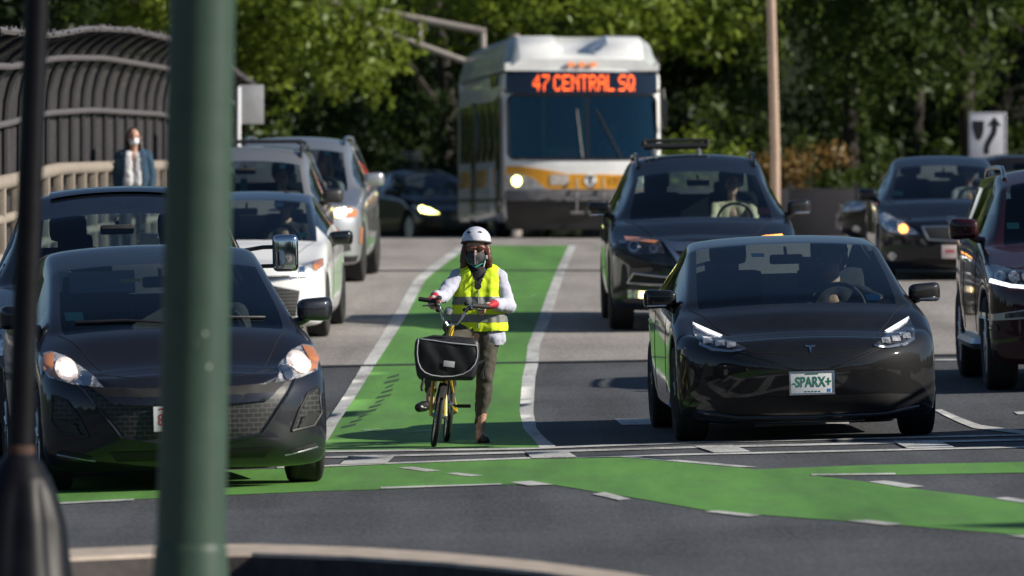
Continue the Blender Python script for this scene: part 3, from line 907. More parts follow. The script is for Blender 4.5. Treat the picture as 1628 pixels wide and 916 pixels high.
tree('broad tree with low boughs above the hoarding', 9.2, 139, 10, 3.6, 3.2, M_LEAFB, 18, 300, .21, 28, hang=hang_at(9.2, 139, [(1400, 60, 136, .7), (1450, 120, 136, .6), (1330, 100, 137, .6), (1380, 160, 136, .45), (1300, 40, 137, .7), (1480, 60, 136, .5), (1440, 20, 136, .7), (1360, 190, 137, .3), (1505, 140, 136, .3), (1540, 170, 136, .25), (1280, 130, 138, .5), (1560, 40, 136, .6), (1600, 15, 136, .5)]))
tree('tree with an arching bough at the right edge', 11.6, 150, 10.5, 3.6, 4.4, M_LEAFA, 19, 230, .22, 26, trunk_r=.22)
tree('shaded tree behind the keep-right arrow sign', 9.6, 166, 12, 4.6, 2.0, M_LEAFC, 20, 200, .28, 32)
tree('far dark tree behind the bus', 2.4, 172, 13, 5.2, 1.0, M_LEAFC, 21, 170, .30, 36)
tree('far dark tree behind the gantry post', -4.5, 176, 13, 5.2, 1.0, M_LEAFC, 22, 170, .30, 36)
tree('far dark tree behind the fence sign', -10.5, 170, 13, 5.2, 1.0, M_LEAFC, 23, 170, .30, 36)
for i, (x, y, h, sp) in enumerate(((16, 168, 15, 5.4), (13.5, 178, 15, 5.2))):  # trees added at the right to keep the sun off the wood
    tree(('added shade tree, tall and dark, at the corner of the brick building', 'added far shade tree just left of the brick building')[i], x, y, h, sp, 1.2, M_LEAFC, 50 + i, 60, .55, 36)
def bush(label, x, y, w, h, m, seed, n_per=700, size=.16):
    g = ground(x, y); rg = random.Random(seed)
    root = thing('bush', label, 'bush', (x, y, g))
    bm = bmesh.new(); cs = []; rs = []
    for k in range(7):
        a = rg.random() * 6.28; e = (math.cos(a) * w * .35, math.sin(a) * w * .3, h * rg.uniform(.4, .8))
        add_tube(bm, [(0, 0, -.05), (e[0] * .4, e[1] * .4, e[2] * .5), e], [.03, .02, .008], 5)
    obj_bm('stems', bm, M_BARK, root)
    for k in range(16):
        cs.append((rg.uniform(-.5, .5) * w, rg.uniform(-.3, .3) * w, h * rg.uniform(.15, .85))); rs.append(min(w, h) * rg.uniform(.16, .30))
    leaves('foliage', cs, rs, n_per, size, m, seed, root)
bush('reddish bush behind the hoarding beside the tan pole', PW(1270, 0, 131).x, 131, 1.5, 1.9, M_LEAFR, 31)
bush('green bush behind the hoarding, right of the reddish bush', PW(1345, 0, 132).x, 132, 1.9, 2.2, M_LEAFB, 32)
bush('pale green bush between the bus and the tan pole', PW(1120, 0, 134).x, 134, 2.2, 2.3, M_LEAFA, 33)
bush('dark bush at the end of the hoarding', PW(1440, 0, 134).x, 134, 1.8, 1.6, M_LEAFC, 34)
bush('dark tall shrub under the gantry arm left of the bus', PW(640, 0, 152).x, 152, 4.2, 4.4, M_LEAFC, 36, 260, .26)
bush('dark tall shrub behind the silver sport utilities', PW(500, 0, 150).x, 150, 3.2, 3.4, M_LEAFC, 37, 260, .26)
bush('low leafy bush left of the silver cars at the fence end', PW(430, 0, 126).x, 126, 1.0, 2.4, M_LEAFB, 35)
# far wood that reads as one mass, so that no sky shows between the trunks
rg = random.Random(5)
cs = []; rs = []
for k in range(260):
    a = rg.uniform(-26, 34); cs.append((a, rg.uniform(0, 8), rg.uniform(.3, 13))); rs.append(rg.uniform(1.0, 2.0))
w = leaves('far_wood', cs, rs, 60, .55, M_LEAFC, 41, None)
w.location = (0, 188, ground(0, 188)); tag(w, 'dark wood closing the view behind the trees', 'wood', kind='stuff')
bm = bmesh.new()
prev = None
for x in range(-60, 71, 5):
    row = [bm.verts.new((x, 200 + dy, z + (rg.uniform(0, 2) if z > 5 else 0))) for dy, z in ((0, 0), (3, 9), (10, 16), (40, 17))]
    if prev:
        for k in range(3): bm.faces.new((prev[k], row[k], row[k + 1], prev[k + 1]))
    prev = row
tag(obj_bm('backdrop_hill', bm, mat('wooded_hill', (.018, .028, .010), .95, noise=(.6, .5))), kind='structure')
# ---------------------------------------------------------------- wooded ring, added out of view to darken reflections in paint and glass
def reflection_ring():
    rg = random.Random(9)
    m = mat('reflection_ring_dark', (.020, .028, .013), .95, noise=(.12, .75))
    def ringpoly(a0, a1, rad, h):
        bm = bmesh.new(); prev = None
        n = int((a1 - a0) / 2.5)
        for i in range(n + 1):
            a = R(a0 + (a1 - a0) * i / n)
            hh = h * (.65 + .7 * rg.random())
            row = [bm.verts.new((rad * q * math.sin(a), 40 + rad * q * math.cos(a), z)) for q, z in ((1, -.5), (1.02, hh * .7), (1.06, hh), (1.3, hh * .9))]
            if prev:
                for k in range(3): bm.faces.new((prev[k], row[k], row[k + 1], prev[k + 1]))
            prev = row
        tag(obj_bm('backdrop_hill', bm, m), kind='structure')
    ringpoly(108, 262, 105, 11)
    ringpoly(262, 335, 85, 12)
    ringpoly(30, 84, 90, 9)
reflection_ring()
# ---------------------------------------------------------------- vehicles: shared materials
M_TYRE = mat('tyre_rubber', (0.018, 0.018, 0.018), 0.85, noise=(8, 0.3), bump=(60, 0.3, 0.004))
M_RIM = mat('alloy', (0.42, 0.42, 0.44), 0.3, metal=0.9, noise=(5, 0.2))
M_DARKRIM = mat('dark_alloy', (0.08, 0.08, 0.085), 0.35, metal=0.8)
M_BLKPL = mat('black_plastic', (0.018, 0.018, 0.019), 0.45, noise=(6, 0.3))
M_GLOSSBLK = mat('gloss_black_trim', (0.006, 0.006, 0.007), 0.15, coat=1.0)
M_CHROME = mat('chrome', (0.75, 0.76, 0.78), 0.08, metal=1.0)
M_SATIN = mat('satin_silver_trim', (0.50, 0.52, 0.55), 0.28, metal=1.0)
M_INT = mat('dark_cabin_cloth', (0.022, 0.023, 0.026), 0.8, noise=(20, 0.3))
M_INTGREY = mat('grey_cabin_cloth', (0.12, 0.125, 0.13), 0.8, noise=(20, 0.3))
M_SHADE = mat('sun_visor_grey', (0.30, 0.31, 0.31), 0.8)
M_RECSHADE = mat('recess_shade', (0.006, 0.006, 0.007), 0.7)  # flat patches; black stands for the shade inside openings
M_MESH = None
def grille_mat(name, sx, sz, col=(0.05, 0.05, 0.055)):
    """honeycomb bars, the shade of the hollow painted dark between them"""
    m = mat(name, (0.01, 0.01, 0.011), 0.5)
    nt = m.node_tree; b = nt.nodes['Principled BSDF']
    co = nt.nodes.new('ShaderNodeTexCoord')
    mp = nt.nodes.new('ShaderNodeMapping'); mp.inputs['Rotation'].default_value = (R(90), 0, 0); mp.inputs['Scale'].default_value = (1, 1, 1)
    br = nt.nodes.new('ShaderNodeTexBrick'); br.inputs['Scale'].default_value = 1.0
    br.inputs['Brick Width'].default_value = sx; br.inputs['Row Height'].default_value = sz; br.inputs['Mortar Size'].default_value = sz * 0.11; br.inputs['Mortar Smooth'].default_value = 0.3
    br.inputs['Color1'].default_value = (0.005, 0.005, 0.005, 1); br.inputs['Color2'].default_value = (0.009, 0.009, 0.009, 1); br.inputs['Mortar'].default_value = (*col, 1)
    nt.links.new(co.outputs['Object'], mp.inputs['Vector']); nt.links.new(mp.outputs['Vector'], br.inputs['Vector'])
    nt.links.new(br.outputs['Color'], b.inputs['Base Color'])
    return m
M_MESH = grille_mat('grille_mesh', 0.058, 0.029, (.048, .048, .053))
M_FINE = grille_mat('grille_bars', 0.9, 0.035, (0.09, 0.09, 0.10))
M_GLASS = glass('window_glass', (0.62, 0.70, 0.70))
M_TINT = glass('tinted_glass', (0.16, 0.20, 0.21))
M_SCREEN = glass('windscreen_glass', (0.72, 0.86, 0.87))
M_REARG = glass('dust_haze_rear_glass', (0.55, 0.62, 0.62), dust=.16)
M_MIRROR = mat('mirror_glass', (0.7, 0.75, 0.8), 0.02, metal=1.0)
M_LENS = mat('headlamp_bowl', (0.58, 0.58, 0.60), 0.22, metal=0.6, coat=1.0, noise=(22, 0.75, 2))
M_DLENS = mat('dark_headlamp_bowl', (0.07, 0.075, 0.085), 0.2, metal=0.6, coat=1.0, noise=(22, 0.8, 2))
M_AMBER = mat('amber_lens', (0.55, 0.20, 0.07), 0.15, coat=1.0)
M_AMBERON = mat('lit_amber_lamp', (0.9, 0.4, 0.1), 0.2, emit=((1.0, 0.36, 0.07), 3.5))
M_LAMPON = mat('lit_lamp', (1, 1, 0.9), 0.2, emit=((1.0, 0.94, 0.82), 9.0))
M_LAMPGLOW = mat('lamp_reflector_glow', (.9, .8, .75), .25, metal=.3, emit=((1.0, 0.78, 0.68), 0.22))
M_WARMON = mat('lit_warm_lamp', (1, 0.9, 0.6), 0.2, emit=((1.0, 0.72, 0.28), 3.2))
M_DRL = mat('lit_white_strip', (1, 1, 1), 0.2, emit=((0.94, 0.92, 1.0), 0.7))
M_DRLHI = mat('lit_bright_strip', (1, 1, 1), 0.2, emit=((0.95, 0.97, 1.0), 1.5))
M_YELLOWON = mat('lit_yellow_lamp', (1, 1, 0.5), 0.2, emit=((1.0, 0.95, 0.30), 6.0))
M_REDLENS = mat('red_lens', (0.4, 0.02, 0.02), 0.15, coat=1.0)
M_PLATE = mat('plate_white', (0.66, 0.68, 0.68), 0.4, noise=(9, 0.08))
M_PLGREEN = mat('plate_green', (0.01, 0.17, 0.10), 0.5)
M_PLRED = mat('plate_red', (0.45, 0.03, 0.04), 0.5)
M_PLBLUE = mat('plate_blue', (0.05, 0.22, 0.60), 0.5)
M_STKG = mat('green_sticker', (0.25, 0.55, 0.40), 0.5)
M_STKW = mat('pale_sticker', (0.55, 0.66, 0.68), 0.5)
M_STKB = mat('blue_sticker', (0.12, 0.42, 0.62), 0.5)
M_STKR = mat('red_sticker', (0.65, 0.12, 0.08), 0.5)
M_STKY = mat('yellow_tag', (0.75, 0.55, 0.06), 0.5)
M_SEAM = mat('panel_gap', (0.003, 0.003, 0.003), 0.9)

class Car:
    """body grown from cross-sections along its length; nose at y=0 facing -Y, tail at y=L"""
    def __init__(s, name, label, loc, yaw, P, paint_m, group=None, roof_m=None, glass_m=None, side_m=None, trim_m=None):
        (s.loc), s.rot = gpose(loc[0], loc[1], yaw)
        s.loc = Vector(s.loc); s.P = P
        s.root = thing(name, label, P.get('cat', 'car'), s.loc, s.rot, group)
        s.M = Matrix.Translation(s.loc) @ s.rot.to_matrix().to_4x4()
        s.paint = paint_m
        s.glass_m = glass_m or M_SCREEN
        s.side_m = side_m or M_GLASS
        s.roof_m = roof_m
        s.trim_m = trim_m or M_GLOSSBLK
        s.build()

    def face_y(s, x, z):
        P = s.P
        return hermite(z, P['nose']) + P['bow'] * (min(1.1, abs(x) / P['W'])) ** (P.get('bowp', 3.0) + 0.9)

    def section(s, y, arch=True):
        P = s.P
        W = P['W'] * hermite(y, P['plan'])
        cy, cz = P['cowl']
        zt = hermite(y, P['top']); zs = hermite(y, P['belt']); wt = hermite(y, P['wt'])
        zb = hermite(y, P.get('bot', [(0, P['zb'] + .03), (0.6, P['zb']), (P['L'] - .8, P['zb']), (P['L'], P['zb'] + .12)]))
        za = None
        for ya in (P['fa'], P['ra']):
            rr = P['R'] + 0.055
            d = abs(y - ya)
            if d < rr and arch: za = P['R'] + math.sqrt(max(0, rr * rr - d * d))
        z3 = P.get('z3', 0.62)
        if za:
            p1 = (0.60 * W, max(zb, za - .04)); p2 = (0.985 * W, max(zb + .06, za)); z3 = max(z3, min(za + .07, zs - .05))
        else:
            p1 = (0.88 * W, zb); p2 = (0.985 * W, zb + 0.06)
        cab = y >= cy - 1e-6 and y <= P['tailbase'] + 1e-6
        w5 = W * P.get('w5', 0.93)
        pts = [(0, zb), p1, p2, (W, z3), (W * P.get('w4', 0.985), zs - 0.02)]
        p5 = (w5, zs + 0.022)
        if cab:
            drop = P.get('roofdrop', 0.05)
            p7 = (wt, max(zt - drop, zs + .03)); p8 = (wt * .55, zt - drop * .22)
        else:
            p7 = (min(wt, w5 * .97), zt - .03); p8 = (wt * .5, zt - .006)
        p6 = (lerp(p5[0], p7[0], .9 if cab else .5), lerp(p5[1], p7[1], .9 if cab else .55))
        return pts + [p5, p6, p7, p8, (0, zt)]

    def build(s):
        P = s.P; cy = P['cowl'][0]; hy = P['header'][0]; L = P['L']
        ys = []
        y0 = P['bow'] + P.get('nosegap', 0.13)
        for ya in (P['fa'], P['ra']):
            r = P['R'] + .055
            ys += [ya - r - .06, ya - r * .97, ya - r * .75, ya - r * .35, ya + r * .35, ya + r * .75, ya + r * .97, ya + r + .06]
        b0, b1 = P['bpil']
        key = [y0, cy - .25, cy, cy + .07, lerp(cy, hy, .45), hy - .05, hy, hy + .1, b0, b1, P['rroof'], P['rroof'] + .06, P['tailbase'] - .05, P['tailbase'], L - .12]
        key += [k for k in P.get('extra', [])]
        ys = [y for y in ys if y > y0 + .04 and all(abs(y - k) > .07 for k in key)]
        ys = sorted(ys + key)
        bm = bmesh.new()
        def ring(sec, yf):
            right = [bm.verts.new((x, yf(x, z, i), z)) for i, (x, z) in enumerate(sec)]
            left = [right[0]] + [bm.verts.new((-x, yf(x, z, i), z)) for i, (x, z) in enumerate(sec)][1:-1] + [right[-1]]
            return right, left
        def bridge(A, B, mi):
            for side in (0, 1):
                a, b = A[side], B[side]
                for k in range(9):
                    vs = [a[k], a[k + 1], b[k + 1], b[k]]
                    vs = [v for i, v in enumerate(vs) if v not in vs[:i]]
                    if len(vs) < 3: continue
                    f = bm.faces.new(vs if side == 0 else vs[::-1])
                    f.material_index = mi(k, side)
        # nose: the front outline shrunk step by step onto the fascia
        F = s.section(y0, False)
        wf = F[3][0]
        F[1] = (wf * P.get('fw1', .97), F[1][1] - .03); F[2] = (wf * 1.015, F[2][1] - .01)
        if 'front' in P:
            F = P['front']
        zc = P.get('zc', 0.5)
        rings = []
        for f in (0.12, 0.4, 0.68, 0.88, 0.965):
            sec = [(x * f, zc + (z - zc) * f) for x, z in F]
            rings.append(ring(sec, lambda x, z, i: s.face_y(x, z)))
        rings.append(ring(F, lambda x, z, i: s.face_y(x, z) + P.get('lip', .05)))
        r0 = rings[0]
        loop = r0[0] + r0[1][1:-1][::-1]
        bm.faces.new(loop)
        for a, b in zip(rings[:-1], rings[1:]): bridge(a, b, lambda k, sd: 0)
        prev = rings[-1]
        wb = P.get('wbow', 0.15)
        def ybow(y):
            def f(x, z, i):
                t = interp(y, [(y0, 0), (cy - .3, .7), (cy, 1), (hy, .55), (P['rroof'], -.1), (P['tailbase'], -.3), (L, -.3)])
                a = 1.0 if i == 9 else 0.72 if i == 8 else 0.0
                return y - wb * t * a
            return f
        prevy = y0 - 1
        for y in ys:
            r = ring(s.section(y), ybow(y))
            ya, yb = prevy, y
            def mi(k, sd, ya=ya, yb=yb):
                e = 1e-4
                if k in (7, 8) and ya >= cy - e and yb <= hy + e: return 1
                if k in (7, 8) and ya >= P['rroof'] + .06 - e and yb <= P['tailbase'] - .05 + e: return 4
                if k == 5 and ya >= P['sw'][0] - e and yb <= P['sw'][1] + e:
                    if ya >= b0 - e and yb <= b1 + e: return 5 if sd == 0 else 9
                    return (2 if sd == 0 else 3) if yb <= b0 + e else (6 if sd == 0 else 7)
                if k == 6 and ya >= cy - e and yb <= hy + e: return 8
                if k in (6, 7, 8) and ya >= hy - e and yb <= P['rroof'] + e: return 8
                return 0
            bridge(prev, r, mi)
            prev = r; prevy = y
        T = s.section(L - .12)
        for f, yy in ((.93, L - .03), (.5, L)):
            sec = [(x * f, .75 + (z - .75) * f) for x, z in T]
            r = ring(sec, lambda x, z, i: yy)
            bridge(prev, r, lambda k, sd: 0); prev = r
        bm.faces.new((prev[0] + prev[1][1:-1][::-1])[::-1])
        bmesh.ops.recalc_face_normals(bm, faces=bm.faces)
        me = bpy.data.meshes.new('cage'); bm.to_mesh(me); bm.free()
        tmp = bpy.data.objects.new('cage', me); COL.objects.link(tmp)
        sd = tmp.modifiers.new('s', 'SUBSURF'); sd.levels = 2; sd.render_levels = 2
        dg = bpy.context.evaluated_depsgraph_get()
        ev = tmp.evaluated_get(dg).to_mesh()
        V = np.empty(len(ev.vertices) * 3); ev.vertices.foreach_get('co', V); V = V.reshape(-1, 3)
        Nn = np.array([tuple(v.normal) for v in ev.vertices])
        polys = [tuple(p.vertices) for p in ev.polygons]; mis = [p.material_index for p in ev.polygons]
        s.bvh = BVHTree.FromPolygons([Vector(v) for v in V], polys)
        tmp.evaluated_get(dg).to_mesh_clear()
        bpy.data.objects.remove(tmp); bpy.data.meshes.remove(me)
        parts = {0: ('body', s.paint), 1: ('windscreen', s.glass_m), 2: ('side_window', s.side_m), 3: ('side_window', s.side_m), 4: ('rear_window', P.get('rear_glass', M_REARG)), 5: ('door_pillar', s.trim_m), 9: ('door_pillar', s.trim_m),
                 6: ('side_window', P.get('rear_side_m', s.side_m)), 7: ('side_window', P.get('rear_side_m', s.side_m)), 8: ('roof', s.roof_m)}
        if s.roof_m is None:
            mis = [0 if m == 8 else m for m in mis]
        for mi_, (nm, mm) in parts.items():
            ps = [p for p, q in zip(polys, mis) if q == mi_]
            if not ps: continue
            used = sorted({i for p in ps for i in p}); idx = {v: i for i, v in enumerate(used)}
            m2 = bpy.data.meshes.new(nm)
            m2.from_pydata([tuple(V[i]) for i in used], [], [tuple(idx[i] for i in p) for p in ps])
            finish(m2, True)
            o = obj(nm, m2, mm, s.root)
            if mi_ == 0: s.body = o

    # ---- things laid onto the front of the body, given in (x, z) of the front view
    def hit(s, x, z, off=0.004):
        h = s.bvh.ray_cast(Vector((x, -3, z)), Vector((0, 1, 0)))
        if h[0] is None: 
            h = s.bvh.find_nearest(Vector((x, 0.2, z)))
        n = h[1]
        if n.y > 0: n = -n
        return h[0] + n * off, n
    def patch(s, name, poly, m, off=0.004, step=0.02, parent=None, both=False, skirt=0.012, holes=()):
        res = []
        for sg in ((1, -1) if both else (1,)):
            pl = [(x * sg, z) for x, z in poly]
            pts, tris = triangulate(pl, step, [[(x * sg, z) for x, z in h] for h in holes])
            bm = bmesh.new()
            vs = []
            for x, z in pts:
                p, n = s.hit(x, z, off); vs.append(bm.verts.new(p))
            for t in tris:
                try: bm.faces.new([vs[i] for i in t])
                except ValueError: pass
            for f in bm.faces:
                f.normal_update()
                if f.normal.y > 0: f.normal_flip()
            if skirt:
                be = [e for e in bm.edges if len(e.link_faces) == 1]
                q = bmesh.ops.extrude_edge_only(bm, edges=be)
                bmesh.ops.translate(bm, verts=[g for g in q['geom'] if isinstance(g, bmesh.types.BMVert)], vec=(0, skirt, 0))
            me = bpy.data.meshes.new(name); bm.to_mesh(me); bm.free(); finish(me, True, 50)
            res.append(obj(name, me, m, parent or s.root))
        return res if both else res[0]
    def strip(s, name, line, rad, m, off=0.0, parent=None, both=False, closed=False, step=0.03, n=8):
        res = []
        for sg in ((1, -1) if both else (1,)):
            bm = bmesh.new()
            pl = densify([(x * sg, z) for x, z in line] + ([(line[0][0] * sg, line[0][1])] if closed else []), step, closed=False)
            add_tube(bm, [s.hit(x, z, off)[0] for x, z in pl], rad, n)
            res.append(obj_bm(name, bm, m, parent or s.root))
        return res if both else res[0]
    def disc(s, name, x, z, r, m, off=0.008, parent=None, rz=None):
        return s.patch(name, [(x + r * math.cos(a * math.pi / 10), z + (rz or r) * math.sin(a * math.pi / 10)) for a in range(20)], m, off, r * .5, parent)
    def top_strip(s, name, line, rad, m, off=0.002):
        """thin line on the upper side, given in (x, y)"""
        bm = bmesh.new(); pts = []
        for x, y in densify(line, .05, False):
            h = s.bvh.ray_cast(Vector((x, y, 3)), Vector((0, 0, -1)))
            if h[0]: pts.append(h[0] + Vector((0, 0, off)))
        add_tube(bm, pts, rad, 6)
        return obj_bm(name, bm, m, s.root)
    def top_patch(s, name, poly, m, off=0.004, step=0.06):
        pts, tris = triangulate(poly, step)
        bm = bmesh.new(); vs = []
        for x, y in pts:
            h = s.bvh.ray_cast(Vector((x, y, 4)), Vector((0, 0, -1)))
            vs.append(bm.verts.new(h[0] + Vector((0, 0, off))))
        for t in tris: bm.faces.new([vs[i] for i in t])
        for f in bm.faces:
            f.normal_update()
            if f.normal.z < 0: f.normal_flip()
        me = bpy.data.meshes.new(name); bm.to_mesh(me); bm.free(); finish(me, True)
        return obj(name, me, m, s.root)
    def side_hit(s, sg, y, z, off=0.003):
        h = s.bvh.ray_cast(Vector((sg * 3, y, z)), Vector((-sg, 0, 0)))
        if h[0] is None: return Vector((sg * s.P['W'], y, z))
        return h[0] + Vector((sg * off, 0, 0))
    def side_strip(s, name, line, rad, m, sides=(1, -1), off=0.0):
        for sg in sides:
            bm = bmesh.new()
            add_tube(bm, [s.side_hit(sg, y, z, off) for y, z in densify(line, .06, False)], rad, 6)
            obj_bm(name, bm, m, s.root)

    def wheels(s, rim_m=M_RIM, width=0.22, rimr=None, spokes=10, inset=0.0):
        P = s.P; r = P['R']; rimr = rimr or r * .68
        for ya in (P['fa'], P['ra']):
            for sg in (1, -1):
                h = width / 2
                cx = sg * (P['W'] - h - .015 - inset)
                M = Matrix.Translation((0, 0, 0)) @ Matrix.Rotation(R(90), 4, 'Y')
                bm = bmesh.new()
                add_lathe(bm, [(rimr, -h * .8), (r * .86, -h), (r * .95, -h * .93), (r * .985, -h * .8), (r, -h * .55), (r * .992, -h * .5), (r * .992, -h * .46), (r, -h * .4), (r * 1.0, 0), (r, h * .4), (r * .992, h * .46), (r * .992, h * .5), (r, h * .55), (r * .985, h * .8), (r * .95, h * .93), (r * .86, h), (rimr, h * .8)], 40, M)
                w = obj_bm('wheel', bm, M_TYRE, s.root, loc=(cx, ya, r))
                bm = bmesh.new()
                add_lathe(bm, [(rimr * 1.01, h * .82), (rimr * .97, h * .86), (rimr * .93, h * .55), (rimr * .9, -h * .5), (0.03, -h * .5)], 32, M)
                for k in range(spokes):
                    a = 2 * math.pi * k / spokes
                    add_tube(bm, [M @ Vector((.05 * math.cos(a), .05 * math.sin(a), h * .62)), M @ Vector((rimr * .94 * math.cos(a), rimr * .94 * math.sin(a), h * .72))], [.03, .02], 6)
                add_lathe(bm, [(.075, h * .45), (.07, h * .66), (0.0, h * .7)], 20, M)
                if sg < 0: bmesh.ops.transform(bm, matrix=Matrix.Rotation(R(180), 4, 'Z'), verts=bm.verts)
                obj_bm('rim', bm, rim_m, w)

    def mirrors(s, m, w=.24, h=.15, d=.15, y=None, z=None, x=None, arm_m=None, light=None):
        P = s.P
        y = y if y is not None else P['cowl'][0] + .28
        z = z if z is not None else interp(y, P['belt']) + .10
        x = x if x is not None else P['W'] * .93 + .10
        for sg in (1, -1):
            bm = bmesh.new()
            add_box(bm, (0, 0, 0), (w, d, h), min(h, d) * .42, seg=4)
            for v in bm.verts:
                t = (v.co.x * sg / w + .5)
                v.co.z *= lerp(.86, 1.04, t); v.co.y += .05 * t * t - (.02 if v.co.y < 0 else 0) * (1 - t)
                if v.co.z < 0: v.co.z *= .9
            mi = obj_bm('side_mirror', bm, m, s.root, loc=(sg * (x + w / 2 - .02), y, z))
            bm = bmesh.new()
            add_tube(bm, [(-sg * (w / 2 + .12), .02, -h * .62), (-sg * w * .38, .0, -h * .42), (-sg * w * .1, 0, -h * .25)], [.035, .028, .02], 8)
            obj_bm('mirror_arm', bm, arm_m or m, mi)
            bm = bmesh.new(); add_box(bm, (0, d * .5 + .012, 0), (w * .82, .006, h * .78), .02)
            obj_bm('mirror_glass', bm, M_MIRROR, mi)
            if light:
                bm = bmesh.new(); add_box(bm, (sg * w * .12, -d * .42, -h * .30), (w * .62, .03, h * .1), .008)
                obj_bm('mirror_trim', bm, light, mi)

    def interior(s, seat_m=M_INT, dash_m=M_INT, seats=True, screen=False, visor=None):
        P = s.P; cy, cz = P['cowl']; hy, hz = P['header']
        sx = P['W'] * .40; zf = P['zb'] + .12; zs = P.get('seatz', cz - .36)
        ysd = P.get('seaty', cy + 1.25)
        s.seat = (sx, ysd, zs)
        bm = bmesh.new(); add_box(bm, (0, lerp(cy, hy, .30) + .10, cz - .17), (P['W'] * 1.66, .62, .24), .08)
        add_box(bm, (0, lerp(cy, hy, .30) + .15, cz - .42), (P['W'] * 1.5, .4, .5), .05)
        obj_bm('dashboard', bm, dash_m, s.root)
        bm = bmesh.new(); add_box(bm, (0, (cy + P['rroof']) / 2 + .4, zf), (P['W'] * 1.7, P['rroof'] - cy, .06))
        obj_bm('cabin_floor', bm, M_INT, s.root)
        for sg in (1, -1):
            bm = bmesh.new()
            add_box(bm, (0, -.05, -.06), (.50, .52, .16), .06)
            add_box(bm, (0, .28, .27), (.50, .15, .64), .065, rot=Matrix.Rotation(R(-14), 3, 'X'))
            se = obj_bm('front_seat', bm, seat_m, s.root, loc=(sg * sx, ysd, zs))
            bm = bmesh.new()
            add_box(bm, (0, .385, .72), (.27, .10, .19), .05, rot=Matrix.Rotation(R(-10), 3, 'X'))
            add_tube(bm, [(-.07, .36, .52), (-.07, .38, .68)], .008, 6); add_tube(bm, [(.07, .36, .52), (.07, .38, .68)], .008, 6)
            obj_bm('headrest', bm, seat_m, se)
        bm = bmesh.new()
        add_box(bm, (0, ysd + 1.0, zs - .04), (P['W'] * 1.45, .5, .18), .06)
        add_box(bm, (0, ysd + 1.28, zs + .26), (P['W'] * 1.45, .16, .58), .07, rot=Matrix.Rotation(R(-18), 3, 'X'))
        for k in (-1, 1): add_box(bm, (k * sx * .95, ysd + 1.38, zs + .60), (.25, .09, .14), .04)
        obj_bm('rear_seat', bm, seat_m, s.root)
        # steering wheel on the driver's side (right in the photograph)
        bm = bmesh.new()
        Mw = Matrix.Translation((sx, lerp(cy, hy, .30) + .52, cz - .06)) @ Matrix.Rotation(R(68), 4, 'X')
        add_tube(bm, [Mw @ Vector((.185 * math.cos(a * math.pi / 12), .185 * math.sin(a * math.pi / 12), 0)) for a in range(25)], .016, 8, cap=False)
        for a in (0, math.pi, -math.pi / 2): add_tube(bm, [Mw @ Vector((0, 0, 0)), Mw @ Vector((.18 * math.cos(a), .18 * math.sin(a), 0))], [.05, .014], 6)
        add_tube(bm, [Mw @ Vector((0, 0, 0)), Mw @ Vector((0, 0, -.4))], .03, 8)
        obj_bm('steering_wheel', bm, M_INT, s.root)
        bm = bmesh.new(); add_box(bm, (0, hy - .20 - P.get('wbow', .15) * .3, hz - .115), (.24, .05, .07), .02); add_tube(bm, [(0, hy - .2, hz - .09), (0, hy - .14, hz - .03)], .012, 6)
        obj_bm('rear_view_mirror', bm, M_INT, s.root)
        if visor:
            bm = bmesh.new(); add_box(bm, (visor * sx, hy - .06, hz - .11), (.42, .03, .15), .012, rot=Matrix.Rotation(R(-20), 3, 'X'))
            obj_bm('sun_visor', bm, M_SHADE, s.root)

    def plate(s, x, z, w=.305, h=.155, frame=None, m=None):
        p, n = s.hit(x, z, .02)
        ys = min(s.hit(x + dx, z + dz, 0)[0].y for dx in (-w / 2, w / 2) for dz in (-h / 2, h / 2)) - .014
        bm = bmesh.new(); add_box(bm, (0, 0, 0), (w, .008, h), .0035)
        o = obj_bm('license_plate', bm, m or M_PLATE, s.root, loc=(x, ys, z))
        if frame:
            bm = bmesh.new()
            for (c, sz) in (((0, 0, h / 2), (w + .016, .014, .014)), ((0, 0, -h / 2), (w + .016, .014, .014)), ((-w / 2, 0, 0), (.014, .013, h - .014)), ((w / 2, 0, 0), (.014, .013, h - .014))):
                add_box(bm, c, sz, .003)
            obj_bm('plate_frame', bm, frame, o)
        return o
    def sticker(s, x, z, w, h, m, name='sticker'):
        """small label behind the windscreen"""
        return s.patch(name, [(x - w/2, z - h/2), (x + w/2, z - h/2), (x + w/2, z + h/2), (x - w/2, z + h/2)], m, -0.012, max(.02, w / 3), skirt=0)

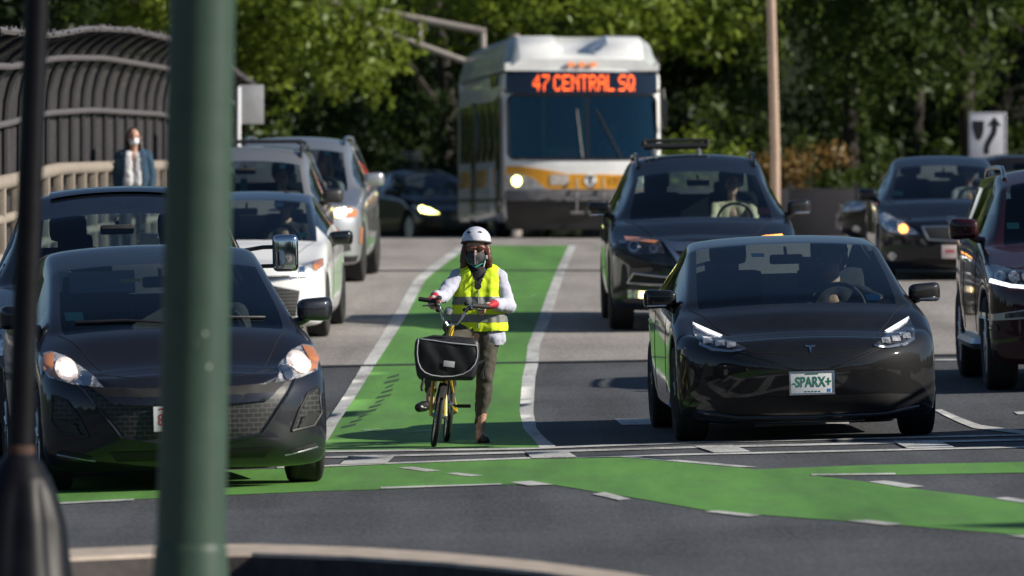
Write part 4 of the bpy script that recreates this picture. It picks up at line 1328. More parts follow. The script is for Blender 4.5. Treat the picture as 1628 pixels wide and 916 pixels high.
def sedan(**k):
    P = dict(L=4.69, W=.925, R=.33, zb=.135, fa=.86, ra=3.73, bow=.42, bowp=2.8, cowl=(1.22, .95), header=(2.1, 1.36), rroof=3.15, tailbase=4.25, H=1.44, roofdrop=.042,
             nose=[(.1, .10), (.3, .02), (.5, 0), (.66, .07), (.74, .2), (.8, .4)], z3=.60, hoodz=.72, wr=.60, wcowl=.74, deck=1.05, sw=None, bpil=None, belt=None)
    P.update(k)
    cy, cz = P['cowl']; hy, hz = P['header']; L = P['L']
    P.setdefault('plan', [(0, .90), (.45, .975), (P['fa'], .985), (2.0, 1.0), (3.0, 1.0), (P['ra'], .985), (L - .3, .92), (L, .82)])
    P.setdefault('top', [(.3, P['hoodz']), (P['bow'] + .13, P['hoodz'] + .03), (cy - .3, cz - .05), (cy, cz), (cy + .07, cz + .045), (hy - .05, hz - .018), (hy, hz), (hy + .55, P['H']), (P['rroof'], P['H'] - .04), (P['rroof'] + .06, P['H'] - .055), (P['tailbase'], P['deck']), (L - .12, P['deck'] - .03)])
    if not P['belt']: P['belt'] = [(.3, P['hoodz'] - .09), (P['fa'], P['hoodz'] + .07), (cy, cz - .055), (cy + .2, cz - .04), (3.0, cz + .02), (P['tailbase'], P['deck'] - .06), (L, P['deck'] - .1)]
    P.setdefault('wt', [(.4, .55), (cy, P['wcowl']), (hy, P['wr']), (P['rroof'], P['wr'] * .95), (P['tailbase'], P['wr'] * 1.06), (L, P['wr'] * .95)])
    if not P['sw']: P['sw'] = (lerp(cy, hy, .45), P['rroof'])
    if not P['bpil']: P['bpil'] = (hy + .42, hy + .55)
    return P
# ---------------------------------------------------------------- people
M_SKIN = mat('skin', (0.48, 0.27, 0.19), 0.55, noise=(30, 0.12))
M_SKIN2 = mat('fair_skin', (0.60, 0.38, 0.29), 0.55, noise=(30, 0.12))
M_HAIRD = mat('dark_hair', (0.018, 0.012, 0.010), 0.5, noise=(40, 0.4))
M_HAIRBR = mat('brown_hair', (0.095, 0.030, 0.016), 0.45, noise=(60, 0.5), bump=(140, 0.5, 0.004))
M_HAIRBL = mat('blond_hair', (0.50, 0.36, 0.17), 0.5, noise=(40, 0.3))
M_BLACKCL = mat('black_cloth', (0.018, 0.018, 0.021), 0.85, noise=(14, 0.4))
M_TEALCL = mat('teal_cloth', (0.03, 0.22, 0.26), 0.85, noise=(14, 0.3))
M_CREAMCL = mat('cream_cloth', (0.55, 0.48, 0.33), 0.85, noise=(14, 0.2))
M_GREYCL = mat('grey_cloth', (0.16, 0.17, 0.19), 0.85, noise=(14, 0.3))
M_GLASSES = mat('sunglass_black', (0.008, 0.008, 0.010), 0.12, coat=1.0)
M_GREENFLASH = mat('green_mirrored_lens', (0.05, 0.55, 0.32), 0.12, metal=0.6)
M_EYE = mat('eye_dark', (0.015, 0.010, 0.008), 0.2)

def head_prims(c, yaw=0.0, pitch=0.0, s=1.0):
    """cranium, jaw, nose, ears and neck of a head facing -Y (before the turn), centred at c"""
    Rm = Matrix.Rotation(yaw, 3, 'Z') @ Matrix.Rotation(pitch, 3, 'X')
    def T(p): return Vector(c) + Rm @ (Vector(p) * s)
    return [('e', T((0, .012, .03)), (.074 * s, .095 * s, .088 * s), Rm),
            ('e', T((0, -.025, -.035)), (.058 * s, .066 * s, .080 * s), Rm),
            ('c', T((0, -.062, -.088)), .022 * s, T((0, -.03, -.07)), .035 * s),
            ('c', T((0, -.088, .012)), .010 * s, T((0, -.105, -.025)), .014 * s),
            ('e', T((0, -.082, -.055)), (.022 * s, .012 * s, .009 * s), Rm),
            ('e', T((.077, .012, -.01)), (.010 * s, .020 * s, .032 * s), Rm), ('e', T((-.077, .012, -.01)), (.010 * s, .020 * s, .032 * s), Rm)], T, Rm

def driver(car, label, skin=M_SKIN, shirt=M_BLACKCL, hair=M_HAIRD, yaw=0.0, shades=None, arms='wheel', style='short', dx=0.0, dz=0.0, passenger=False, scale=1.0):
    """someone sitting in a front seat, belt-line up: head, torso and arms in one skin, clothes and hair on it"""
    sx, sy, sz = car.seat
    sx = (-sx if passenger else sx) + dx
    M = car.M @ Matrix.Translation((sx, sy, sz + dz)) @ Matrix.Scale(scale, 4)
    hc = (0, .10, .66)
    hp, T, Rm = head_prims(hc, yaw)
    neck = [('c', (0, .13, .44), .058, (0, .115, .60), .052)]
    if arms == 'wheel':
        A = [((-.19, .10, .42), (-.23, -.12, .20), (-.15, -.42, .24)), ((.19, .10, .42), (.23, -.12, .20), (.15, -.42, .24))]
    elif arms == 'sill':
        A = [((-.19, .10, .42), (-.23, -.12, .20), (-.12, -.42, .24)), ((.19, .10, .42), (.34, -.12, .34), (.44, -.36, .32))]
    else:
        A = [((-.19, .10, .42), (-.24, -.05, .16), (-.15, -.30, .08)), ((.19, .10, .42), (.24, -.05, .16), (.15, -.30, .08))]
    body = hp + neck + [('c', (0, .16, .05), .13, (0, .14, .34), .12)]
    cloth = [('c', (-.07, .16, .02), .135, (-.08, .14, .36), .120), ('c', (.07, .16, .02), .135, (.08, .14, .36), .120), ('c', (-.15, .11, .42), .066, (.15, .11, .42), .066), ('c', (-.1, .12, .44), .05, (0, .125, .47), .062), ('c', (.1, .12, .44), .05, (0, .125, .47), .062),
             ('c', (-.1, 0, -.02), .09, (-.12, -.35, .0), .08), ('c', (.1, 0, -.02), .09, (.12, -.35, .0), .08)]
    for sh, el, wr in A:
        sh, el, wr = Vector(sh), Vector(el), Vector(wr)
        mid = el.lerp(wr, .25)
        body += [('c', sh, .045, el, .040), ('c', el, .040, wr, .028)]
        d = (wr - el).normalized()
        body += [('c', wr, .028, wr + d * .07, .030)]
        side = d.cross(Vector((0, 0, 1))).normalized()
        for k in range(4): body += [('c', wr + d * .07 + side * (k - 1.5) * .017, .010, wr + d * (.125 - .008 * abs(k - 1.3)) + side * (k - 1.5) * .017 + Vector((0, 0, -.03)), .008)]
        body += [('c', wr + d * .03 + Vector((-sh.x, 0, 0)).normalized() * .02, .011, wr + d * .07 + Vector((-sh.x, 0, 0)).normalized() * .05, .009)]
        cloth += [('c', sh, .066, sh.lerp(el, .8), .056)]
    p = blob('person', body, skin, None, .009, 3)
    p.matrix_world = M
    tag(p, label, 'person')
    blob('shirt', cloth, shirt, p, .014, 4, (.12, .02))
    H = [('e', T((0, .03, .055)), (.084, .098, .082), Rm)]
    if style == 'short': H += [('e', T((0, .06, .0)), (.078, .06, .075), Rm)]
    if style == 'long': H += [('c', T((-.075, .03, .03)), .030, T((-.095, .03, -.16)), .035), ('c', T((.075, .03, .03)), .030, T((.095, .03, -.16)), .035), ('c', T((0, .09, .03)), .05, T((0, .09, -.16)), .06)]
    Hh = []
    for h in H: Hh.append(h)
    hairo = blob('hair', Hh, hair, p, .009, 2, (.03, .012))
    if style == 'short': hairo.location = (0, .006, .012)
    if shades:
        bm = bmesh.new()
        for sg in (1, -1):
            add_ell(bm, T((sg * .034, -.088, .010)), (.030, .010, .020), Rm, 2)
            add_tube(bm, [T((sg * .062, -.075, .014)), T((sg * .080, .02, .012))], .004, 6)
        add_tube(bm, [T((-.02, -.094, .014)), T((.02, -.094, .014))], .004, 6)
        obj_bm('sunglasses', bm, shades, p)
    else:
        bm = bmesh.new()
        for sg in (1, -1): add_ell(bm, T((sg * .031, -.079, .008)), (.013, .008, .007), Rm, 2)
        obj_bm('eyes', bm, M_EYE, p)
    return p
# ---------------------------------------------------------------- the saloon at the crossing with the personalised plate
M_BLACKP = paint('black_car_paint', (0.003, 0.003, 0.004), 0.6, 0.0)
M_DKBLUE = paint('blue_black_car_paint', (0.004, 0.007, 0.014), 0.5, 0.1)
M_GRAPH = paint('graphite_car_paint', (0.010, 0.011, 0.017), 0.42, 0.3)
M_WHITEP = paint('white_car_paint', (0.72, 0.73, 0.73), 0.35, 0.0, 0.02)
M_SILVERP = paint('silver_car_paint', (0.42, 0.43, 0.45), 0.33, 0.75, 0.02)
M_CHAMP = paint('warm_silver_car_paint', (0.36, 0.35, 0.34), 0.35, 0.7, 0.02)
M_MAROON = paint('maroon_car_paint', (0.030, 0.004, 0.007), 0.45, 0.15)

def fv(cx, gy, s, tilt=0.028):
    """front-view metres from measured picture positions on one vehicle"""
    def f(x, y):
        X = (x - cx) / s
        return (X, (gy - tilt * (x - cx) - y) / s)
    return lambda *pts: [f(*p) for p in pts]
def mir(p): return [(-x, z) for x, z in p]

def car_a():
    P = sedan(L=4.69, W=.925, R=.335, fa=.85, ra=3.725, bow=.44, bowp=2.7, cowl=(1.15, .945), header=(2.28, 1.36), rroof=3.3, tailbase=4.4, H=1.42, roofdrop=.036, hoodz=.70, deck=1.05,
              nose=[(.1, .12), (.22, .05), (.36, .02), (.5, .0), (.60, .02), (.68, .10), (.75, .24), (.82, .42)], wr=.68, wcowl=.755, zc=.45,
              wt=[(.4, .56), (.8, .66), (1.15, .755), (2.28, .68), (3.3, .64), (4.4, .62), (4.69, .6)])
    P['belt'] = [(.3, .64), (.6, .745), (.9, .83), (1.15, .875), (1.5, .90), (3.0, .98), (4.4, .99), (4.69, .95)]
    P['top'][2:4] = [(.86, .865), (1.15, .945)]
    c = Car('car', 'black grille-less electric saloon with a green lettered plate, first at the stop line', (2.08, 47.75), R(2.1), P, M_BLACKP)
    c.wheels(M_DARKRIM, .235, spokes=10)
    c.interior(visor=None)
    q = fv(1286, 701, 228)
    hl = [q((1098, 517), (1112, 524), (1142, 538), (1160, 549), (1173, 556), (1150, 560), (1122, 557), (1102, 548), (1096, 534))[i] for i in range(9)]
    hl = [(-abs(x), z) for x, z in hl]
    q = fv(1272.5, 701, 228)
    hl = [(-abs(x), z) for x, z in q((1098, 517), (1112, 524), (1142, 538), (1160, 549), (1173, 556), (1150, 560), (1122, 557), (1102, 548), (1096, 534))]
    for sg in (1, -1):
        h = [(sg * abs(x), z) for x, z in hl]
        L = c.patch('headlight', h, M_DLENS, .004)
        d = [(sg * abs(x), z) for x, z in q((1098.5, 518), (1114, 525), (1143, 538), (1138, 540.5), (1120, 534.5), (1104, 525.5))]
        c.patch('light_strip', d, M_DRL, .010, .012, L)
        for x, z in ((-.69, .70), (-.61, .685), (-.535, .675)): c.patch('lamp', [(sg * (x - .03), z - .018), (sg * (x + .03), z - .014), (sg * (x + .03), z + .016), (sg * (x - .03), z + .02)][::sg], M_LENS, .010, .02, L)
        lo = [(sg * abs(x), z) for x, z in q((1103, 547), (1122, 556), (1150, 559), (1172, 555), (1171, 558), (1150, 562), (1120, 560), (1102, 552))]
        c.patch('lamp_edge', lo, M_SATIN, .009, .015, L)
    # lower intake, lip and bright line
    c.patch('air_intake', [(-.72, .30), (-.60, .20), (.60, .20), (.72, .30), (.55, .315), (-.55, .315)], M_RECSHADE, .003, .03)
    c.strip('bumper_lip', [(-.76, .215), (-.5, .175), (0, .165), (.5, .175), (.76, .215)], .016, M_GLOSSBLK)
    c.strip('hood_seam', [(-.50, .665), (-.40, .625), (-.2, .612), (0, .608), (.2, .612), (.40, .625), (.50, .665)], .0028, M_SEAM)
    for sg in (1, -1):
        c.top_strip('hood_seam', [(sg * .52, .60), (sg * .60, .75), (sg * .68, .95), (sg * .76, 1.14)], .003, M_SEAM, 0)
        c.side_strip('door_seam', [(1.62, .32), (1.55, .60), (1.60, .86)], .003, M_SEAM, (sg,))
        c.side_strip('door_seam', [(2.80, .32), (2.80, .62), (2.78, .93)], .003, M_SEAM, (sg,))
        for yy in (2.45, 3.35): c.side_strip('door_handle', [(yy, .80), (yy + .22, .81)], .012, M_CHROME, (sg,))
    # emblem, a small bright tee with wings
    e = 0.644
    c.patch('emblem', [(-.036, e + .018), (0, e + .012), (.036, e + .018), (.030, e + .006), (.010, e + .004), (0, e - .036), (-.010, e + .004), (-.030, e + .006)], M_CHROME, .006, .01)
    pl = c.plate(0, .405, .300, .15, M_SATIN)
    text('plate_lettering', '-SPARX+', .100, M_PLGREEN, pl, (0, -.0055, .004), sx=.71, bold=.0012)
    bm = bmesh.new(); add_box(bm, (.118, -.005, -.052), (.022, .002, .022)); obj_bm('plate_sticker', bm, M_PLBLUE, pl)
    bm = bmesh.new()
    for k in range(5): add_box(bm, (-.045 + k * .024, -.005, -.058), (.014, .002, .008))
    add_box(bm, (0, -.005, .062), (.09, .002, .006))
    obj_bm('plate_print', bm, M_PLGREEN, pl)
    c.mirrors(M_BLACKP, .23, .145, .13, y=1.55, z=.985, x=.85, light=M_SATIN)
    c.patch('sticker', q((1384, 470), (1408, 470), (1410, 479), (1386, 479)), M_STKB, -.012, .04, skirt=0)
    c.patch('sticker', q((1215, 405), (1236, 405), (1236, 411), (1215, 411)), M_STKW, -.012, .04, skirt=0)
    # wide screen on the dash
    bm = bmesh.new(); add_box(bm, (-.02, 1.72, .985), (.37, .03, .10), .01, rot=Matrix.Rotation(R(-8), 3, 'X'))
    obj_bm('dash_screen', bm, M_INTGREY, c.root)
    driver(c, 'driver in green-flashing sunglasses looking sideways, inside the saloon with the green lettered plate', M_SKIN, M_BLACKCL, M_HAIRD, R(-62), M_GREENFLASH, 'sill', dz=-.02)
    return c
def car_b():
    P = sedan(L=4.46, W=.90, R=.315, fa=.88, ra=3.52, zb=.125, bow=.42, bowp=2.6, roofdrop=.04, cowl=(1.06, .985), header=(1.98, 1.375), rroof=3.7, tailbase=4.22, H=1.50, hoodz=.70, deck=1.02,
              nose=[(.1, .10), (.22, .03), (.4, .0), (.55, .0), (.64, .04), (.70, .12), (.76, .25), (.85, .42)], wr=.675, wcowl=.745, zc=.45,
              wt=[(.4, .52), (.8, .64), (1.06, .745), (1.98, .675), (3.7, .62), (4.22, .58), (4.46, .55)])
    P['belt'] = [(.3, .66), (.66, .79), (.95, .875), (1.06, .91), (1.4, .93), (3.0, 1.0), (4.2, 1.0), (4.46, .95)]
    c = Car('car', 'graphite hatchback with both headlamps lit, wide mesh grille, nearest car behind the green post', (-1.93, 42.0), R(8.4), P, M_GRAPH)
    c.wheels(M_RIM, .215)
    c.interior(visor=-1)
    q = fv(271, 768, 260, .026)
    hl = q((406, 599), (424, 573), (452, 549), (474, 540), (491, 543), (496, 560), (485, 580), (452, 591))
    for sg in (1, -1):
        h = [(sg * x, z) for x, z in hl]
        L = c.patch('headlight', h, M_LENS, .006, .015)
        c.patch('amber_lamp', [(sg * x, z) for x, z in q((471, 543), (489, 546), (494, 560), (484, 577), (470, 583), (476, 562))], M_AMBER, .012, .012, L)
        x, z = q((457, 569))[0]
        c.disc('lamp_ring', sg * x, z, .066, M_LAMPGLOW, .016, L); c.disc('lamp', sg * x, z, .033, M_LAMPON, .024, L)
        x, z = q((430, 585))[0]
        c.disc('lamp_ring', sg * x, z, .032, M_SATIN, .016, L, .04)
    gr = [(-.64, .655), (-.40, .335), (-.2, .305), (0, .30), (.2, .305), (.40, .335), (.64, .655), (.4, .635), (.2, .628), (0, .625), (-.2, .628), (-.4, .635)]
    g = c.patch('grille', gr, M_MESH, .004, .03)
    c.patch('grille_slot', [(-.60, .645), (-.52, .585), (0, .565), (.52, .585), (.60, .645), (.3, .625), (0, .62), (-.3, .625)], M_RECSHADE, .009, .03, g)
    c.patch('grille_bar', [(-.52, .583), (-.46, .535), (0, .515), (.46, .535), (.52, .583), (0, .565)], M_GRAPH, .022, .03, g, skirt=.02)
    c.patch('number_bracket', [(-.225, .39), (.115, .39), (.115, .56), (-.225, .56)], M_BLKPL, .018, .05, g)
    c.strip('grille_edge', [(-.66, .655), (-.43, .335), (-.2, .297), (.2, .297), (.43, .335), (.66, .655)], .012, M_GRAPH)
    for sg in (1, -1):
        f = [(sg * x, z) for x, z in ((.62, .345), (.67, .46), (.735, .565), (.815, .60), (.825, .44), (.77, .37))]
        fp = c.patch('fog_pocket', f, M_MESH, .004, .02)
        c.strip('fog_pocket_edge', f, .009, M_BLKPL, .004, fp, closed=True)
        c.patch('fog_lamp_panel', [(sg * .66, .36), (sg * .69, .43), (sg * .80, .455), (sg * .79, .40), (sg * .76, .38)], M_BLKPL, .014, .02, fp)
        c.patch('lower_slit', [(sg * .60, .225), (sg * .78, .265), (sg * .80, .245), (sg * .62, .20)], M_RECSHADE, .004, .02)
        c.strip('lower_lip', [(sg * .58, .195), (sg * .80, .235)], .006, M_SATIN)
        c.top_strip('hood_seam', [(sg * .50, .50), (sg * .60, .75), (sg * .72, 1.04)], .003, M_SEAM, 0)
    c.strip('hood_seam', [(-.52, .715), (-.3, .69), (0, .682), (.3, .69), (.52, .715)], .0028, M_SEAM)
    c.patch('lower_intake', [(-.50, .25), (-.45, .19), (.45, .19), (.50, .25)], M_RECSHADE, .004, .03)
    c.strip('wiper', [(-.60, 1.02), (-.30, 1.025), (.05, 1.0)], .008, M_BLKPL, .01)
    c.strip('wiper', [(.05, 1.02), (.3, 1.03), (.58, 1.02)], .008, M_BLKPL, .01)
    pl = c.plate(-.085, .445, .305, .152, None)
    text('plate_lettering', '8', .10, M_PLRED, pl, (-.108, -.0055, -.008), sx=.75, bold=.001)
    bm = bmesh.new(); add_box(bm, (-.06, -.005, .06), (.12, .002, .010)); obj_bm('plate_print', bm, M_PLRED, pl)
    c.mirrors(M_GRAPH, .23, .16, .15, y=1.42, z=1.06, x=.84)
    c.sticker(-.60, 1.075, .11, .05, M_STKG)
    c.sticker(.28, 1.33, .10, .035, M_STKW, 'toll_tag')
    c.patch('visor_label', [(-.26, 1.28), (-.13, 1.285), (-.13, 1.305), (-.26, 1.30)], M_STKY, -.02, .05, skirt=0)
    driver(c, 'driver in dark clothes inside the graphite hatchback behind the green post', M_SKIN, M_BLACKCL, M_HAIRD, R(10), None, 'wheel', 'short')
    return c

def suv(**k):
    P = dict(L=4.85, W=.965, R=.37, zb=.22, fa=.88, ra=3.75, bow=.36, bowp=3.2, cowl=(1.18, 1.16), header=(1.98, 1.62), rroof=4.2, tailbase=4.62, H=1.75, hoodz=.95, deck=1.15,
             nose=[(.15, .10), (.3, .02), (.5, 0), (.7, .01), (.88, .06), (.96, .15), (1.02, .3)], wr=.66, wcowl=.77, z3=.75, zc=.6)
    P.update(k)
    W = P['W']; cy, cz = P['cowl']; L = P['L']
    P.setdefault('wt', [(.4, .60), (cy, P['wcowl']), (P['header'][0], P['wr']), (P['rroof'], P['wr'] * .97), (P['tailbase'], P['wr'] * 1.1), (L, P['wr'])])
    P.setdefault('belt', [(.3, P['hoodz'] - .09), (.7, P['hoodz'] + .0), (cy, cz - .07), (cy + .2, cz - .05), (3.0, cz), (P['tailbase'], cz + .02), (L, 1.0)])
    P.setdefault('roofdrop', .06)
    P.setdefault('cat', 'car'); P.setdefault('rear_side_m', M_TINT)
    return sedan(**P)

def roof_rails(c, m, zl=.055, y0=None, y1=None, cross=()):
    P = c.P; y0 = y0 or P['header'][0] + .25; y1 = y1 or P['rroof'] - .1
    for sg in (1, -1):
        bm = bmesh.new(); pts = []
        for t in (0, .04, .12, .5, .88, .96, 1):
            y = lerp(y0, y1, t); x = sg * (P['wr'] - .05)
            h = c.bvh.ray_cast(Vector((x, y, 4)), Vector((0, 0, -1)))
            pts.append(h[0] + Vector((0, 0, 0 if t in (0, 1) else zl * (.7 if t in (.04, .96) else 1))))
        add_tube(bm, pts, .02, 8)
        obj_bm('roof_rail', bm, m, c.root)
    for y in cross:
        bm = bmesh.new(); z = c.bvh.ray_cast(Vector((0, y, 4)), Vector((0, 0, -1)))[0].z + .06
        add_tube(bm, [(-P['wr'] + .05, y, z - .03), (-P['wr'] + .12, y, z), (P['wr'] - .12, y, z), (P['wr'] - .05, y, z - .03)], .018, 8)
        obj_bm('cross_bar', bm, m, c.root)

def car_c():
    P = suv(L=5.1, W=.985, R=.385, bow=.34, cowl=(1.35, 1.24), header=(2.05, 1.70), rroof=4.5, tailbase=4.9, H=1.885, hoodz=1.05, wr=.685, wcowl=.80, ra=3.95, fa=.95)
    c = Car('car', 'blue-black tall car with a big chrome towing mirror, behind the graphite hatchback', (-2.72, 47.4), R(1.5), P, M_DKBLUE)
    c.wheels(M_RIM, .25); c.interior()
    c.patch('grille', [(-.55, .62), (.55, .62), (.60, .92), (-.60, .92)], M_FINE, .004, .05)
    for sg in (1, -1):
        c.patch('headlight', [(sg * x, z) for x, z in ((.64, .72), (.86, .76), (.88, .92), (.66, .92))], M_LENS, .005, .03)
        # towing mirror: chrome head on two arms
        h = bmesh.new(); add_box(h, (0, 0, 0), (.185, .14, .265), .05, seg=4)
        m = obj_bm('side_mirror', h, M_CHROME, c.root, loc=(sg * 1.19, 2.0, 1.385))
        b = bmesh.new()
        for z in (.045, -.09): add_tube(b, [(-sg * .30, .04, z - .02), (-sg * .16, .02, z), (-sg * .05, .02, z)], .015, 8)
        obj_bm('mirror_arm', b, M_BLKPL, m)
        b = bmesh.new(); add_box(b, (0, .075, 0), (.15, .01, .22), .03); obj_bm('mirror_glass', b, M_MIRROR, m)
        c.side_strip('window_trim', [(1.75, 1.26), (2.0, 1.42), (2.25, 1.60)], .012, M_CHROME, (sg,))
        c.side_strip('window_trim', [(1.55, 1.22), (2.5, 1.25), (3.6, 1.26)], .010, M_CHROME, (sg,))
    c.top_patch('sunroof', [(-.50, 2.35), (.50, 2.35), (.50, 3.1), (-.50, 3.1)], M_GLOSSBLK, .02)
    c.plate(0, .45)
    return c

def car_d():
    P = sedan(L=4.88, W=.92, R=.335, fa=.98, ra=3.80, bow=.46, bowp=2.6, cowl=(1.38, .98), header=(2.32, 1.365), rroof=3.5, tailbase=4.5, H=1.445, hoodz=.76, wr=.64, wcowl=.74,
              nose=[(.1, .10), (.25, .02), (.45, 0), (.62, .02), (.72, .08), (.78, .18), (.84, .32)])
    c = Car('car', 'white saloon with a black roof and black mirrors, beyond the chrome towing mirror', (-2.79, 69.3), R(-1.8), P, M_WHITEP, roof_m=M_GLOSSBLK)
    c.wheels(M_DARKRIM, .225); c.interior()
    for sg in (1, -1):
        L = c.patch('headlight', [(sg * x, z) for x, z in ((.60, .65), (.66, .755), (.86, .80), (.875, .735), (.80, .665), (.70, .635))], M_LENS, .006, .015)
        c.patch('amber_lamp', [(sg * x, z) for x, z in ((.78, .77), (.86, .79), (.87, .735), (.79, .69))], M_AMBER, .012, .012, L)
        c.patch('lamp', [(sg * x, z) for x, z in ((.64, .66), (.655, .73), (.70, .74), (.71, .66))], M_CHROME, .012, .015, L)
        c.strip('bright_bar', [(sg * .12, .60), (sg * .40, .61), (sg * .62, .635), (sg * .72, .640)], .014, M_CHROME)
        c.patch('side_intake', [(sg * x, z) for x, z in ((.66, .25), (.66, .36), (.82, .40), (.80, .28))], M_BLKPL, .005, .02)
        c.strip('side_intake_edge', [(sg * .64, .27), (sg * .83, .27)], .012, M_SATIN)
        c.top_strip('hood_seam', [(sg * .52, .60), (sg * .62, .95), (sg * .74, 1.36)], .003, M_SEAM, 0)
        c.side_strip('door_seam', [(1.75, .35), (1.75, .62), (1.70, .90)], .004, M_SEAM, (sg,))
    c.patch('grille', [(-.62, .25), (.62, .25), (.66, .50), (.30, .58), (-.30, .58), (-.66, .50)], M_FINE, .004, .03)
    c.patch('upper_grille', [(-.58, .615), (.58, .615), (.56, .655), (-.56, .655)], M_RECSHADE, .004, .03)
    c.plate(0, .42)
    c.mirrors(M_GLOSSBLK, .25, .16, .15, y=1.85, z=.97, x=.88)
    c.sticker(.62, 1.03, .10, .04, M_STKG); c.sticker(.33, 1.325, .09, .035, M_STKW)
    driver(c, 'driver with short dark hair and sunglasses inside the white saloon', M_SKIN2, M_BLACKCL, M_HAIRD, R(-12), M_GLASSES, 'low', dz=.0)
    return c

def car_e():
    P = suv(L=4.75, W=.94, R=.36, cowl=(1.15, 1.13), header=(1.95, 1.62), H=1.77, wr=.655, wcowl=.76, hoodz=.93)
    c = Car('car', 'pale silver sport utility with roof bars, directly behind the white saloon', (-3.03, 76.4), R(-1.0), P, M_CHAMP)
    c.wheels(M_RIM, .23); c.interior()
    roof_rails(c, M_BLKPL, .06, cross=(2.5, 3.6))
    for sg in (1, -1):
        L = c.patch('headlight', [(sg * x, z) for x, z in ((.58, .72), (.60, .86), (.84, .93), (.90, .86), (.88, .76))], M_LENS, .006, .02)
        c.patch('amber_lamp', [(sg * x, z) for x, z in ((.80, .80), (.84, .90), (.895, .86), (.88, .78))], M_AMBER, .012, .012, L)
        c.side_strip('door_seam', [(1.60, .40), (1.60, .72), (1.55, 1.06)], .004, M_SEAM, (sg,))
        c.side_strip('wheel_arch_edge', [(.44, .40), (.50, .62), (.68, .78), (.88, .82), (1.10, .76), (1.26, .6), (1.3, .4)], .012, M_CHROME, (sg,))
    c.patch('grille', [(-.50, .66), (.50, .66), (.55, .84), (-.55, .84)], M_FINE, .004, .03)
    c.patch('lower_intake', [(-.6, .30), (.6, .30), (.55, .50), (-.55, .50)], M_RECSHADE, .004, .04)
    c.plate(0, .56)
    c.mirrors(M_BLKPL, .23, .17, .15, y=1.55, z=1.22, x=.90)
    c.sticker(.42, 1.565, .07, .05, M_STKG); c.patch('parking_tag', [(.50, 1.22), (.64, 1.22), (.64, 1.30), (.50, 1.30)], M_STKR, -.03, .05, skirt=0)
    driver(c, 'driver in teal top inside the pale silver sport utility', M_SKIN2, M_TEALCL, M_HAIRD, R(30), None, 'wheel', 'short', dz=-.02)
    m = mask_hanging(c, (-.02, 1.80, 1.42), 'teal face mask hanging from the mirror of the pale silver sport utility')
    return c

M_MASKTEAL = mat('teal_mask', (0.12, 0.52, 0.46), 0.8, noise=(20, .2))
def mask_hanging(c, p, label, k=1.0):
    """pleated surgical mask hung by its loops"""
    bm = bmesh.new()
    n = 9; W = .085 * k; H = .16 * k
    vs = []
    for i in range(n):
        t = i / (n - 1)
        row = []
        for j in range(5):
            u = j / 4 - .5
            w = W * (1 - .35 * abs(t - .45))
            row.append(bm.verts.new((u * w, -.012 * math.cos(u * 3) + (.006 if i % 2 else 0), -t * H)))
        vs.append(row)
    for a, b in zip(vs[:-1], vs[1:]):
        for j in range(4): bm.faces.new((a[j], a[j + 1], b[j + 1], b[j]))
    bmesh.ops.solidify(bm, geom=bm.faces[:], thickness=.004)
    add_tube(bm, [(-W * .4, 0, -.01), (0, .01, .08), (W * .4, 0, -.01)], .004, 6)
    add_tube(bm, [(-W * .3, 0, -H * .98), (-.01, 0, -H - .06), (W * .3, 0, -H * .98)], .003, 6)
    o = obj_bm('face_mask', bm, M_MASKTEAL)
    o.matrix_world = c.M @ Matrix.Translation(p)
    return tag(o, label, 'face mask')

def car_f():
    P = suv(L=4.86, W=.968, R=.375, cowl=(1.2, 1.15), header=(2.02, 1.62), H=1.765, wr=.665, wcowl=.775, hoodz=.98, fa=.86, ra=3.80,
            nose=[(.15, .10), (.3, .02), (.5, 0), (.75, .02), (.92, .08), (1.0, .18), (1.05, .32)])
    c = Car('car', 'bright silver sport utility with a lit headlamp, farthest of the queue under the trees', (-2.79, 84.2), R(-2.2), P, M_SILVERP)
    c.wheels(M_DARKRIM, .26); c.interior()
    roof_rails(c, M_SATIN, .05)
    for sg in (1, -1):
        L = c.patch('headlight', [(sg * x, z) for x, z in ((.55, .83), (.60, .91), (.80, .94), (.90, .885), (.88, .81), (.66, .79))], M_LENS, .006, .02)
        c.patch('amber_lamp', [(sg * x, z) for x, z in ((.775, .93), (.89, .885), (.875, .81), (.77, .80))], M_AMBER, .012, .015, L)
        c.disc('lamp', sg * .67, .858, .058, M_WARMON if sg > 0 else M_LENS, .02, L)
        c.strip('side_marker', [(sg * .925, .48), (sg * .935, .68)], .022, M_AMBER)
        c.patch('kidney_grille', [(sg * x, z) for x, z in ((.04, .72), (.36, .74), (.38, .90), (.04, .92))], M_FINE, .006, .03)
        c.patch('side_intake', [(sg * x, z) for x, z in ((.55, .36), (.82, .40), (.80, .56), (.58, .52))], M_BLKPL, .004, .03)
        c.patch('lower_cladding', [(sg * x, z) for x, z in ((.0, .24), (.88, .27), (.90, .34), (0, .32))], M_BLKPL, .006, .03)
        c.side_strip('door_seam', [(1.62, .40), (1.62, .75), (1.58, 1.08)], .004, M_SEAM, (sg,))
        for yy in (2.5, 3.4): c.side_strip('door_handle', [(yy, .98), (yy + .2, .985)], .014, M_CHROME, (sg,))
    c.mirrors(M_SILVERP, .25, .18, .16, y=1.58, z=1.24, x=.92)
    c.plate(0, .52)
    c.sticker(.43, 1.575, .08, .04, M_STKG)
    driver(c, 'driver with fair hair inside the bright silver sport utility', M_SKIN2, M_GREYCL, M_HAIRBL, R(-25), None, 'wheel', 'long', dx=-.05)
    return c

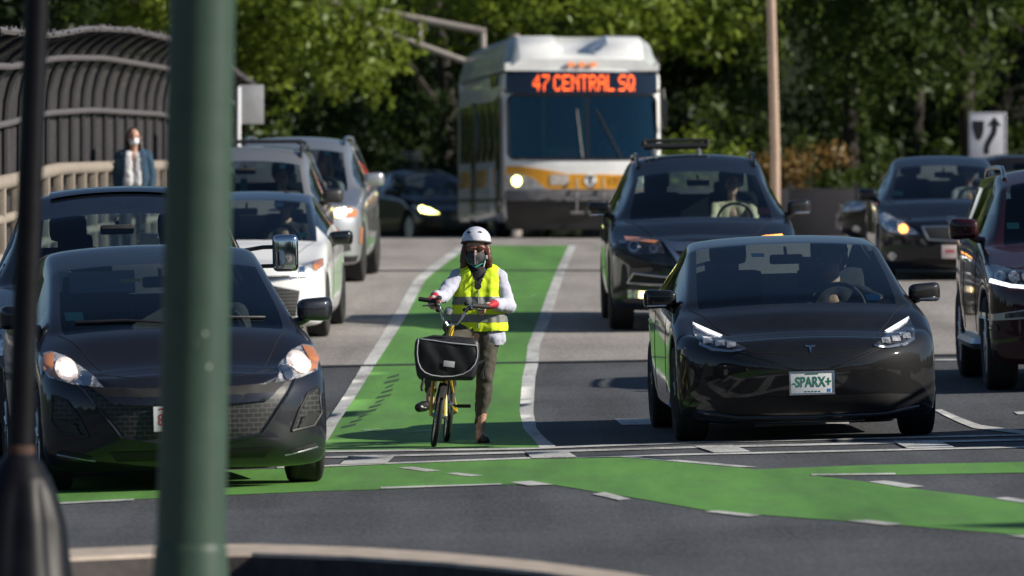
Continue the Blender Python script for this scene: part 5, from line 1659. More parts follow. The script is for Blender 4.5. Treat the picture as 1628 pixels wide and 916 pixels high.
def car_g():
    P = sedan(W=.90, H=1.57, wr=.60, cowl=(1.22, 1.0), header=(2.1, 1.46))
    c = Car('car', 'small black car far back beside the bus, one headlamp glaring', (-.98, 140.5), R(21), P, M_BLACKP)
    c.wheels(M_RIM); c.interior()
    for sg in (1, -1):
        L = c.patch('headlight', [(sg * x, z) for x, z in ((.50, .64), (.62, .75), (.82, .80), (.85, .70), (.70, .63))], M_LENS, .006, .02)
        if sg < 0: c.patch('lamp', [(-.48, .625), (-.56, .66), (-.61, .70), (-.66, .78), (-.78, .72), (-.80, .66), (-.70, .63)][::-1], M_YELLOWON, .02, .02, L)
    c.patch('grille', [(-.45, .30), (.45, .30), (.5, .58), (-.5, .58)], M_FINE, .004, .04)
    c.mirrors(M_BLACKP)
    c.sticker(-.58, 1.05, .14, .08, M_STKG)
    mask_hanging(c, (-.08, 2.02, 1.30), 'teal face mask hanging inside the small black car beside the bus', 1.25)
    return c

def car_h():
    P = suv(L=4.87, W=.985, R=.38, cowl=(1.25, 1.145), header=(2.1, 1.60), H=1.775, wr=.66, wcowl=.79, hoodz=.93, fa=.95, ra=3.70, bow=.42,
            nose=[(.15, .12), (.3, .04), (.5, .01), (.66, .0), (.80, .03), (.92, .10), (.98, .2), (1.03, .34)])
    c = Car('car', 'blue-black sport utility with a silver beak grille and black roof bar', (1.98, 70.2), R(.8), P, M_DKBLUE)
    c.wheels(M_DARKRIM, .255); c.interior()
    q = fv(1111, 527, 156.7, .008)
    for sg in (1, -1):
        hl = [(sg * abs(x), z) for x, z in q((983, 377), (1012, 379), (1039, 383), (1046, 401), (1020, 403), (994, 403), (985, 393))]
        L = c.patch('headlight', hl, M_DLENS, .006, .02)
        for x, y, r in ((998, 391, .055), (1028, 394, .042)):
            X, z = q((x, y))[0]
            c.disc('lamp_ring', sg * abs(X), z, r, M_SATIN, .014, L); c.disc('lamp', sg * abs(X), z, r * .7, M_DLENS, .019, L)
        c.patch('amber_lamp', [(sg * abs(x), z) for x, z in q((984, 378), (1012, 379.5), (1036, 383), (1030, 386), (1006, 384), (986, 384))], M_AMBERON if sg > 0 else M_AMBER, .012, .012, L)
        tz = [(sg * abs(x), z) for x, z in q((996, 433), (1040, 438), (1080, 441), (1082, 452), (1035, 451), (987, 449))]
        v = c.patch('lower_vent', tz, M_RECSHADE, .004, .03)
        c.strip('lower_vent_trim', tz, .013, M_SATIN, .004, v, closed=True)
        f = [(sg * abs(x), z) for x, z in q((987, 460), (1027, 461), (1021, 473), (987, 473))]
        F = c.patch('fog_lamp', f, M_LENS, .006, .02)
        c.patch('lamp', [(sg * abs(x), z) for x, z in q((1005, 461.5), (1026, 462), (1020, 472.5), (1004, 472))], M_WARMON, .012, .015, F)
        c.top_strip('hood_seam', [(sg * .52, .62), (sg * .64, .9), (sg * .78, 1.22)], .004, M_SEAM, 0)
        c.side_strip('door_seam', [(1.68, .40), (1.68, .75), (1.62, 1.08)], .004, M_SEAM, (sg,))
    g = c.patch('grille', [(-.42, .915), (-.27, .70), (-.1, .645), (.1, .645), (.27, .70), (.42, .915), (0, .905)], M_RECSHADE, .004, .03)
    c.patch('grille_blade', [(-.40, .915), (-.31, .825), (0, .80), (.31, .825), (.40, .915), (0, .905)], M_SATIN, .022, .03, g, skirt=.02)
    for sg in (1, -1): c.patch('grille_flank', [(sg * x, z) for x, z in ((.44, .925), (.28, .70), (.10, .64), (.10, .675), (.24, .72), (.385, .92))], M_SATIN, .018, .02, g, skirt=.02)
    c.plate(0, .50)
    c.mirrors(M_BLACKP, .25, .165, .15, y=1.62, z=1.22, x=.93, light=M_CHROME)
    roof_rails(c, M_GLOSSBLK, .06)
    bm = bmesh.new()
    zt = c.bvh.ray_cast(Vector((0, 2.75, 4)), Vector((0, 0, -1)))[0].z + .085
    add_tube(bm, [(-.53, 2.75, zt), (.14, 2.75, zt)], .036, 12); add_tube(bm, [(-.53, 2.75, zt + .06), (.14, 2.75, zt + .06)], .020, 10)
    for x in (-.53, .14): add_tube(bm, [(x, 2.75, zt - .005), (x, 2.75, zt + .062)], .03, 10)
    rb = obj_bm('roof_bar', bm, M_BLKPL, c.root)
    bm = bmesh.new()
    for x in (-.42, .05): add_tube(bm, [(x, 2.75, zt - .09), (x, 2.75, zt)], .028, 8)
    obj_bm('bar_clamp', bm, M_SATIN, rb)
    c.sticker(.655, 1.20, .13, .07, M_STKR)
    driver(c, 'driver in cream top leaning on the wheel of the blue-black sport utility', M_SKIN2, M_CREAMCL, M_HAIRBR, R(-8), None, 'wheel', 'short', dz=.0)
    return c

def car_i():
    P = suv(L=4.81, W=.945, R=.385, cowl=(1.3, 1.20), header=(1.98, 1.70), H=1.80, wr=.67, wcowl=.77, hoodz=1.0, fa=.88, ra=3.67, bow=.33,
            rear_side_m=M_TINT)
    c = Car('car', 'dark maroon off-roader with bright lamp strip, cut off at the edge of the picture', (4.80, 55.6), R(.6), P, M_MAROON)
    c.wheels(M_RIM, .255); c.interior(dash_m=M_INTGREY)
    roof_rails(c, M_SATIN, .06)
    for sg in (1, -1):
        L = c.patch('headlight', [(sg * x, z) for x, z in ((.56, .83), (.56, .95), (.74, 1.0), (.90, 1.03), (.92, .92), (.86, .86))], M_DLENS, .006, .02)
        for x in (.82, .72, .62): c.disc('lamp', sg * x, .925, .042, M_LENS, .016, L)
        c.patch('light_strip', [(sg * x, z) for x, z in ((.56, .825), (.56, .85), (.74, .87), (.89, .915), (.90, .885), (.76, .845))], M_DRLHI, .016, .012, L)
        F = c.patch('fog_trim', [(sg * x, z) for x, z in ((.56, .60), (.58, .68), (.92, .63), (.93, .58))], M_SATIN, .008, .02)
        c.patch('fog_lamp', [(sg * x, z) for x, z in ((.60, .615), (.60, .665), (.80, .64), (.80, .60))], M_DLENS, .014, .02, F)
        c.disc('parking_sensor', sg * .885, .52, .03, M_GLOSSBLK, .01)
        for y, zz in ((1.55, 1.12), (2.75, 1.12)): c.side_strip('door_seam', [(y + .05, .45), (y + .05, .8), (y, zz)], .004, M_SEAM, (sg,))
        for yy in (2.4, 3.35): c.side_strip('door_handle', [(yy, 1.02), (yy + .22, 1.025)], .016, M_CHROME, (sg,))
        c.side_strip('running_board', [(1.35, .36), (3.2, .36)], .05, M_SATIN, (sg,), .03)
        c.side_strip('window_trim', [(1.8, 1.20), (2.6, 1.23), (4.1, 1.25)], .012, M_CHROME, (sg,))
    c.patch('grille', [(-.40, .55), (.40, .55), (.52, .98), (-.52, .98)], M_FINE, .006, .04)
    c.mirrors(M_MAROON, .24, .19, .16, y=1.62, z=1.30, x=.915)
    c.sticker(-.62, 1.33, .10, .05, M_STKG)
    return c

def car_j(loc, yaw, label, paint_m, full=True):
    P = sedan(L=4.85, W=.905, R=.325, fa=.95, ra=3.67, bow=.46, bowp=2.5, cowl=(1.35, .985), header=(2.22, 1.385), rroof=3.45, tailbase=4.4, H=1.505, hoodz=.73, wr=.60, wcowl=.735,
              nose=[(.1, .10), (.25, .03), (.45, 0), (.6, .02), (.7, .09), (.76, .2), (.83, .36)])
    c = Car('car', label, loc, yaw, P, paint_m)
    c.wheels(M_RIM, .22); c.interior(seat_m=M_INT)
    for sg in (1, -1):
        hl = [(sg * x, z) for x, z in ((.42, .575), (.59, .71), (.80, .82), (.875, .80), (.84, .66), (.80, .60), (.62, .565))]
        L = c.patch('headlight', hl, M_LENS, .006, .02)
        c.disc('lamp', sg * .605, .635, .05, M_AMBERON if full else M_LENS, .018, L)
        c.disc('lamp_ring', sg * .72, .69, .055, M_SATIN, .014, L)
        c.disc('fog_lamp', sg * .735, .30, .05, M_LENS, .010)
        c.top_strip('hood_seam', [(sg * .48, .55), (sg * .60, .95), (sg * .73, 1.33)], .004, M_SEAM, 0)
    gp = [(-.385, .66), (-.31, .51), (0, .49), (.31, .51), (.385, .66), (0, .665)]
    g = c.patch('grille', gp, M_FINE, .004, .03)
    c.strip('grille_trim', gp, .014, M_SATIN, .003, g, closed=True)
    c.patch('lower_intake', [(-.5, .20), (.5, .20), (.46, .27), (-.46, .27)], M_RECSHADE, .004, .04)
    if full:
        for sg in (1, -1):
            pts = [(sg * .028 + .045 * math.cos(a * math.pi / 8), .735 + .030 * math.sin(a * math.pi / 8)) for a in range(17)]
            c.strip('emblem', pts, .007, M_CHROME, .008, step=.012)
    pl = c.plate(0, .36, .305, .165, m=mat('pale_red_plate', (.62, .52, .50), .4, noise=(10, .1)))
    if full:
        text('plate_lettering', '999', .10, M_PLRED, pl, (-.05, -.0055, -.01), sx=.8, bold=.001)
        driver(c, 'driver reaching up, dim inside the dark saloon with an oval badge', M_SKIN, M_GREYCL, M_HAIRD, R(20), None, 'sill', 'short')
    c.mirrors(paint_m, .23, .15, .15, y=1.75, z=1.03, x=.875)
    c.sticker(-.60, 1.06, .12, .05, M_STKG)
    return c
car_a(); car_b(); car_c(); car_d(); car_e(); car_f(); car_g(); car_h(); car_i()
car_j((5.40, 84.5), 0.0, 'dark saloon with an oval badge on its bonnet and pinkish plate', M_DKBLUE)
_s = car_j((4.86, 103.5), R(-90), 'black car crossing sideways behind the dark saloon with the oval badge', M_BLACKP, False); _s.root.scale = (.92, .92, .92)
_v = copy_tree([o for o in COL.objects if o.get('label', '').startswith('blue-black sport utility')][0])
(_v.location), _v.rotation_euler = gpose(6.25, 43.9, 0)
_v['label'] = 'tall dark car just outside the right edge whose shadow crosses the stop lines'
# ---------------------------------------------------------------- the city bus
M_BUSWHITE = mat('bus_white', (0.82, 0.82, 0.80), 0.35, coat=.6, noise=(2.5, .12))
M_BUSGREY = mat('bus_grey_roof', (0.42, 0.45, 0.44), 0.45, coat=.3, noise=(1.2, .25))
M_BUSYEL = mat('bus_yellow', (0.72, 0.33, 0.02), 0.35, coat=.6, noise=(3, .1))
M_BUSBLK = mat('bus_black', (0.012, 0.012, 0.014), 0.35, coat=.4, noise=(3, .4))
M_BUSNAVY = mat('sign_navy_glass', (0.006, 0.010, 0.022), 0.12, coat=1.0)
M_BUSBUMP = mat('bumper_grey', (0.16, 0.155, 0.16), 0.55, noise=(5, .5))
M_BUSGLASS = glass('bus_windscreen_glass', (0.42, 0.66, 0.72), (.45, .85, 1.0), ior=2.0)
M_BUSSIDE = mat('bus_dark_side_glass', (0.008, 0.010, 0.014), 0.08, coat=1.0)
M_LED = mat('orange_led', (1, .2, .02), .4, emit=((1.0, 0.10, 0.015), 1.9))
M_LEDOFF = mat('led_board', (0.01, 0.008, 0.01), .6)
M_MARK = mat('orange_marker_lens', (.75, .22, .05), .2, coat=1.0, emit=((1.0, .3, .05), .25))
FONT5 = {'4': '00010 00110 01010 10010 11111 00010 00010', '7': '11111 00001 00010 00100 01000 01000 01000', 'C': '01110 10001 10000 10000 10000 10001 01110',
         'E': '11111 10000 10000 11110 10000 10000 11111', 'N': '10001 11001 10101 10011 10001 10001 10001', 'T': '11111 00100 00100 00100 00100 00100 00100',
         'R': '11110 10001 10001 11110 10100 10010 10001', 'A': '01110 10001 10001 11111 10001 10001 10001', 'L': '10000 10000 10000 10000 10000 10000 11111',
         'S': '01111 10000 10000 01110 00001 00001 11110', 'Q': '01110 10001 10001 10001 10101 10010 01101', ' ': '000 000 000 000 000 000 000'}
def bus():
    loc, rot = gpose(1.17, 113.6, R(4.0))
    root = thing('city_bus', 'white and yellow city bus with an orange lit sign reading 47 CENTRAL SQ', 'bus', loc, rot)
    W = 1.30; L = 12.2
    def fy(x, z):                                           # bowed, slightly raked front
        return .22 * (abs(x) / W) ** 3 + interp(z, [(.25, .08), (.5, 0), (1.25, 0), (2.75, .22), (2.9, .3)])
    def panel(name, poly, m, off=0.0, step=.08, parent=root, holes=(), skirt=.03):
        pts, tris = triangulate(poly, step, holes)
        bm = bmesh.new()
        vs = [bm.verts.new((x, fy(x, z) - off, z)) for x, z in pts]
        for t in tris: bm.faces.new([vs[i] for i in t])
        for f in bm.faces:
            f.normal_update()
            if f.normal.y > 0: f.normal_flip()
        be = [e for e in bm.edges if len(e.link_faces) == 1]
        if skirt:
            q = bmesh.ops.extrude_edge_only(bm, edges=be)
            bmesh.ops.translate(bm, verts=[g for g in q['geom'] if isinstance(g, bmesh.types.BMVert)], vec=(0, skirt, 0))
        me = bpy.data.meshes.new(name); bm.to_mesh(me); bm.free(); finish(me, True, 40)
        return obj(name, me, m, parent)
    def rr(x0, x1, z0, z1, r=.08, n=4):
        out = []
        for cx, cz, a0 in ((x1 - r, z0 + r, -90), (x1 - r, z1 - r, 0), (x0 + r, z1 - r, 90), (x0 + r, z0 + r, 180)):
            for k in range(n + 1):
                a = R(a0 + 90 * k / n); out.append((cx + r * math.cos(a), cz + r * math.sin(a)))
        return out
    wind = rr(-1.22, 1.22, 1.31, 2.36, .12)
    outer = rr(-1.29, 1.29, .26, 2.78, .14)
    panel('front_panel', outer, M_BUSWHITE, 0, .08, holes=[wind])
    ws = panel('windscreen', rr(-1.215, 1.215, 1.315, 2.355, .12), M_BUSGLASS, -.008, .12, skirt=0)
    panel('windscreen_divider', [(.055, 1.32), (.10, 1.32), (.10, 2.35), (.055, 2.35)], M_BUSBLK, .012, .06, ws)
    bm = bmesh.new()
    pts = densify(rr(-1.225, 1.225, 1.305, 2.362, .12), .06)
    add_tube(bm, [(x, fy(x, z) - .004, z) for x, z in pts + pts[:1]], .022, 6); obj_bm('windscreen_seal', bm, M_BUSBLK, ws)
    sg_ = panel('sign_box', [(-1.25, 2.385), (1.25, 2.385), (1.255, 2.74), (-1.25, 2.76)], M_BUSNAVY, .016, .1)
    # lit letters as small lamps
    txt = '47 CENTRAL SQ'
    cells = []
    x = 0
    for ch in txt:
        rows = FONT5[ch].split()
        w = len(rows[0])
        for j, r in enumerate(rows):
            for i, b in enumerate(r):
                if b == '1': cells.append((x + i, 6 - j))
        x += w + 1 if ch != ' ' else 2
    tot = x - 1
    sx, sz = 1.68 / tot, .265 / 7
    bm = bmesh.new()
    for i, j in cells:
        X = -.80 + i * sx + .0; Z = 2.445 + j * sz
        Y = fy(X, Z) - .021
        a = [bm.verts.new((X + dx * sx * .84, fy(X + dx * sx, Z + dz * sz) - .021, Z + dz * sz * .86)) for dx, dz in ((-.5, -.5), (.5, -.5), (.5, .5), (-.5, .5))]
        bm.faces.new(a)
    obj_bm('sign_lettering', bm, M_LED, sg_)
    # yellow band, number, badge, poster
    panel('yellow_band', [(-1.27, .93), (-1.0, .86), (-.42, .805), (1.27, .80), (1.27, 1.04), (-.25, 1.06), (-.70, 1.14), (-1.0, 1.18), (-1.26, 1.19)], M_BUSYEL, .012, .08)
    for sx_ in (-1, 1):
        hp = [(sx_ * a, b) for a, b in ((1.26, .82), (1.26, 1.04), (1.05, 1.07), (.80, .98), (.62, .82))]
        h = panel('headlight', hp, M_LENS, .02, .05)
        panel('lamp', [(sx_ * 1.09 + .075 * math.cos(a * math.pi / 8), .945 + .085 * math.sin(a * math.pi / 8)) for a in range(16)], M_YELLOWON, .034, .04, h)
        panel('corner_marker', rr(sx_ * 1.05 - .09, sx_ * 1.05 + .09, 2.80, 2.86, .02), M_MARK, .06, .05)
    for k in (-.18, 0, .18): panel('roof_marker', rr(k - .055, k + .055, 2.83, 2.89, .015), M_MARK, .06, .04)
    panel('notice', rr(-.55, -.24, .88, 1.05, .01), mat('notice_paper', (.50, .46, .42), .6, noise=(18, .35)), .02, .06)
    bd = panel('badge', [(.12 + .105 * math.cos(a * math.pi / 10), .955 + .105 * math.sin(a * math.pi / 10)) for a in range(20)], M_BUSWHITE, .022, .05)
    text('badge_letter', 'T', .19, M_BUSBLK, bd, (.12, fy(.12, .95) - .032, .95), bold=.006)
    t = text('fleet_number', '1722', .17, mat('number_brown', (.20, .07, .02), .5), root, (.56, fy(.56, .93) - .03, .93))
    # bumper, rack, lower skirt
    panel('bumper', rr(-1.28, 1.28, .62, .79, .04), M_BUSBUMP, .07, .1, skirt=.1)
    panel('lower_skirt', [(-1.22, .15), (1.22, .15), (1.27, .62), (-1.27, .62)], M_BUSBLK, .015, .1)
    bm = bmesh.new(); add_box(bm, (0, 1.2, .26), (2.3, 1.6, .24), .04); add_box(bm, (0, 6.0, .30), (1.7, 11, .20), .04); obj_bm('underbody', bm, M_BUSBLK, root)
    bm = bmesh.new()
    for x0 in (-.12, .32): add_tube(bm, [(x0, -.06, .98), (x0, -.15, .70), (x0, -.13, .42)], .018, 6)
    add_tube(bm, [(-.55, -.16, .66), (.65, -.16, .66)], .02, 6); add_tube(bm, [(-.55, -.14, .80), (.65, -.14, .80)], .016, 6); add_tube(bm, [(-.22, -.14, .42), (.0, -.14, .42)], .03, 6)
    obj_bm('bike_rack', bm, M_BUSBUMP, root)
    # wipers
    for x0, x1 in ((.22, .62), (-.10, -.02)):
        bm = bmesh.new(); add_tube(bm, [(x1, fy(x1, 1.36) - .04, 1.33), (x0, fy(x0, 2.1) - .035, 2.12)], [.016, .010], 6)
        obj_bm('wiper', bm, M_BUSBLK, root)
    # dashboard, poster inside the glass, dark rear bulk
    bm = bmesh.new(); add_box(bm, (0, .75, 1.12), (2.4, .8, .40), .06); obj_bm('dashboard', bm, M_INT, root)
    bm = bmesh.new(); add_box(bm, (-.27, .34, 1.40), (.70, .02, .22), .03); pz = obj_bm('dash_notice', bm, mat('notice_olive', (.22, .20, .05), .6), root)
    bm = bmesh.new(); add_box(bm, (-.27, .325, 1.37), (.27, .006, .13), .02); obj_bm('notice_print', bm, M_STKR, pz)
    bm = bmesh.new(); add_tube(bm, [Vector((.62, .95, 1.42)) + Vector((.23 * math.cos(a * math.pi / 12), .10 * math.sin(a * math.pi / 12), .2 * math.sin(a * math.pi / 12))) for a in range(25)], .018, 6); obj_bm('steering_wheel', bm, M_INT, root)
    bm = bmesh.new(); add_box(bm, (.62, 1.75, 1.45), (.5, .14, .9), .06); add_box(bm, (.62, 1.5, 1.06), (.5, .5, .14), .05); obj_bm('driver_seat', bm, M_INT, root)
    for x0 in (-.55, .1):
        bm = bmesh.new(); add_tube(bm, [(x0, 1.4, .6), (x0, 1.4, 2.7)], .025, 8); obj_bm('grab_pole', bm, M_STKY, root)
    # shell: side walls with long dark windows, floor, rear
    def side(sg):
        bm = bmesh.new()
        Y0 = .235
        prof = [(1.24, .26), (1.30, .34), (1.30, 1.2), (1.295, 2.35), (1.27, 2.62), (1.20, 2.78)]
        rows = []
        for y in (Y0, .6, 3, 6, 9, L):
            rows.append([bm.verts.new((sg * a, y if (y > Y0) else Y0 + interp(b, [(.3, 0), (1.3, 0), (2.75, .22)]), b)) for a, b in prof])
        for a, b in zip(rows[:-1], rows[1:]):
            for k in range(len(prof) - 1): bm.faces.new((a[k], b[k], b[k + 1], a[k + 1]))
        return obj_bm('side_wall', bm, M_BUSWHITE, root)
    for sg in (-1, 1):
        w = side(sg)
        def sbox(name, y0, y1, z0, z1, m, par, out=.008):
            bm = bmesh.new(); add_box(bm, (sg * (1.298 + out / 2), (y0 + y1) / 2, (z0 + z1) / 2), (out, y1 - y0, z1 - z0), .003)
            return obj_bm(name, bm, m, par)
        for y0, y1 in ((2.2, 3.9), (3.98, 5.6), (5.68, 7.2), (8.6, 10.2), (10.28, 11.6)): sbox('side_window', y0, y1, 1.28, 2.30, M_BUSSIDE, w)
        if sg < 0:
            d = sbox('door', .75, 2.0, .40, 2.35, M_BUSBLK, w, .012); sbox('door_glass', .85, 1.90, .55, 2.22, M_BUSSIDE, d, .02)
            d = sbox('door', 7.28, 8.5, .40, 2.35, M_BUSBLK, w, .012); sbox('door_glass', 7.38, 8.40, .55, 2.22, M_BUSSIDE, d, .02)
        else:
            sbox('side_window', .75, 2.1, 1.28, 2.30, M_BUSSIDE, w)
        for y0, y1 in ((2.05, 2.9), (4.3, 7.2), (8.55, 12.1)): sbox('yellow_stripe', y0, y1, .85, 1.15, M_BUSYEL, w, .006)
        for y0, y1 in ((3.0, 4.2),): sbox('side_advert', y0, y1, .42, 1.18, M_BUSWHITE, w, .01)
        sbox('rub_rail', .4, 12.1, .60, .66, M_BUSBLK, w, .02)
    bm = bmesh.new(); add_box(bm, (0, 6.3, .42), (2.5, 11.8, .12)); obj_bm('floor', bm, M_BUSBLK, root)
    bm = bmesh.new(); add_box(bm, (0, L + .02, 1.55), (2.56, .08, 2.5), .03); obj_bm('rear_wall', bm, M_BUSWHITE, root)
    bm = bmesh.new(); add_box(bm, (0, 3.2, 1.55), (2.4, .05, 2.1)); obj_bm('inner_partition', bm, M_INTGREY, root)
    # roof fairing over the tanks with the scooped front
    bm = bmesh.new()
    def rsec(y, top, lo=2.72, rec=0.0):
        return [(-1.27, y, lo), (-1.275, y, lo + .12), (-1.17, y, top - .12), (-1.02, y, top - .01), (-.45, y, top), (-.22, y + rec, top - rec * .45), (.22, y + rec, top - rec * .45), (.45, y, top), (1.02, y, top - .01), (1.17, y, top - .12), (1.275, y, lo + .12), (1.27, y, lo)]
    rows = []
    for y, top in ((.27, 2.95), (.34, 3.02), (.55, 3.18), (.85, 3.31), (1.3, 3.36), (2.2, 3.36), (3, 3.36), (8, 3.36), (12.0, 3.34), (12.2, 3.2)):
        rows.append([bm.verts.new(p) for p in rsec(y, top, 2.76, interp(y, [(.3, 0), (.5, .12), (.6, .45), (.9, .5), (1.3, .35), (1.8, 0)]))])
    for a, b in zip(rows[:-1], rows[1:]):
        for k in range(11):
            f = bm.faces.new((a[k], a[k + 1], b[k + 1], b[k]))
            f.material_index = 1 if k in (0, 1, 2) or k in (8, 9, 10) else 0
    bm.faces.new(rows[0][::-1]); bm.faces.new(rows[-1])
    bmesh.ops.recalc_face_normals(bm, faces=bm.faces)
    me = bpy.data.meshes.new('roof_fairing'); bm.to_mesh(me); bm.free(); finish(me, True, 35)
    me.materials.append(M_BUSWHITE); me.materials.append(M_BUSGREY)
    rf = obj('roof_fairing', me, None, root)
    bm = bmesh.new(); add_box(bm, (-1.292, 2.6, 2.62), (.02, 1.6, .20), .004); obj_bm('side_route_sign', bm, M_BUSNAVY, root)
    # wheels and mirrors
    for ya in (2.8, 8.9):
        for sg in (1, -1):
            bm = bmesh.new(); M = Matrix.Rotation(R(90), 4, 'Y')
            add_lathe(bm, [(.28, -.13), (.45, -.14), (.485, -.11), (.49, 0), (.485, .11), (.45, .14), (.28, .13)], 32, M)
            w = obj_bm('wheel', bm, M_TYRE, root, loc=(sg * 1.14, ya, .49))
            bm = bmesh.new(); add_lathe(bm, [(.28, -.1), (.27, .1), (.14, .05), (.12, .10), (.001, .11)], 24, M)
            if sg < 0: bmesh.ops.transform(bm, matrix=Matrix.Rotation(R(180), 4, 'Z'), verts=bm.verts)
            obj_bm('rim', bm, M_SATIN, w)
    for sg in (1, -1):
        bm = bmesh.new(); add_tube(bm, [(sg * 1.24, .35, 2.42), (sg * 1.34, .22, 2.45), (sg * 1.35, .20, 2.3)], .022, 8)
        m = obj_bm('mirror_arm', bm, M_BUSBLK, root)
        bm = bmesh.new(); add_box(bm, (sg * 1.35, .20, 2.05), (.09 if sg > 0 else .05, .10, .5), .03); obj_bm('side_mirror', bm, M_BUSBLK, m)
    class C: pass
    c = C(); c.M = Matrix.Translation(loc) @ rot.to_matrix().to_4x4(); c.seat = (.62, 1.35, 1.16)
    driver(c, 'bus driver in teal top behind the big windscreen', M_SKIN, M_TEALCL, M_HAIRD, R(15), None, 'wheel', 'short')
bus()
# ---------------------------------------------------------------- the woman walking her yellow bicycle
M_VEST = mat('hi_vis_yellow', (0.70, 0.90, 0.02), 0.75, noise=(9, .08))
M_REFL = mat('reflective_grey_tape', (0.17, 0.18, 0.17), 0.5, noise=(30, .2))
M_SHIRT = mat('pale_lilac_shirt', (0.44, 0.45, 0.54), 0.85, noise=(16, .12))
M_TROUS = mat('olive_trousers', (0.060, 0.054, 0.040), 0.85, noise=(25, .25))
M_SHOE = mat('black_shoe', (0.012, 0.012, 0.014), 0.35)
M_HELM = mat('white_helmet', (0.60, 0.60, 0.68), 0.35, coat=.5)
M_HELMIN = mat('helmet_liner', (0.02, 0.02, 0.022), 0.7)
M_MASKDK = mat('dark_grey_mask', (0.045, 0.045, 0.05), 0.8, noise=(30, .3))
M_STRAP = mat('teal_strap', (0.02, 0.30, 0.24), 0.6)
M_GLOVER = mat('red_glove', (0.45, 0.02, 0.03), 0.7)
M_GLOVEW = mat('pale_glove_back', (0.55, 0.58, 0.56), 0.7)
M_BIKEY = mat('yellow_bicycle_paint', (0.75, 0.52, 0.02), 0.3, coat=.8)
M_BAG = mat('black_bag_nylon', (0.014, 0.014, 0.017), 0.5, noise=(30, .4), bump=(14, .35, .006))
M_PIPING = mat('grey_piping', (0.35, 0.36, 0.38), 0.5)
M_RUBBER = mat('black_rubber', (0.015, 0.015, 0.015), 0.7)
M_ORNG = mat('amber_sunglasses', (0.10, 0.03, 0.015), 0.08, coat=1.0)

def bake(o):
    dg = bpy.context.evaluated_depsgraph_get()
    me = bpy.data.meshes.new_from_object(o.evaluated_get(dg))
    o.modifiers.clear(); o.data = me
    return o
def cut(o, keep):
    """drop the faces whose centre fails keep(c)"""
    bm = bmesh.new(); bm.from_mesh(o.data)
    bmesh.ops.delete(bm, geom=[f for f in bm.faces if not keep(f.calc_center_median())], context='FACES')
    bm.to_mesh(o.data); bm.free(); o.data.update()
    return o
def band(o, name, m, z0, z1, off, parent):
    """a strip of tape sewn round a garment"""
    bm = bmesh.new(); bm.from_mesh(o.data)
    for z, inn in ((z0, True), (z1, False)):
        bmesh.ops.bisect_plane(bm, geom=bm.verts[:] + bm.edges[:] + bm.faces[:], plane_co=(0, 0, z), plane_no=(0, 0, -1 if inn else 1), clear_outer=True)
    bm.normal_update()
    for v in bm.verts: v.co += v.normal * off
    return obj_bm(name, bm, m, parent, angle=None)

def hand(prims, wr, d, palm_n, thumb_dir, s=1.0, curl=.6):
    """palm, four unequal bent fingers and a thumb; d = pointing direction, palm_n = towards what it holds"""
    wr, d, n = Vector(wr), Vector(d).normalized(), Vector(palm_n).normalized()
    side = Vector(thumb_dir).normalized()
    pe = wr + d * .075 * s
    for k in range(4):
        o = (1.5 - k) * .019 * s
        a = wr + d * .02 * s + side * o * .7; b = pe + side * o
        prims.append(('c', a, .013 * s, b, .0115 * s))
        ln = (.040, .045, .042, .032)[k] * s
        c = b + (d * math.cos(curl) + n * math.sin(curl)) * ln
        e = c + (d * math.cos(curl * 2.1) + n * math.sin(curl * 2.1)) * ln * .75
        prims.append(('c', b, .0095 * s, c, .0088 * s)); prims.append(('c', c, .0088 * s, e, .0075 * s))
    t0 = wr + d * .02 * s + side * .022 * s
    t1 = t0 + (side * .8 + d * .7 + n * .3).normalized() * .042 * s
    t2 = t1 + (d * .8 + n * .6).normalized() * .030 * s
    prims += [('c', t0, .013 * s, t1, .0105 * s), ('c', t1, .0105 * s, t2, .0085 * s)]
    return pe

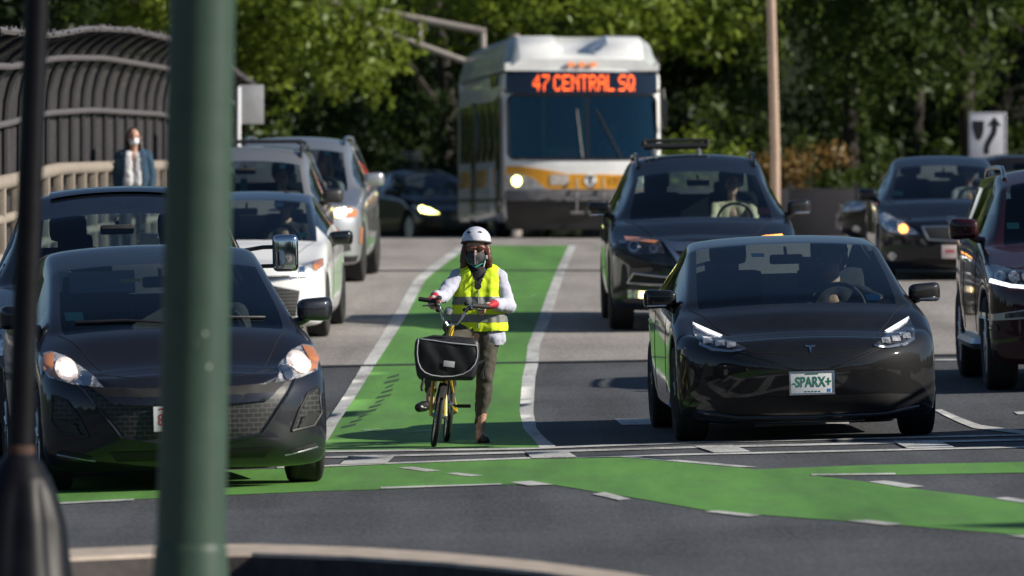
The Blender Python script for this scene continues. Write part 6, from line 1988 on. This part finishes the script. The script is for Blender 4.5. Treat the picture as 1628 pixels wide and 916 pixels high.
def cyclist():
    X0, Y0 = -.2276, 49.1
    loc = (X0, Y0, ground(X0, Y0))
    hc = Vector((-.027, -.02, 1.375))
    hp, T, Rm = head_prims(hc, R(-4), R(4), .98)
    body = list(hp)
    body += [('c', (-.012, .03, 1.20), .050, (-.022, .012, 1.31), .046), ('c', (-.01, .03, .95), .10, (-.012, .03, 1.15), .10)]
    shL, elL, wrL = Vector((-.155, .02, 1.185)), Vector((-.262, -.16, 1.045)), Vector((-.318, -.36, 1.045))     # photo-left arm
    shR, elR, wrR = Vector((.135, .02, 1.185)), Vector((.205, .0, .975)), Vector((.095, -.205, .99))          # photo-right arm
    for sh, el, wr in ((shL, elL, wrL), (shR, elR, wrR)):
        body += [('c', sh, .044, el, .037), ('c', el, .036, wr, .025)]
    hand(body, wrL, (-.12, -.9, -.25), (.0, -.2, -1), (1, -.1, 0), .95, .75)
    hand(body, wrR, (-.75, -.55, -.15), (0, -.25, -1), (-.5, .8, 0), .95, .75)
    # legs inside the trousers, bare ankles
    hipR, knR, anR = Vector((.055, .03, .78)), Vector((.035, -.01, .42)), Vector((-.002, .03, .075))
    hipL, knL, anL = Vector((-.10, .03, .78)), Vector((-.325, -.25, .60)), Vector((-.350, -.13, .345))
    body += [('c', hipR, .075, knR, .05), ('c', knR, .048, anR, .030), ('c', anR, .032, (0, -.06, .03), .03), ('c', hipL, .075, knL, .05), ('c', knL, .048, anL, .030), ('c', anL, .031, (-.352, -.20, .30), .028), ('c', (-.05, .03, .78), .1, (.0, .03, .95), .1)]
    p = blob('person', body, M_SKIN, None, .0065, 2)
    p.location = loc
    tag(p, 'woman in yellow hi-vis vest and white helmet standing astride a yellow bicycle', 'person')
    # trousers
    tr = [('c', hipR + Vector((0, 0, .03)), .100, knR + Vector((0, -.005, .05)), .062), ('c', knR + Vector((0, 0, .05)), .062, knR + Vector((-.01, .02, -.10)), .058), ('c', knR + Vector((-.01, .02, -.10)), .058, anR + Vector((0, 0, .085)), .036),
          ('c', hipL + Vector((0, 0, .03)), .105, knL, .064), ('c', knL, .064, anL + Vector((0, 0, .035)), .042), ('c', (-.06, .03, .84), .115, (.03, .03, .84), .115)]
    blob('trousers', tr, M_TROUS, p, .011, 3, (.05, .020))
    # shoes
    for sgn, a in ((1, (0, .055, .035)), (-1, (-.342, -.125, .292))):
        a = Vector(a)
        d = Vector((.035, -.16, -.010)) if sgn > 0 else Vector((-.085, -.14, -.03))
        s = blob('shoe', [('c', a, .036, a + d * .5, .038), ('c', a + d * .5, .040, a + d, .034), ('e', a + d * .75 + Vector((0, 0, -.012)), (.048, .06, .026))], M_SHOE, p, .007, 2)
        bake(s); cut(s, lambda c, a=a: not (c.z > a.z + .012 and (c - a).y < .03 and (c - a).y > -.10))
    # shirt: sleeves and loose tail
    sh = [('c', shL, .058, elL, .050), ('c', elL, .050, wrL.lerp(elL, .18), .040), ('c', shR, .060, elR, .055), ('c', elR, .055, wrR.lerp(elR, .22), .045),
          ('c', (-.075, .035, 1.12), .098, (-.07, .035, .86), .102), ('c', (.055, .035, 1.12), .098, (.06, .035, .84), .108), ('c', (-.10, .035, 1.20), .05, (.08, .035, 1.20), .05), ('c', (.075, .03, .80), .100, (.085, .03, .76), .103), ('c', (-.09, .03, .84), .10, (-.09, .03, .80), .105)]
    s = blob('shirt', sh, M_SHIRT, p, .008, 3, (.075, .027)); bake(s)
    cut(s, lambda c: not (c.z < .90 and abs(c.x + .03) < .075 and c.y < 0) and c.z > .70 + (.09 if c.x < -.02 else 0) and not (c.y < .0 and c.z > 1.0 and abs(c.x + .012) < .03 + (c.z - 1.0) * .10))
    # dark top under the shirt, seen in the neck opening
    blob('inner_top', [('c', (-.012, .028, 1.0), .104, (-.012, .030, 1.19), .100), ('c', (-.012, .03, 1.0), .1, (-.012, .03, .86), .1)], M_BLACKCL, p, .010, 3)
    # vest, open in a V, hem cut straight, two bands of tape
    v = [('c', (-.01, .03, 1.13), .112, (-.01, .035, .83), .128), ('c', (-.085, .035, 1.17), .102, (-.085, .035, .83), .125), ('c', (.065, .035, 1.17), .102, (.07, .035, .83), .130), ('c', (-.105, .035, 1.215), .052, (-.06, .04, 1.235), .048), ('c', (.085, .035, 1.215), .052, (.04, .04, 1.235), .048)]
    v = blob('vest', v, M_VEST, p, .008, 3, (.11, .030)); bake(v)
    def keep(c):
        if c.z < .80 + (.015 if c.x < -.08 else 0): return False
        if c.y < .03 and c.z > 1.09 and abs(c.x + .012) < (c.z - 1.09) * .44: return False
        if abs(c.x + .01) < .045 and c.z > 1.20: return False
        if ((c - shL).length < .075 or (c - shR).length < .078) and abs(c.x + .01) > .155: return False
        return True
    cut(v, keep)
    band(v, 'vest_tape', M_REFL, .985, 1.042, .004, v)
    band(v, 'vest_tape', M_REFL, .862, .918, .004, v)
    # open front edges of the vest
    bm = bmesh.new(); add_tube(bm, [(-.012, -.092, .82), (-.012, -.092, .92), (-.012, -.086, 1.03), (-.012, -.080, 1.09)], .004, 6); obj_bm('zip', bm, M_REFL, v)
    # hair to the shoulders
    hr = [('e', T((0, .035, .04)), (.086, .10, .086), Rm)]
    for sg in (1, -1):
        hr += [('c', T((sg * .070, .0, .03)), .030, T((sg * .088, -.01, -.06)), .030), ('c', T((sg * .088, -.01, -.06)), .030, T((sg * .098, .01, -.155)), .020), ('c', T((sg * .05, .07, .0)), .05, T((sg * .07, .06, -.15)), .035)]
    blob('hair', hr, M_HAIRBR, p, .0075, 2, (.02, .010))
    # helmet: cut shell, dark liner, vents, brim
    hs = blob('helmet', [('e', T((0, .018, .062)), (.107, .128, .105), Rm)], M_HELM, p, .007, 2); bake(hs)
    def hk(c):
        q = Rm.inverted() @ (c - hc)
        return q.z > .052 + q.y * -.18 - (.035 if q.y > .02 else 0) * min(1, (q.y - .02) / .05 if q.y > .02 else 0)
    cut(hs, hk)
    so = hs.modifiers.new('shell', 'SOLIDIFY'); so.thickness = .018; so.offset = -1
    bm = bmesh.new()
    pts = []
    for k in range(25):
        a = -math.pi / 2 + (k / 24 - .5) * math.pi * 1.05
        x, y = .106 * math.cos(a), .018 + .127 * math.sin(a)
        pts.append(T((x, y, .050 + y * -.18)))
    add_tube(bm, pts, .007, 8); obj_bm('helmet_edge', bm, M_HELMIN, hs)
    bm = bmesh.new()
    for x in (-.045, .032): add_ell(bm, T((x, -.068, .132)), (.017, .012, .006), Rm @ Matrix.Rotation(R(-35), 3, 'X'), 2)
    obj_bm('helmet_vent', bm, M_HELMIN, hs)
    bm = bmesh.new()
    add_tube(bm, [T((.086, -.01, .04)), T((.083, -.03, -.03)), T((.060, -.05, -.09)), T((.0, -.075, -.120))], .0055, 6)
    add_tube(bm, [T((-.086, -.01, .04)), T((-.081, -.03, -.03)), T((-.055, -.05, -.09)), T((.0, -.075, -.120))], .0045, 6)
    st = obj_bm('chin_strap', bm, M_STRAP, hs)
    bm = bmesh.new(); add_box(bm, T((.078, -.045, -.05)), (.016, .012, .026), .004); add_tube(bm, [T((.068, -.052, -.078)), T((.058, -.058, -.12))], .006, 6); obj_bm('strap_buckle', bm, M_GLOVEW, st)
    # mask and sunglasses
    mk = blob('face_mask', [('e', T((0, -.040, -.045)), (.066, .070, .058), Rm), ('c', T((0, -.10, -.02)), .016, T((0, -.085, -.09)), .022)], M_MASKDK, p, .006, 2); bake(mk)
    cut(mk, lambda c: (Rm.inverted() @ (c - hc)).y < -.028 and (Rm.inverted() @ (c - hc)).z < .0 + .02)
    bm = bmesh.new(); add_tube(bm, [T((0, -.122, -.015)), T((0, -.121, -.05)), T((0, -.108, -.10))], .003, 6); obj_bm('mask_seam', bm, M_PIPING, mk)
    bm = bmesh.new()
    for sg in (1, -1):
        add_ell(bm, T((sg * .033, -.093, .014)), (.031, .011, .021), Rm, 3); add_tube(bm, [T((sg * .062, -.078, .018)), T((sg * .082, .015, .014))], .004, 6)
    add_tube(bm, [T((-.012, -.102, .018)), T((.012, -.102, .018))], .004, 6)
    obj_bm('sunglasses', bm, M_ORNG, p)
    # lanyard with a dark disc
    bm = bmesh.new()
    for sg in (1, -1): add_tube(bm, [(-.012 + sg * .055, -.03, 1.235), (-.012 + sg * .035, -.085, 1.18), (-.015, -.105, 1.135)], .005, 6)
    add_lathe(bm, [(.001, -.008), (.024, -.008), (.026, 0), (.024, .008), (.001, .008)], 20, Matrix.Translation((-.015, -.112, 1.118)) @ Matrix.Rotation(R(90), 4, 'X'))
    obj_bm('lanyard', bm, M_BLACKCL, p)
    # fingerless gloves
    for wr, d, side in ((wrL, Vector((-.12, -.9, -.25)).normalized(), Vector((1, -.1, 0))), (wrR, Vector((-.75, -.55, -.15)).normalized(), Vector((-.5, .8, 0)))):
        side = side.normalized(); pe = wr + d * .072
        g = blob('glove', [('c', wr - d * .015, .031, wr + d * .02, .031)] + [('c', wr + d * .02 + side * o * .7, .0185, pe + side * o * 1.02, .0165) for o in (-.027, -.009, .009, .027)], M_GLOVER, p, .006, 2)
        bm = bmesh.new(); up = Vector((0, 0, 1)); add_ell(bm, wr + d * .045 + up * .012, (.026, .030, .012), d.to_track_quat('-Y', 'Z').to_matrix(), 2)
        obj_bm('glove_pad', bm, M_GLOVEW, g)
    return p
cyclist()

def bicycle():
    X0, Y0 = -.2276, 49.1
    root = thing('bicycle', 'small-wheeled yellow bicycle held between the legs of the woman in the vest', 'bicycle', (X0, Y0, ground(X0, Y0)))
    g = -.008
    fr, rr_, r = Vector((-.290, -.60, .222 + g)), Vector((-.222, .42, .222 + g)), .222
    ax = Vector((1, .04, -.06)).normalized()
    def wheel(c, steer, lean):
        M = Matrix.Translation(c) @ Matrix.Rotation(steer, 4, 'Z') @ Matrix.Rotation(lean, 4, 'Y') @ Matrix.Rotation(R(90), 4, 'Y')
        bm = bmesh.new()
        n = 40
        prof = [(r + .017 * math.cos(a * math.pi / 5) - .017, .019 * math.sin(a * math.pi / 5)) for a in range(10)]
        rings = [[bm.verts.new(M @ Vector((q * math.cos(2 * math.pi * k / n), q * math.sin(2 * math.pi * k / n), z))) for q, z in prof] for k in range(n)]
        for k in range(n):
            a, b = rings[k], rings[(k + 1) % n]
            for j in range(10): bm.faces.new((a[j], b[j], b[(j + 1) % 10], a[(j + 1) % 10]))
        w = obj_bm('wheel', bm, M_RUBBER, root)
        bm = bmesh.new()
        add_lathe(bm, [(r - .036, -.010), (r - .022, -.012), (r - .022, .012), (r - .036, .010)], 36, M)
        obj_bm('rim', bm, M_SATIN, w)
        bm = bmesh.new()
        for k in range(20):
            a = 2 * math.pi * k / 20
            add_tube(bm, [M @ Vector((.018 * math.cos(a + .5), .018 * math.sin(a + .5), .018 if k % 2 else -.018)), M @ Vector(((r - .03) * math.cos(a), (r - .03) * math.sin(a), 0))], .0013, 4)
        add_tube(bm, [M @ Vector((0, 0, -.045)), M @ Vector((0, 0, .045))], .016, 8)
        obj_bm('spokes', bm, M_SATIN, w)
        # mudguard
        bm = bmesh.new()
        pts = [M @ Vector(((r + .014) * math.cos(a), (r + .014) * math.sin(a), 0)) for a in [R(q) for q in range(20, 200, 12)]]
        obj_bm('mudguard', bm, M_RUBBER, w) if False else bm.free()
        return M
    wheel(fr, R(4), R(9)); wheel(rr_, R(4), R(6))
    hb, ht = Vector((-.272, -.475, .54)), Vector((-.232, -.43, .70))           # head tube
    bb = Vector((-.258, -.02, .285))
    st = Vector((-.215, .20, .80))
    bm = bmesh.new()
    add_tube(bm, [hb, ht], .022, 12)
    add_tube(bm, [hb.lerp(ht, .35), Vector((-.262, -.25, .43)), bb + Vector((0, 0, .03))], .022, 12)
    add_tube(bm, [bb, Vector((-.235, .10, .55))], .019, 12)
    for sg in (1, -1):
        add_tube(bm, [bb + ax * sg * .03, rr_ + ax * sg * .055], .010, 8)
        add_tube(bm, [Vector((-.237, .09, .50)) + ax * sg * .02, rr_ + ax * sg * .055], .008, 8)
    obj_bm('frame', bm, M_BIKEY, root)
    bm = bmesh.new()
    cr = hb + Vector((-.012, -.02, -.06))
    for sg in (1, -1): add_tube(bm, [cr, cr + ax * sg * .042 + Vector((0, -.01, -.03)), fr.lerp(cr, .4) + ax * sg * .05, fr + ax * sg * .052], .012, 8)
    add_tube(bm, [cr, hb], .016, 8)
    obj_bm('fork', bm, M_BIKEY, root)
    for rr2, (a0, a1), c0 in ((.238, (35, 160), fr), (.238, (-10, 130), rr_)):
        M = Matrix.Translation(c0) @ Matrix.Rotation(R(4), 4, 'Z') @ Matrix.Rotation(R(9 if c0 is fr else 6), 4, 'Y')
        bm = bmesh.new(); prev = None
        for q in range(a0, a1 + 1, 8):
            row = [bm.verts.new(M @ Vector((x, rr2 * math.cos(R(q)) * (1 if c0 is rr_ else -1) , rr2 * math.sin(R(q)) - abs(x) * .25))) for x in (-.024, 0, .024)]
            if prev:
                for j in range(2): bm.faces.new((prev[j], prev[j + 1], row[j + 1], row[j]))
            prev = row
        obj_bm('mudguard', bm, M_RUBBER, root)
    # stem, bars, grips, levers
    top = Vector((-.192, -.42, .845))
    bm = bmesh.new(); add_tube(bm, [ht, top], .019, 10); obj_bm('stem', bm, M_BIKEY, root)
    gl0, gl1 = Vector((-.415, -.44, 1.030)), Vector((-.305, -.455, 1.015))
    gr0, gr1 = Vector((.055, -.33, .975)), Vector((-.055, -.40, .985))
    bm = bmesh.new()
    add_tube(bm, [gl0, gl1, Vector((-.285, -.46, .985)), Vector((-.262, -.455, .89)), Vector((-.225, -.435, .845)), top, Vector((-.16, -.42, .85)), Vector((-.12, -.415, .90)), Vector((-.09, -.41, .965)), gr1, gr0], .0115, 10)
    hb_ = obj_bm('handlebar', bm, M_CHROME, root)
    bm = bmesh.new(); add_tube(bm, [gl0 + (gl0 - gl1) * .12, gl1], .017, 10); obj_bm('grip', bm, M_RUBBER, hb_)
    bm = bmesh.new(); add_tube(bm, [gr0 + (gr0 - gr1) * .12, gr1], .017, 10); obj_bm('grip', bm, M_RUBBER, hb_)
    for a, b in (((-.30, -.47, .99), (-.40, -.50, .985)), ((-.065, -.42, .965), (.03, -.39, .95))):
        bm = bmesh.new(); a = Vector(a); b = Vector(b); add_ell(bm, a, (.018, .022, .018), None, 2); add_tube(bm, [a, b], [.007, .006], 6); obj_bm('brake_lever', bm, M_RUBBER, hb_)
    bm = bmesh.new()
    for pts in ([(-.28, -.47, .99), (-.25, -.53, .95), (-.235, -.50, .80), (-.25, -.47, .62)], [(-.075, -.43, .97), (-.12, -.52, .93), (-.20, -.50, .80), (-.24, -.46, .60)], [(-.30, -.47, 1.0), (-.31, -.5, 1.06), (-.27, -.5, 1.02)]):
        add_tube(bm, pts, .0035, 5)
    obj_bm('cable', bm, M_RUBBER, hb_)
    bm = bmesh.new()
    for c in ((-.285, -.465, 1.04), (-.29, -.46, .955), (-.09, -.43, 1.0), (-.10, -.42, .955)): add_ell(bm, c, (.022, .02, .018), None, 2)
    obj_bm('shifter', bm, M_RUBBER, hb_)
    bm = bmesh.new(); add_lathe(bm, [(.001, .0), (.022, .004), (.030, .045), (.031, .055)], 20, Matrix.Translation((-.215, -.45, .945)) @ Matrix.Rotation(R(90), 4, 'X'))
    lp = obj_bm('bike_lamp', bm, M_RUBBER, root)
    bm = bmesh.new(); add_lathe(bm, [(.001, .060), (.020, .058), (.027, .054)], 20, Matrix.Translation((-.215, -.45, .945)) @ Matrix.Rotation(R(90), 4, 'X'))
    obj_bm('bike_lamp_lens', bm, M_LENS, lp)
    # cranks, chainring, pedals
    bm = bmesh.new()
    pL, pR = Vector((-.352, -.155, .255)), Vector((-.115, .12, .262))
    add_tube(bm, [bb + ax * -.06, bb + ax * .06], .018, 10)
    add_tube(bm, [bb + ax * -.06, pL + Vector((.055, 0, 0))], .010, 8); add_tube(bm, [bb + ax * .06, pR - Vector((.055, 0, 0))], .010, 8)
    add_lathe(bm, [(.05, -.003), (.085, -.003), (.085, .003), (.05, .003)], 28, Matrix.Translation(bb + ax * .045) @ Matrix.Rotation(R(90), 4, 'Y'))
    obj_bm('crank', bm, M_SATIN, root)
    for c in (pL, pR):
        bm = bmesh.new()
        for dy in (-.035, .035): add_box(bm, c + Vector((0, dy, 0)), (.095, .010, .024), .003)
        for dx in (-.045, .045): add_box(bm, c + Vector((dx, 0, 0)), (.010, .062, .022), .003)
        add_tube(bm, [c + Vector((-.05, 0, 0)), c + Vector((.05, 0, 0))], .008, 6)
        obj_bm('pedal', bm, M_RUBBER, root)
    bm = bmesh.new(); add_tube(bm, [Vector((-.235, .10, .55)), st], .015, 10); obj_bm('seat_post', bm, M_SATIN, root)
    blob('saddle', [('c', st + Vector((0, .08, .02)), .055, st + Vector((0, -.14, .02)), .022)], M_RUBBER, root, .01, 2)
    # front luggage bag, a thing of its own
    c0 = Vector((-.230, -.64, .612))
    bag = thing('messenger_bag', 'black messenger bag with grey piping on the front of the bicycle', 'bag', (X0 + c0.x, Y0 + c0.y, ground(X0, Y0) + c0.z), (0, R(2), R(4)))
    bw, bd, bh = .225, .085, .150
    bm = bmesh.new()
    add_box(bm, (0, 0, 0), (bw * 2, bd * 2, bh * 2), .05, seg=4)
    bmesh.ops.subdivide_edges(bm, edges=bm.edges[:], cuts=2, use_grid_fill=True)
    for v in bm.verts:
        t = v.co.z / bh
        v.co.x *= 1.0 - .06 * max(0, -t) - .16 * max(0, -t - .45) + .015 * math.sin(v.co.z * 30); v.co.y *= 1 + .18 * (1 - t * t)
        v.co.z += .012 * math.sin(v.co.x * 14) * (1 if t > 0 else .6)
    b = obj_bm('pouch', bm, M_BAG, bag)
    def bagbvh(o):
        return BVHTree.FromPolygons([v.co.copy() for v in o.data.vertices], [tuple(p.vertices) for p in o.data.polygons])
    bv = bagbvh(b)
    def bhit(x, z, off):
        h = bv.ray_cast(Vector((x, -1, z)), Vector((0, 1, 0)))
        return (h[0] if h[0] else Vector((x, -bd, z))) + Vector((0, -off, 0))
    fl = [(-.205, .138), (-.214, .09), (-.214, .03), (-.205, -.025), (-.185, -.068), (-.155, -.095), (-.11, -.112), (-.04, -.120), (.04, -.116), (.11, -.098), (.16, -.066), (.192, -.025), (.207, .02), (.209, .07), (.203, .105), (.10, .112), (0, .118), (-.1, .13)]
    pts, tris = triangulate(fl, .025)
    bm = bmesh.new(); vs = [bm.verts.new(bhit(x, z, .012 + .005 * math.sin(x * 40 + z * 25))) for x, z in pts]
    for t in tris: bm.faces.new([vs[i] for i in t])
    bmesh.ops.solidify(bm, geom=bm.faces[:], thickness=.008)
    f = obj_bm('flap', bm, M_BAG, bag)
    bm = bmesh.new(); d = densify(fl, .02); add_tube(bm, [bhit(x, z, .018) for x, z in d + d[:1]], .0042, 6); obj_bm('piping', bm, M_PIPING, f)
    bm = bmesh.new(); pp = bhit(.01, -.03, .022); add_box(bm, pp, (.078, .004, .042), .002, rot=Matrix.Rotation(R(5), 3, 'Y')); obj_bm('bag_label', bm, M_PIPING, f)
    bm = bmesh.new()
    add_tube(bm, [(-.19, 0, .13), (-.10, -.01, .155), (.1, 0, .15), (.19, .0, .12)], .012, 8); obj_bm('carry_handle', bm, M_BAG, bag); bm = bmesh.new()
    add_tube(bm, [(-.16, -.09, -.13), (-.175, -.10, -.20), (-.17, -.095, -.225)], .011, 6); obj_bm('strap', bm, M_BAG, bag); bm = bmesh.new(); add_tube(bm, [(.17, .0, -.05), (.27, .03, .0), (.25, .03, -.09), (.26, .03, -.13)], .016, 6)
    obj_bm('strap', bm, M_BAG, bag)
bicycle()

# ---------------------------------------------------------------- the walker on the footway
M_DENIM = mat('denim_blue', (0.018, 0.055, 0.10), 0.85, noise=(12, .3))
M_TEE = mat('white_tee', (0.78, 0.78, 0.80), 0.85, noise=(8, .1))
M_PAPER = mat('white_mask', (0.70, 0.74, 0.76), 0.7)
def walker():
    Y = 86.0; X = -4.70
    loc = (X, Y, fbase(Y) + .003)
    hc = Vector((0, 0, 1.56)); hp, T, Rm = head_prims(hc, R(6), 0, 1.0)
    A = [((-.165, .02, 1.34), (-.215, .03, 1.08), (-.20, -.04, .84)), ((.165, .02, 1.34), (.225, .03, 1.08), (.20, -.06, .86))]
    body = hp + [('c', (0, .025, 1.36), .05, (0, .012, 1.48), .047), ('c', (0, .03, 1.0), .10, (0, .03, 1.3), .10)]
    for sh, el, wr in A:
        body += [('c', sh, .044, el, .036), ('c', el, .036, wr, .026)]
        hand(body, wr, (0, -.25, -1), (0, 1, 0), (0, -1, 0), 1.0, .35)
    L = [((-.085, .03, .86), (-.095, -.05, .47), (-.09, .06, .08)), ((.085, .03, .86), (.085, -.02, .47), (.085, -.10, .08))]
    for h, k, a in L:
        body += [('c', h, .075, k, .05), ('c', k, .048, a, .032), ('c', a, .03, Vector(a) + Vector((0, -.10, -.04)), .028)]
    body += [('c', (0, .03, .86), .1, (0, .03, 1.0), .1)]
    p = blob('person', body, M_SKIN, None, .008, 2); p.location = loc
    tag(p, 'walker in open denim jacket and white face mask beside the bridge rail', 'person')
    tr = []
    for h, k, a in L: tr += [('c', h, .10, k, .068), ('c', k, .066, Vector(a) + Vector((0, 0, .02)), .048)]
    blob('trousers', tr + [('c', (-.05, .03, .92), .105, (.05, .03, .92), .105)], M_BLACKCL, p, .012, 3)
    for h, k, a in L: blob('shoe', [('c', Vector(a) + Vector((0, .03, -.04)), .038, Vector(a) + Vector((0, -.14, -.05)), .032)], M_SHOE, p, .009, 2)
    blob('tee', [('c', (-.06, .025, 1.0), .115, (-.06, .03, 1.3), .105), ('c', (.06, .025, 1.0), .115, (.06, .03, 1.3), .105)], M_TEE, p, .012, 3, (.08, .02))
    j = [('c', A[0][0], .068, A[0][1], .060), ('c', A[0][1], .058, A[0][2], .048), ('c', A[1][0], .068, A[1][1], .060), ('c', A[1][1], .058, A[1][2], .048),
         ('c', (-.08, .03, 1.32), .112, (-.09, .03, .95), .128), ('c', (.08, .03, 1.32), .112, (.09, .03, .95), .128), ('c', (-.1, .03, 1.38), .055, (.1, .03, 1.38), .055)]
    jo = blob('jacket', j, M_DENIM, p, .012, 3, (.07, .025)); bake(jo)
    cut(jo, lambda c: not (c.y < .02 and abs(c.x) < .125 - (c.z - 1.0) * .09) and c.z > .86 or abs(c.x) > .15)
    hr = [('e', T((0, .03, .035)), (.086, .10, .092), Rm), ('c', T((.07, .03, .0)), .03, T((.10, .0, -.20)), .03), ('c', T((-.07, .03, .0)), .03, T((-.085, .02, -.16)), .03), ('c', T((0, .09, .0)), .06, T((0, .09, -.18)), .06)]
    blob('hair', hr, M_HAIRD, p, .009, 2, (.03, .012))
    mk = blob('face_mask', [('e', T((0, -.042, -.045)), (.064, .072, .055), Rm)], M_PAPER, p, .007, 2); bake(mk)
    cut(mk, lambda c: (Rm.inverted() @ (c - hc)).y < -.03)
    bm = bmesh.new()
    for sg in (1, -1): add_ell(bm, T((sg * .031, -.082, .012)), (.016, .008, .009), Rm, 2)
    obj_bm('eyes', bm, M_EYE, p)
walker()
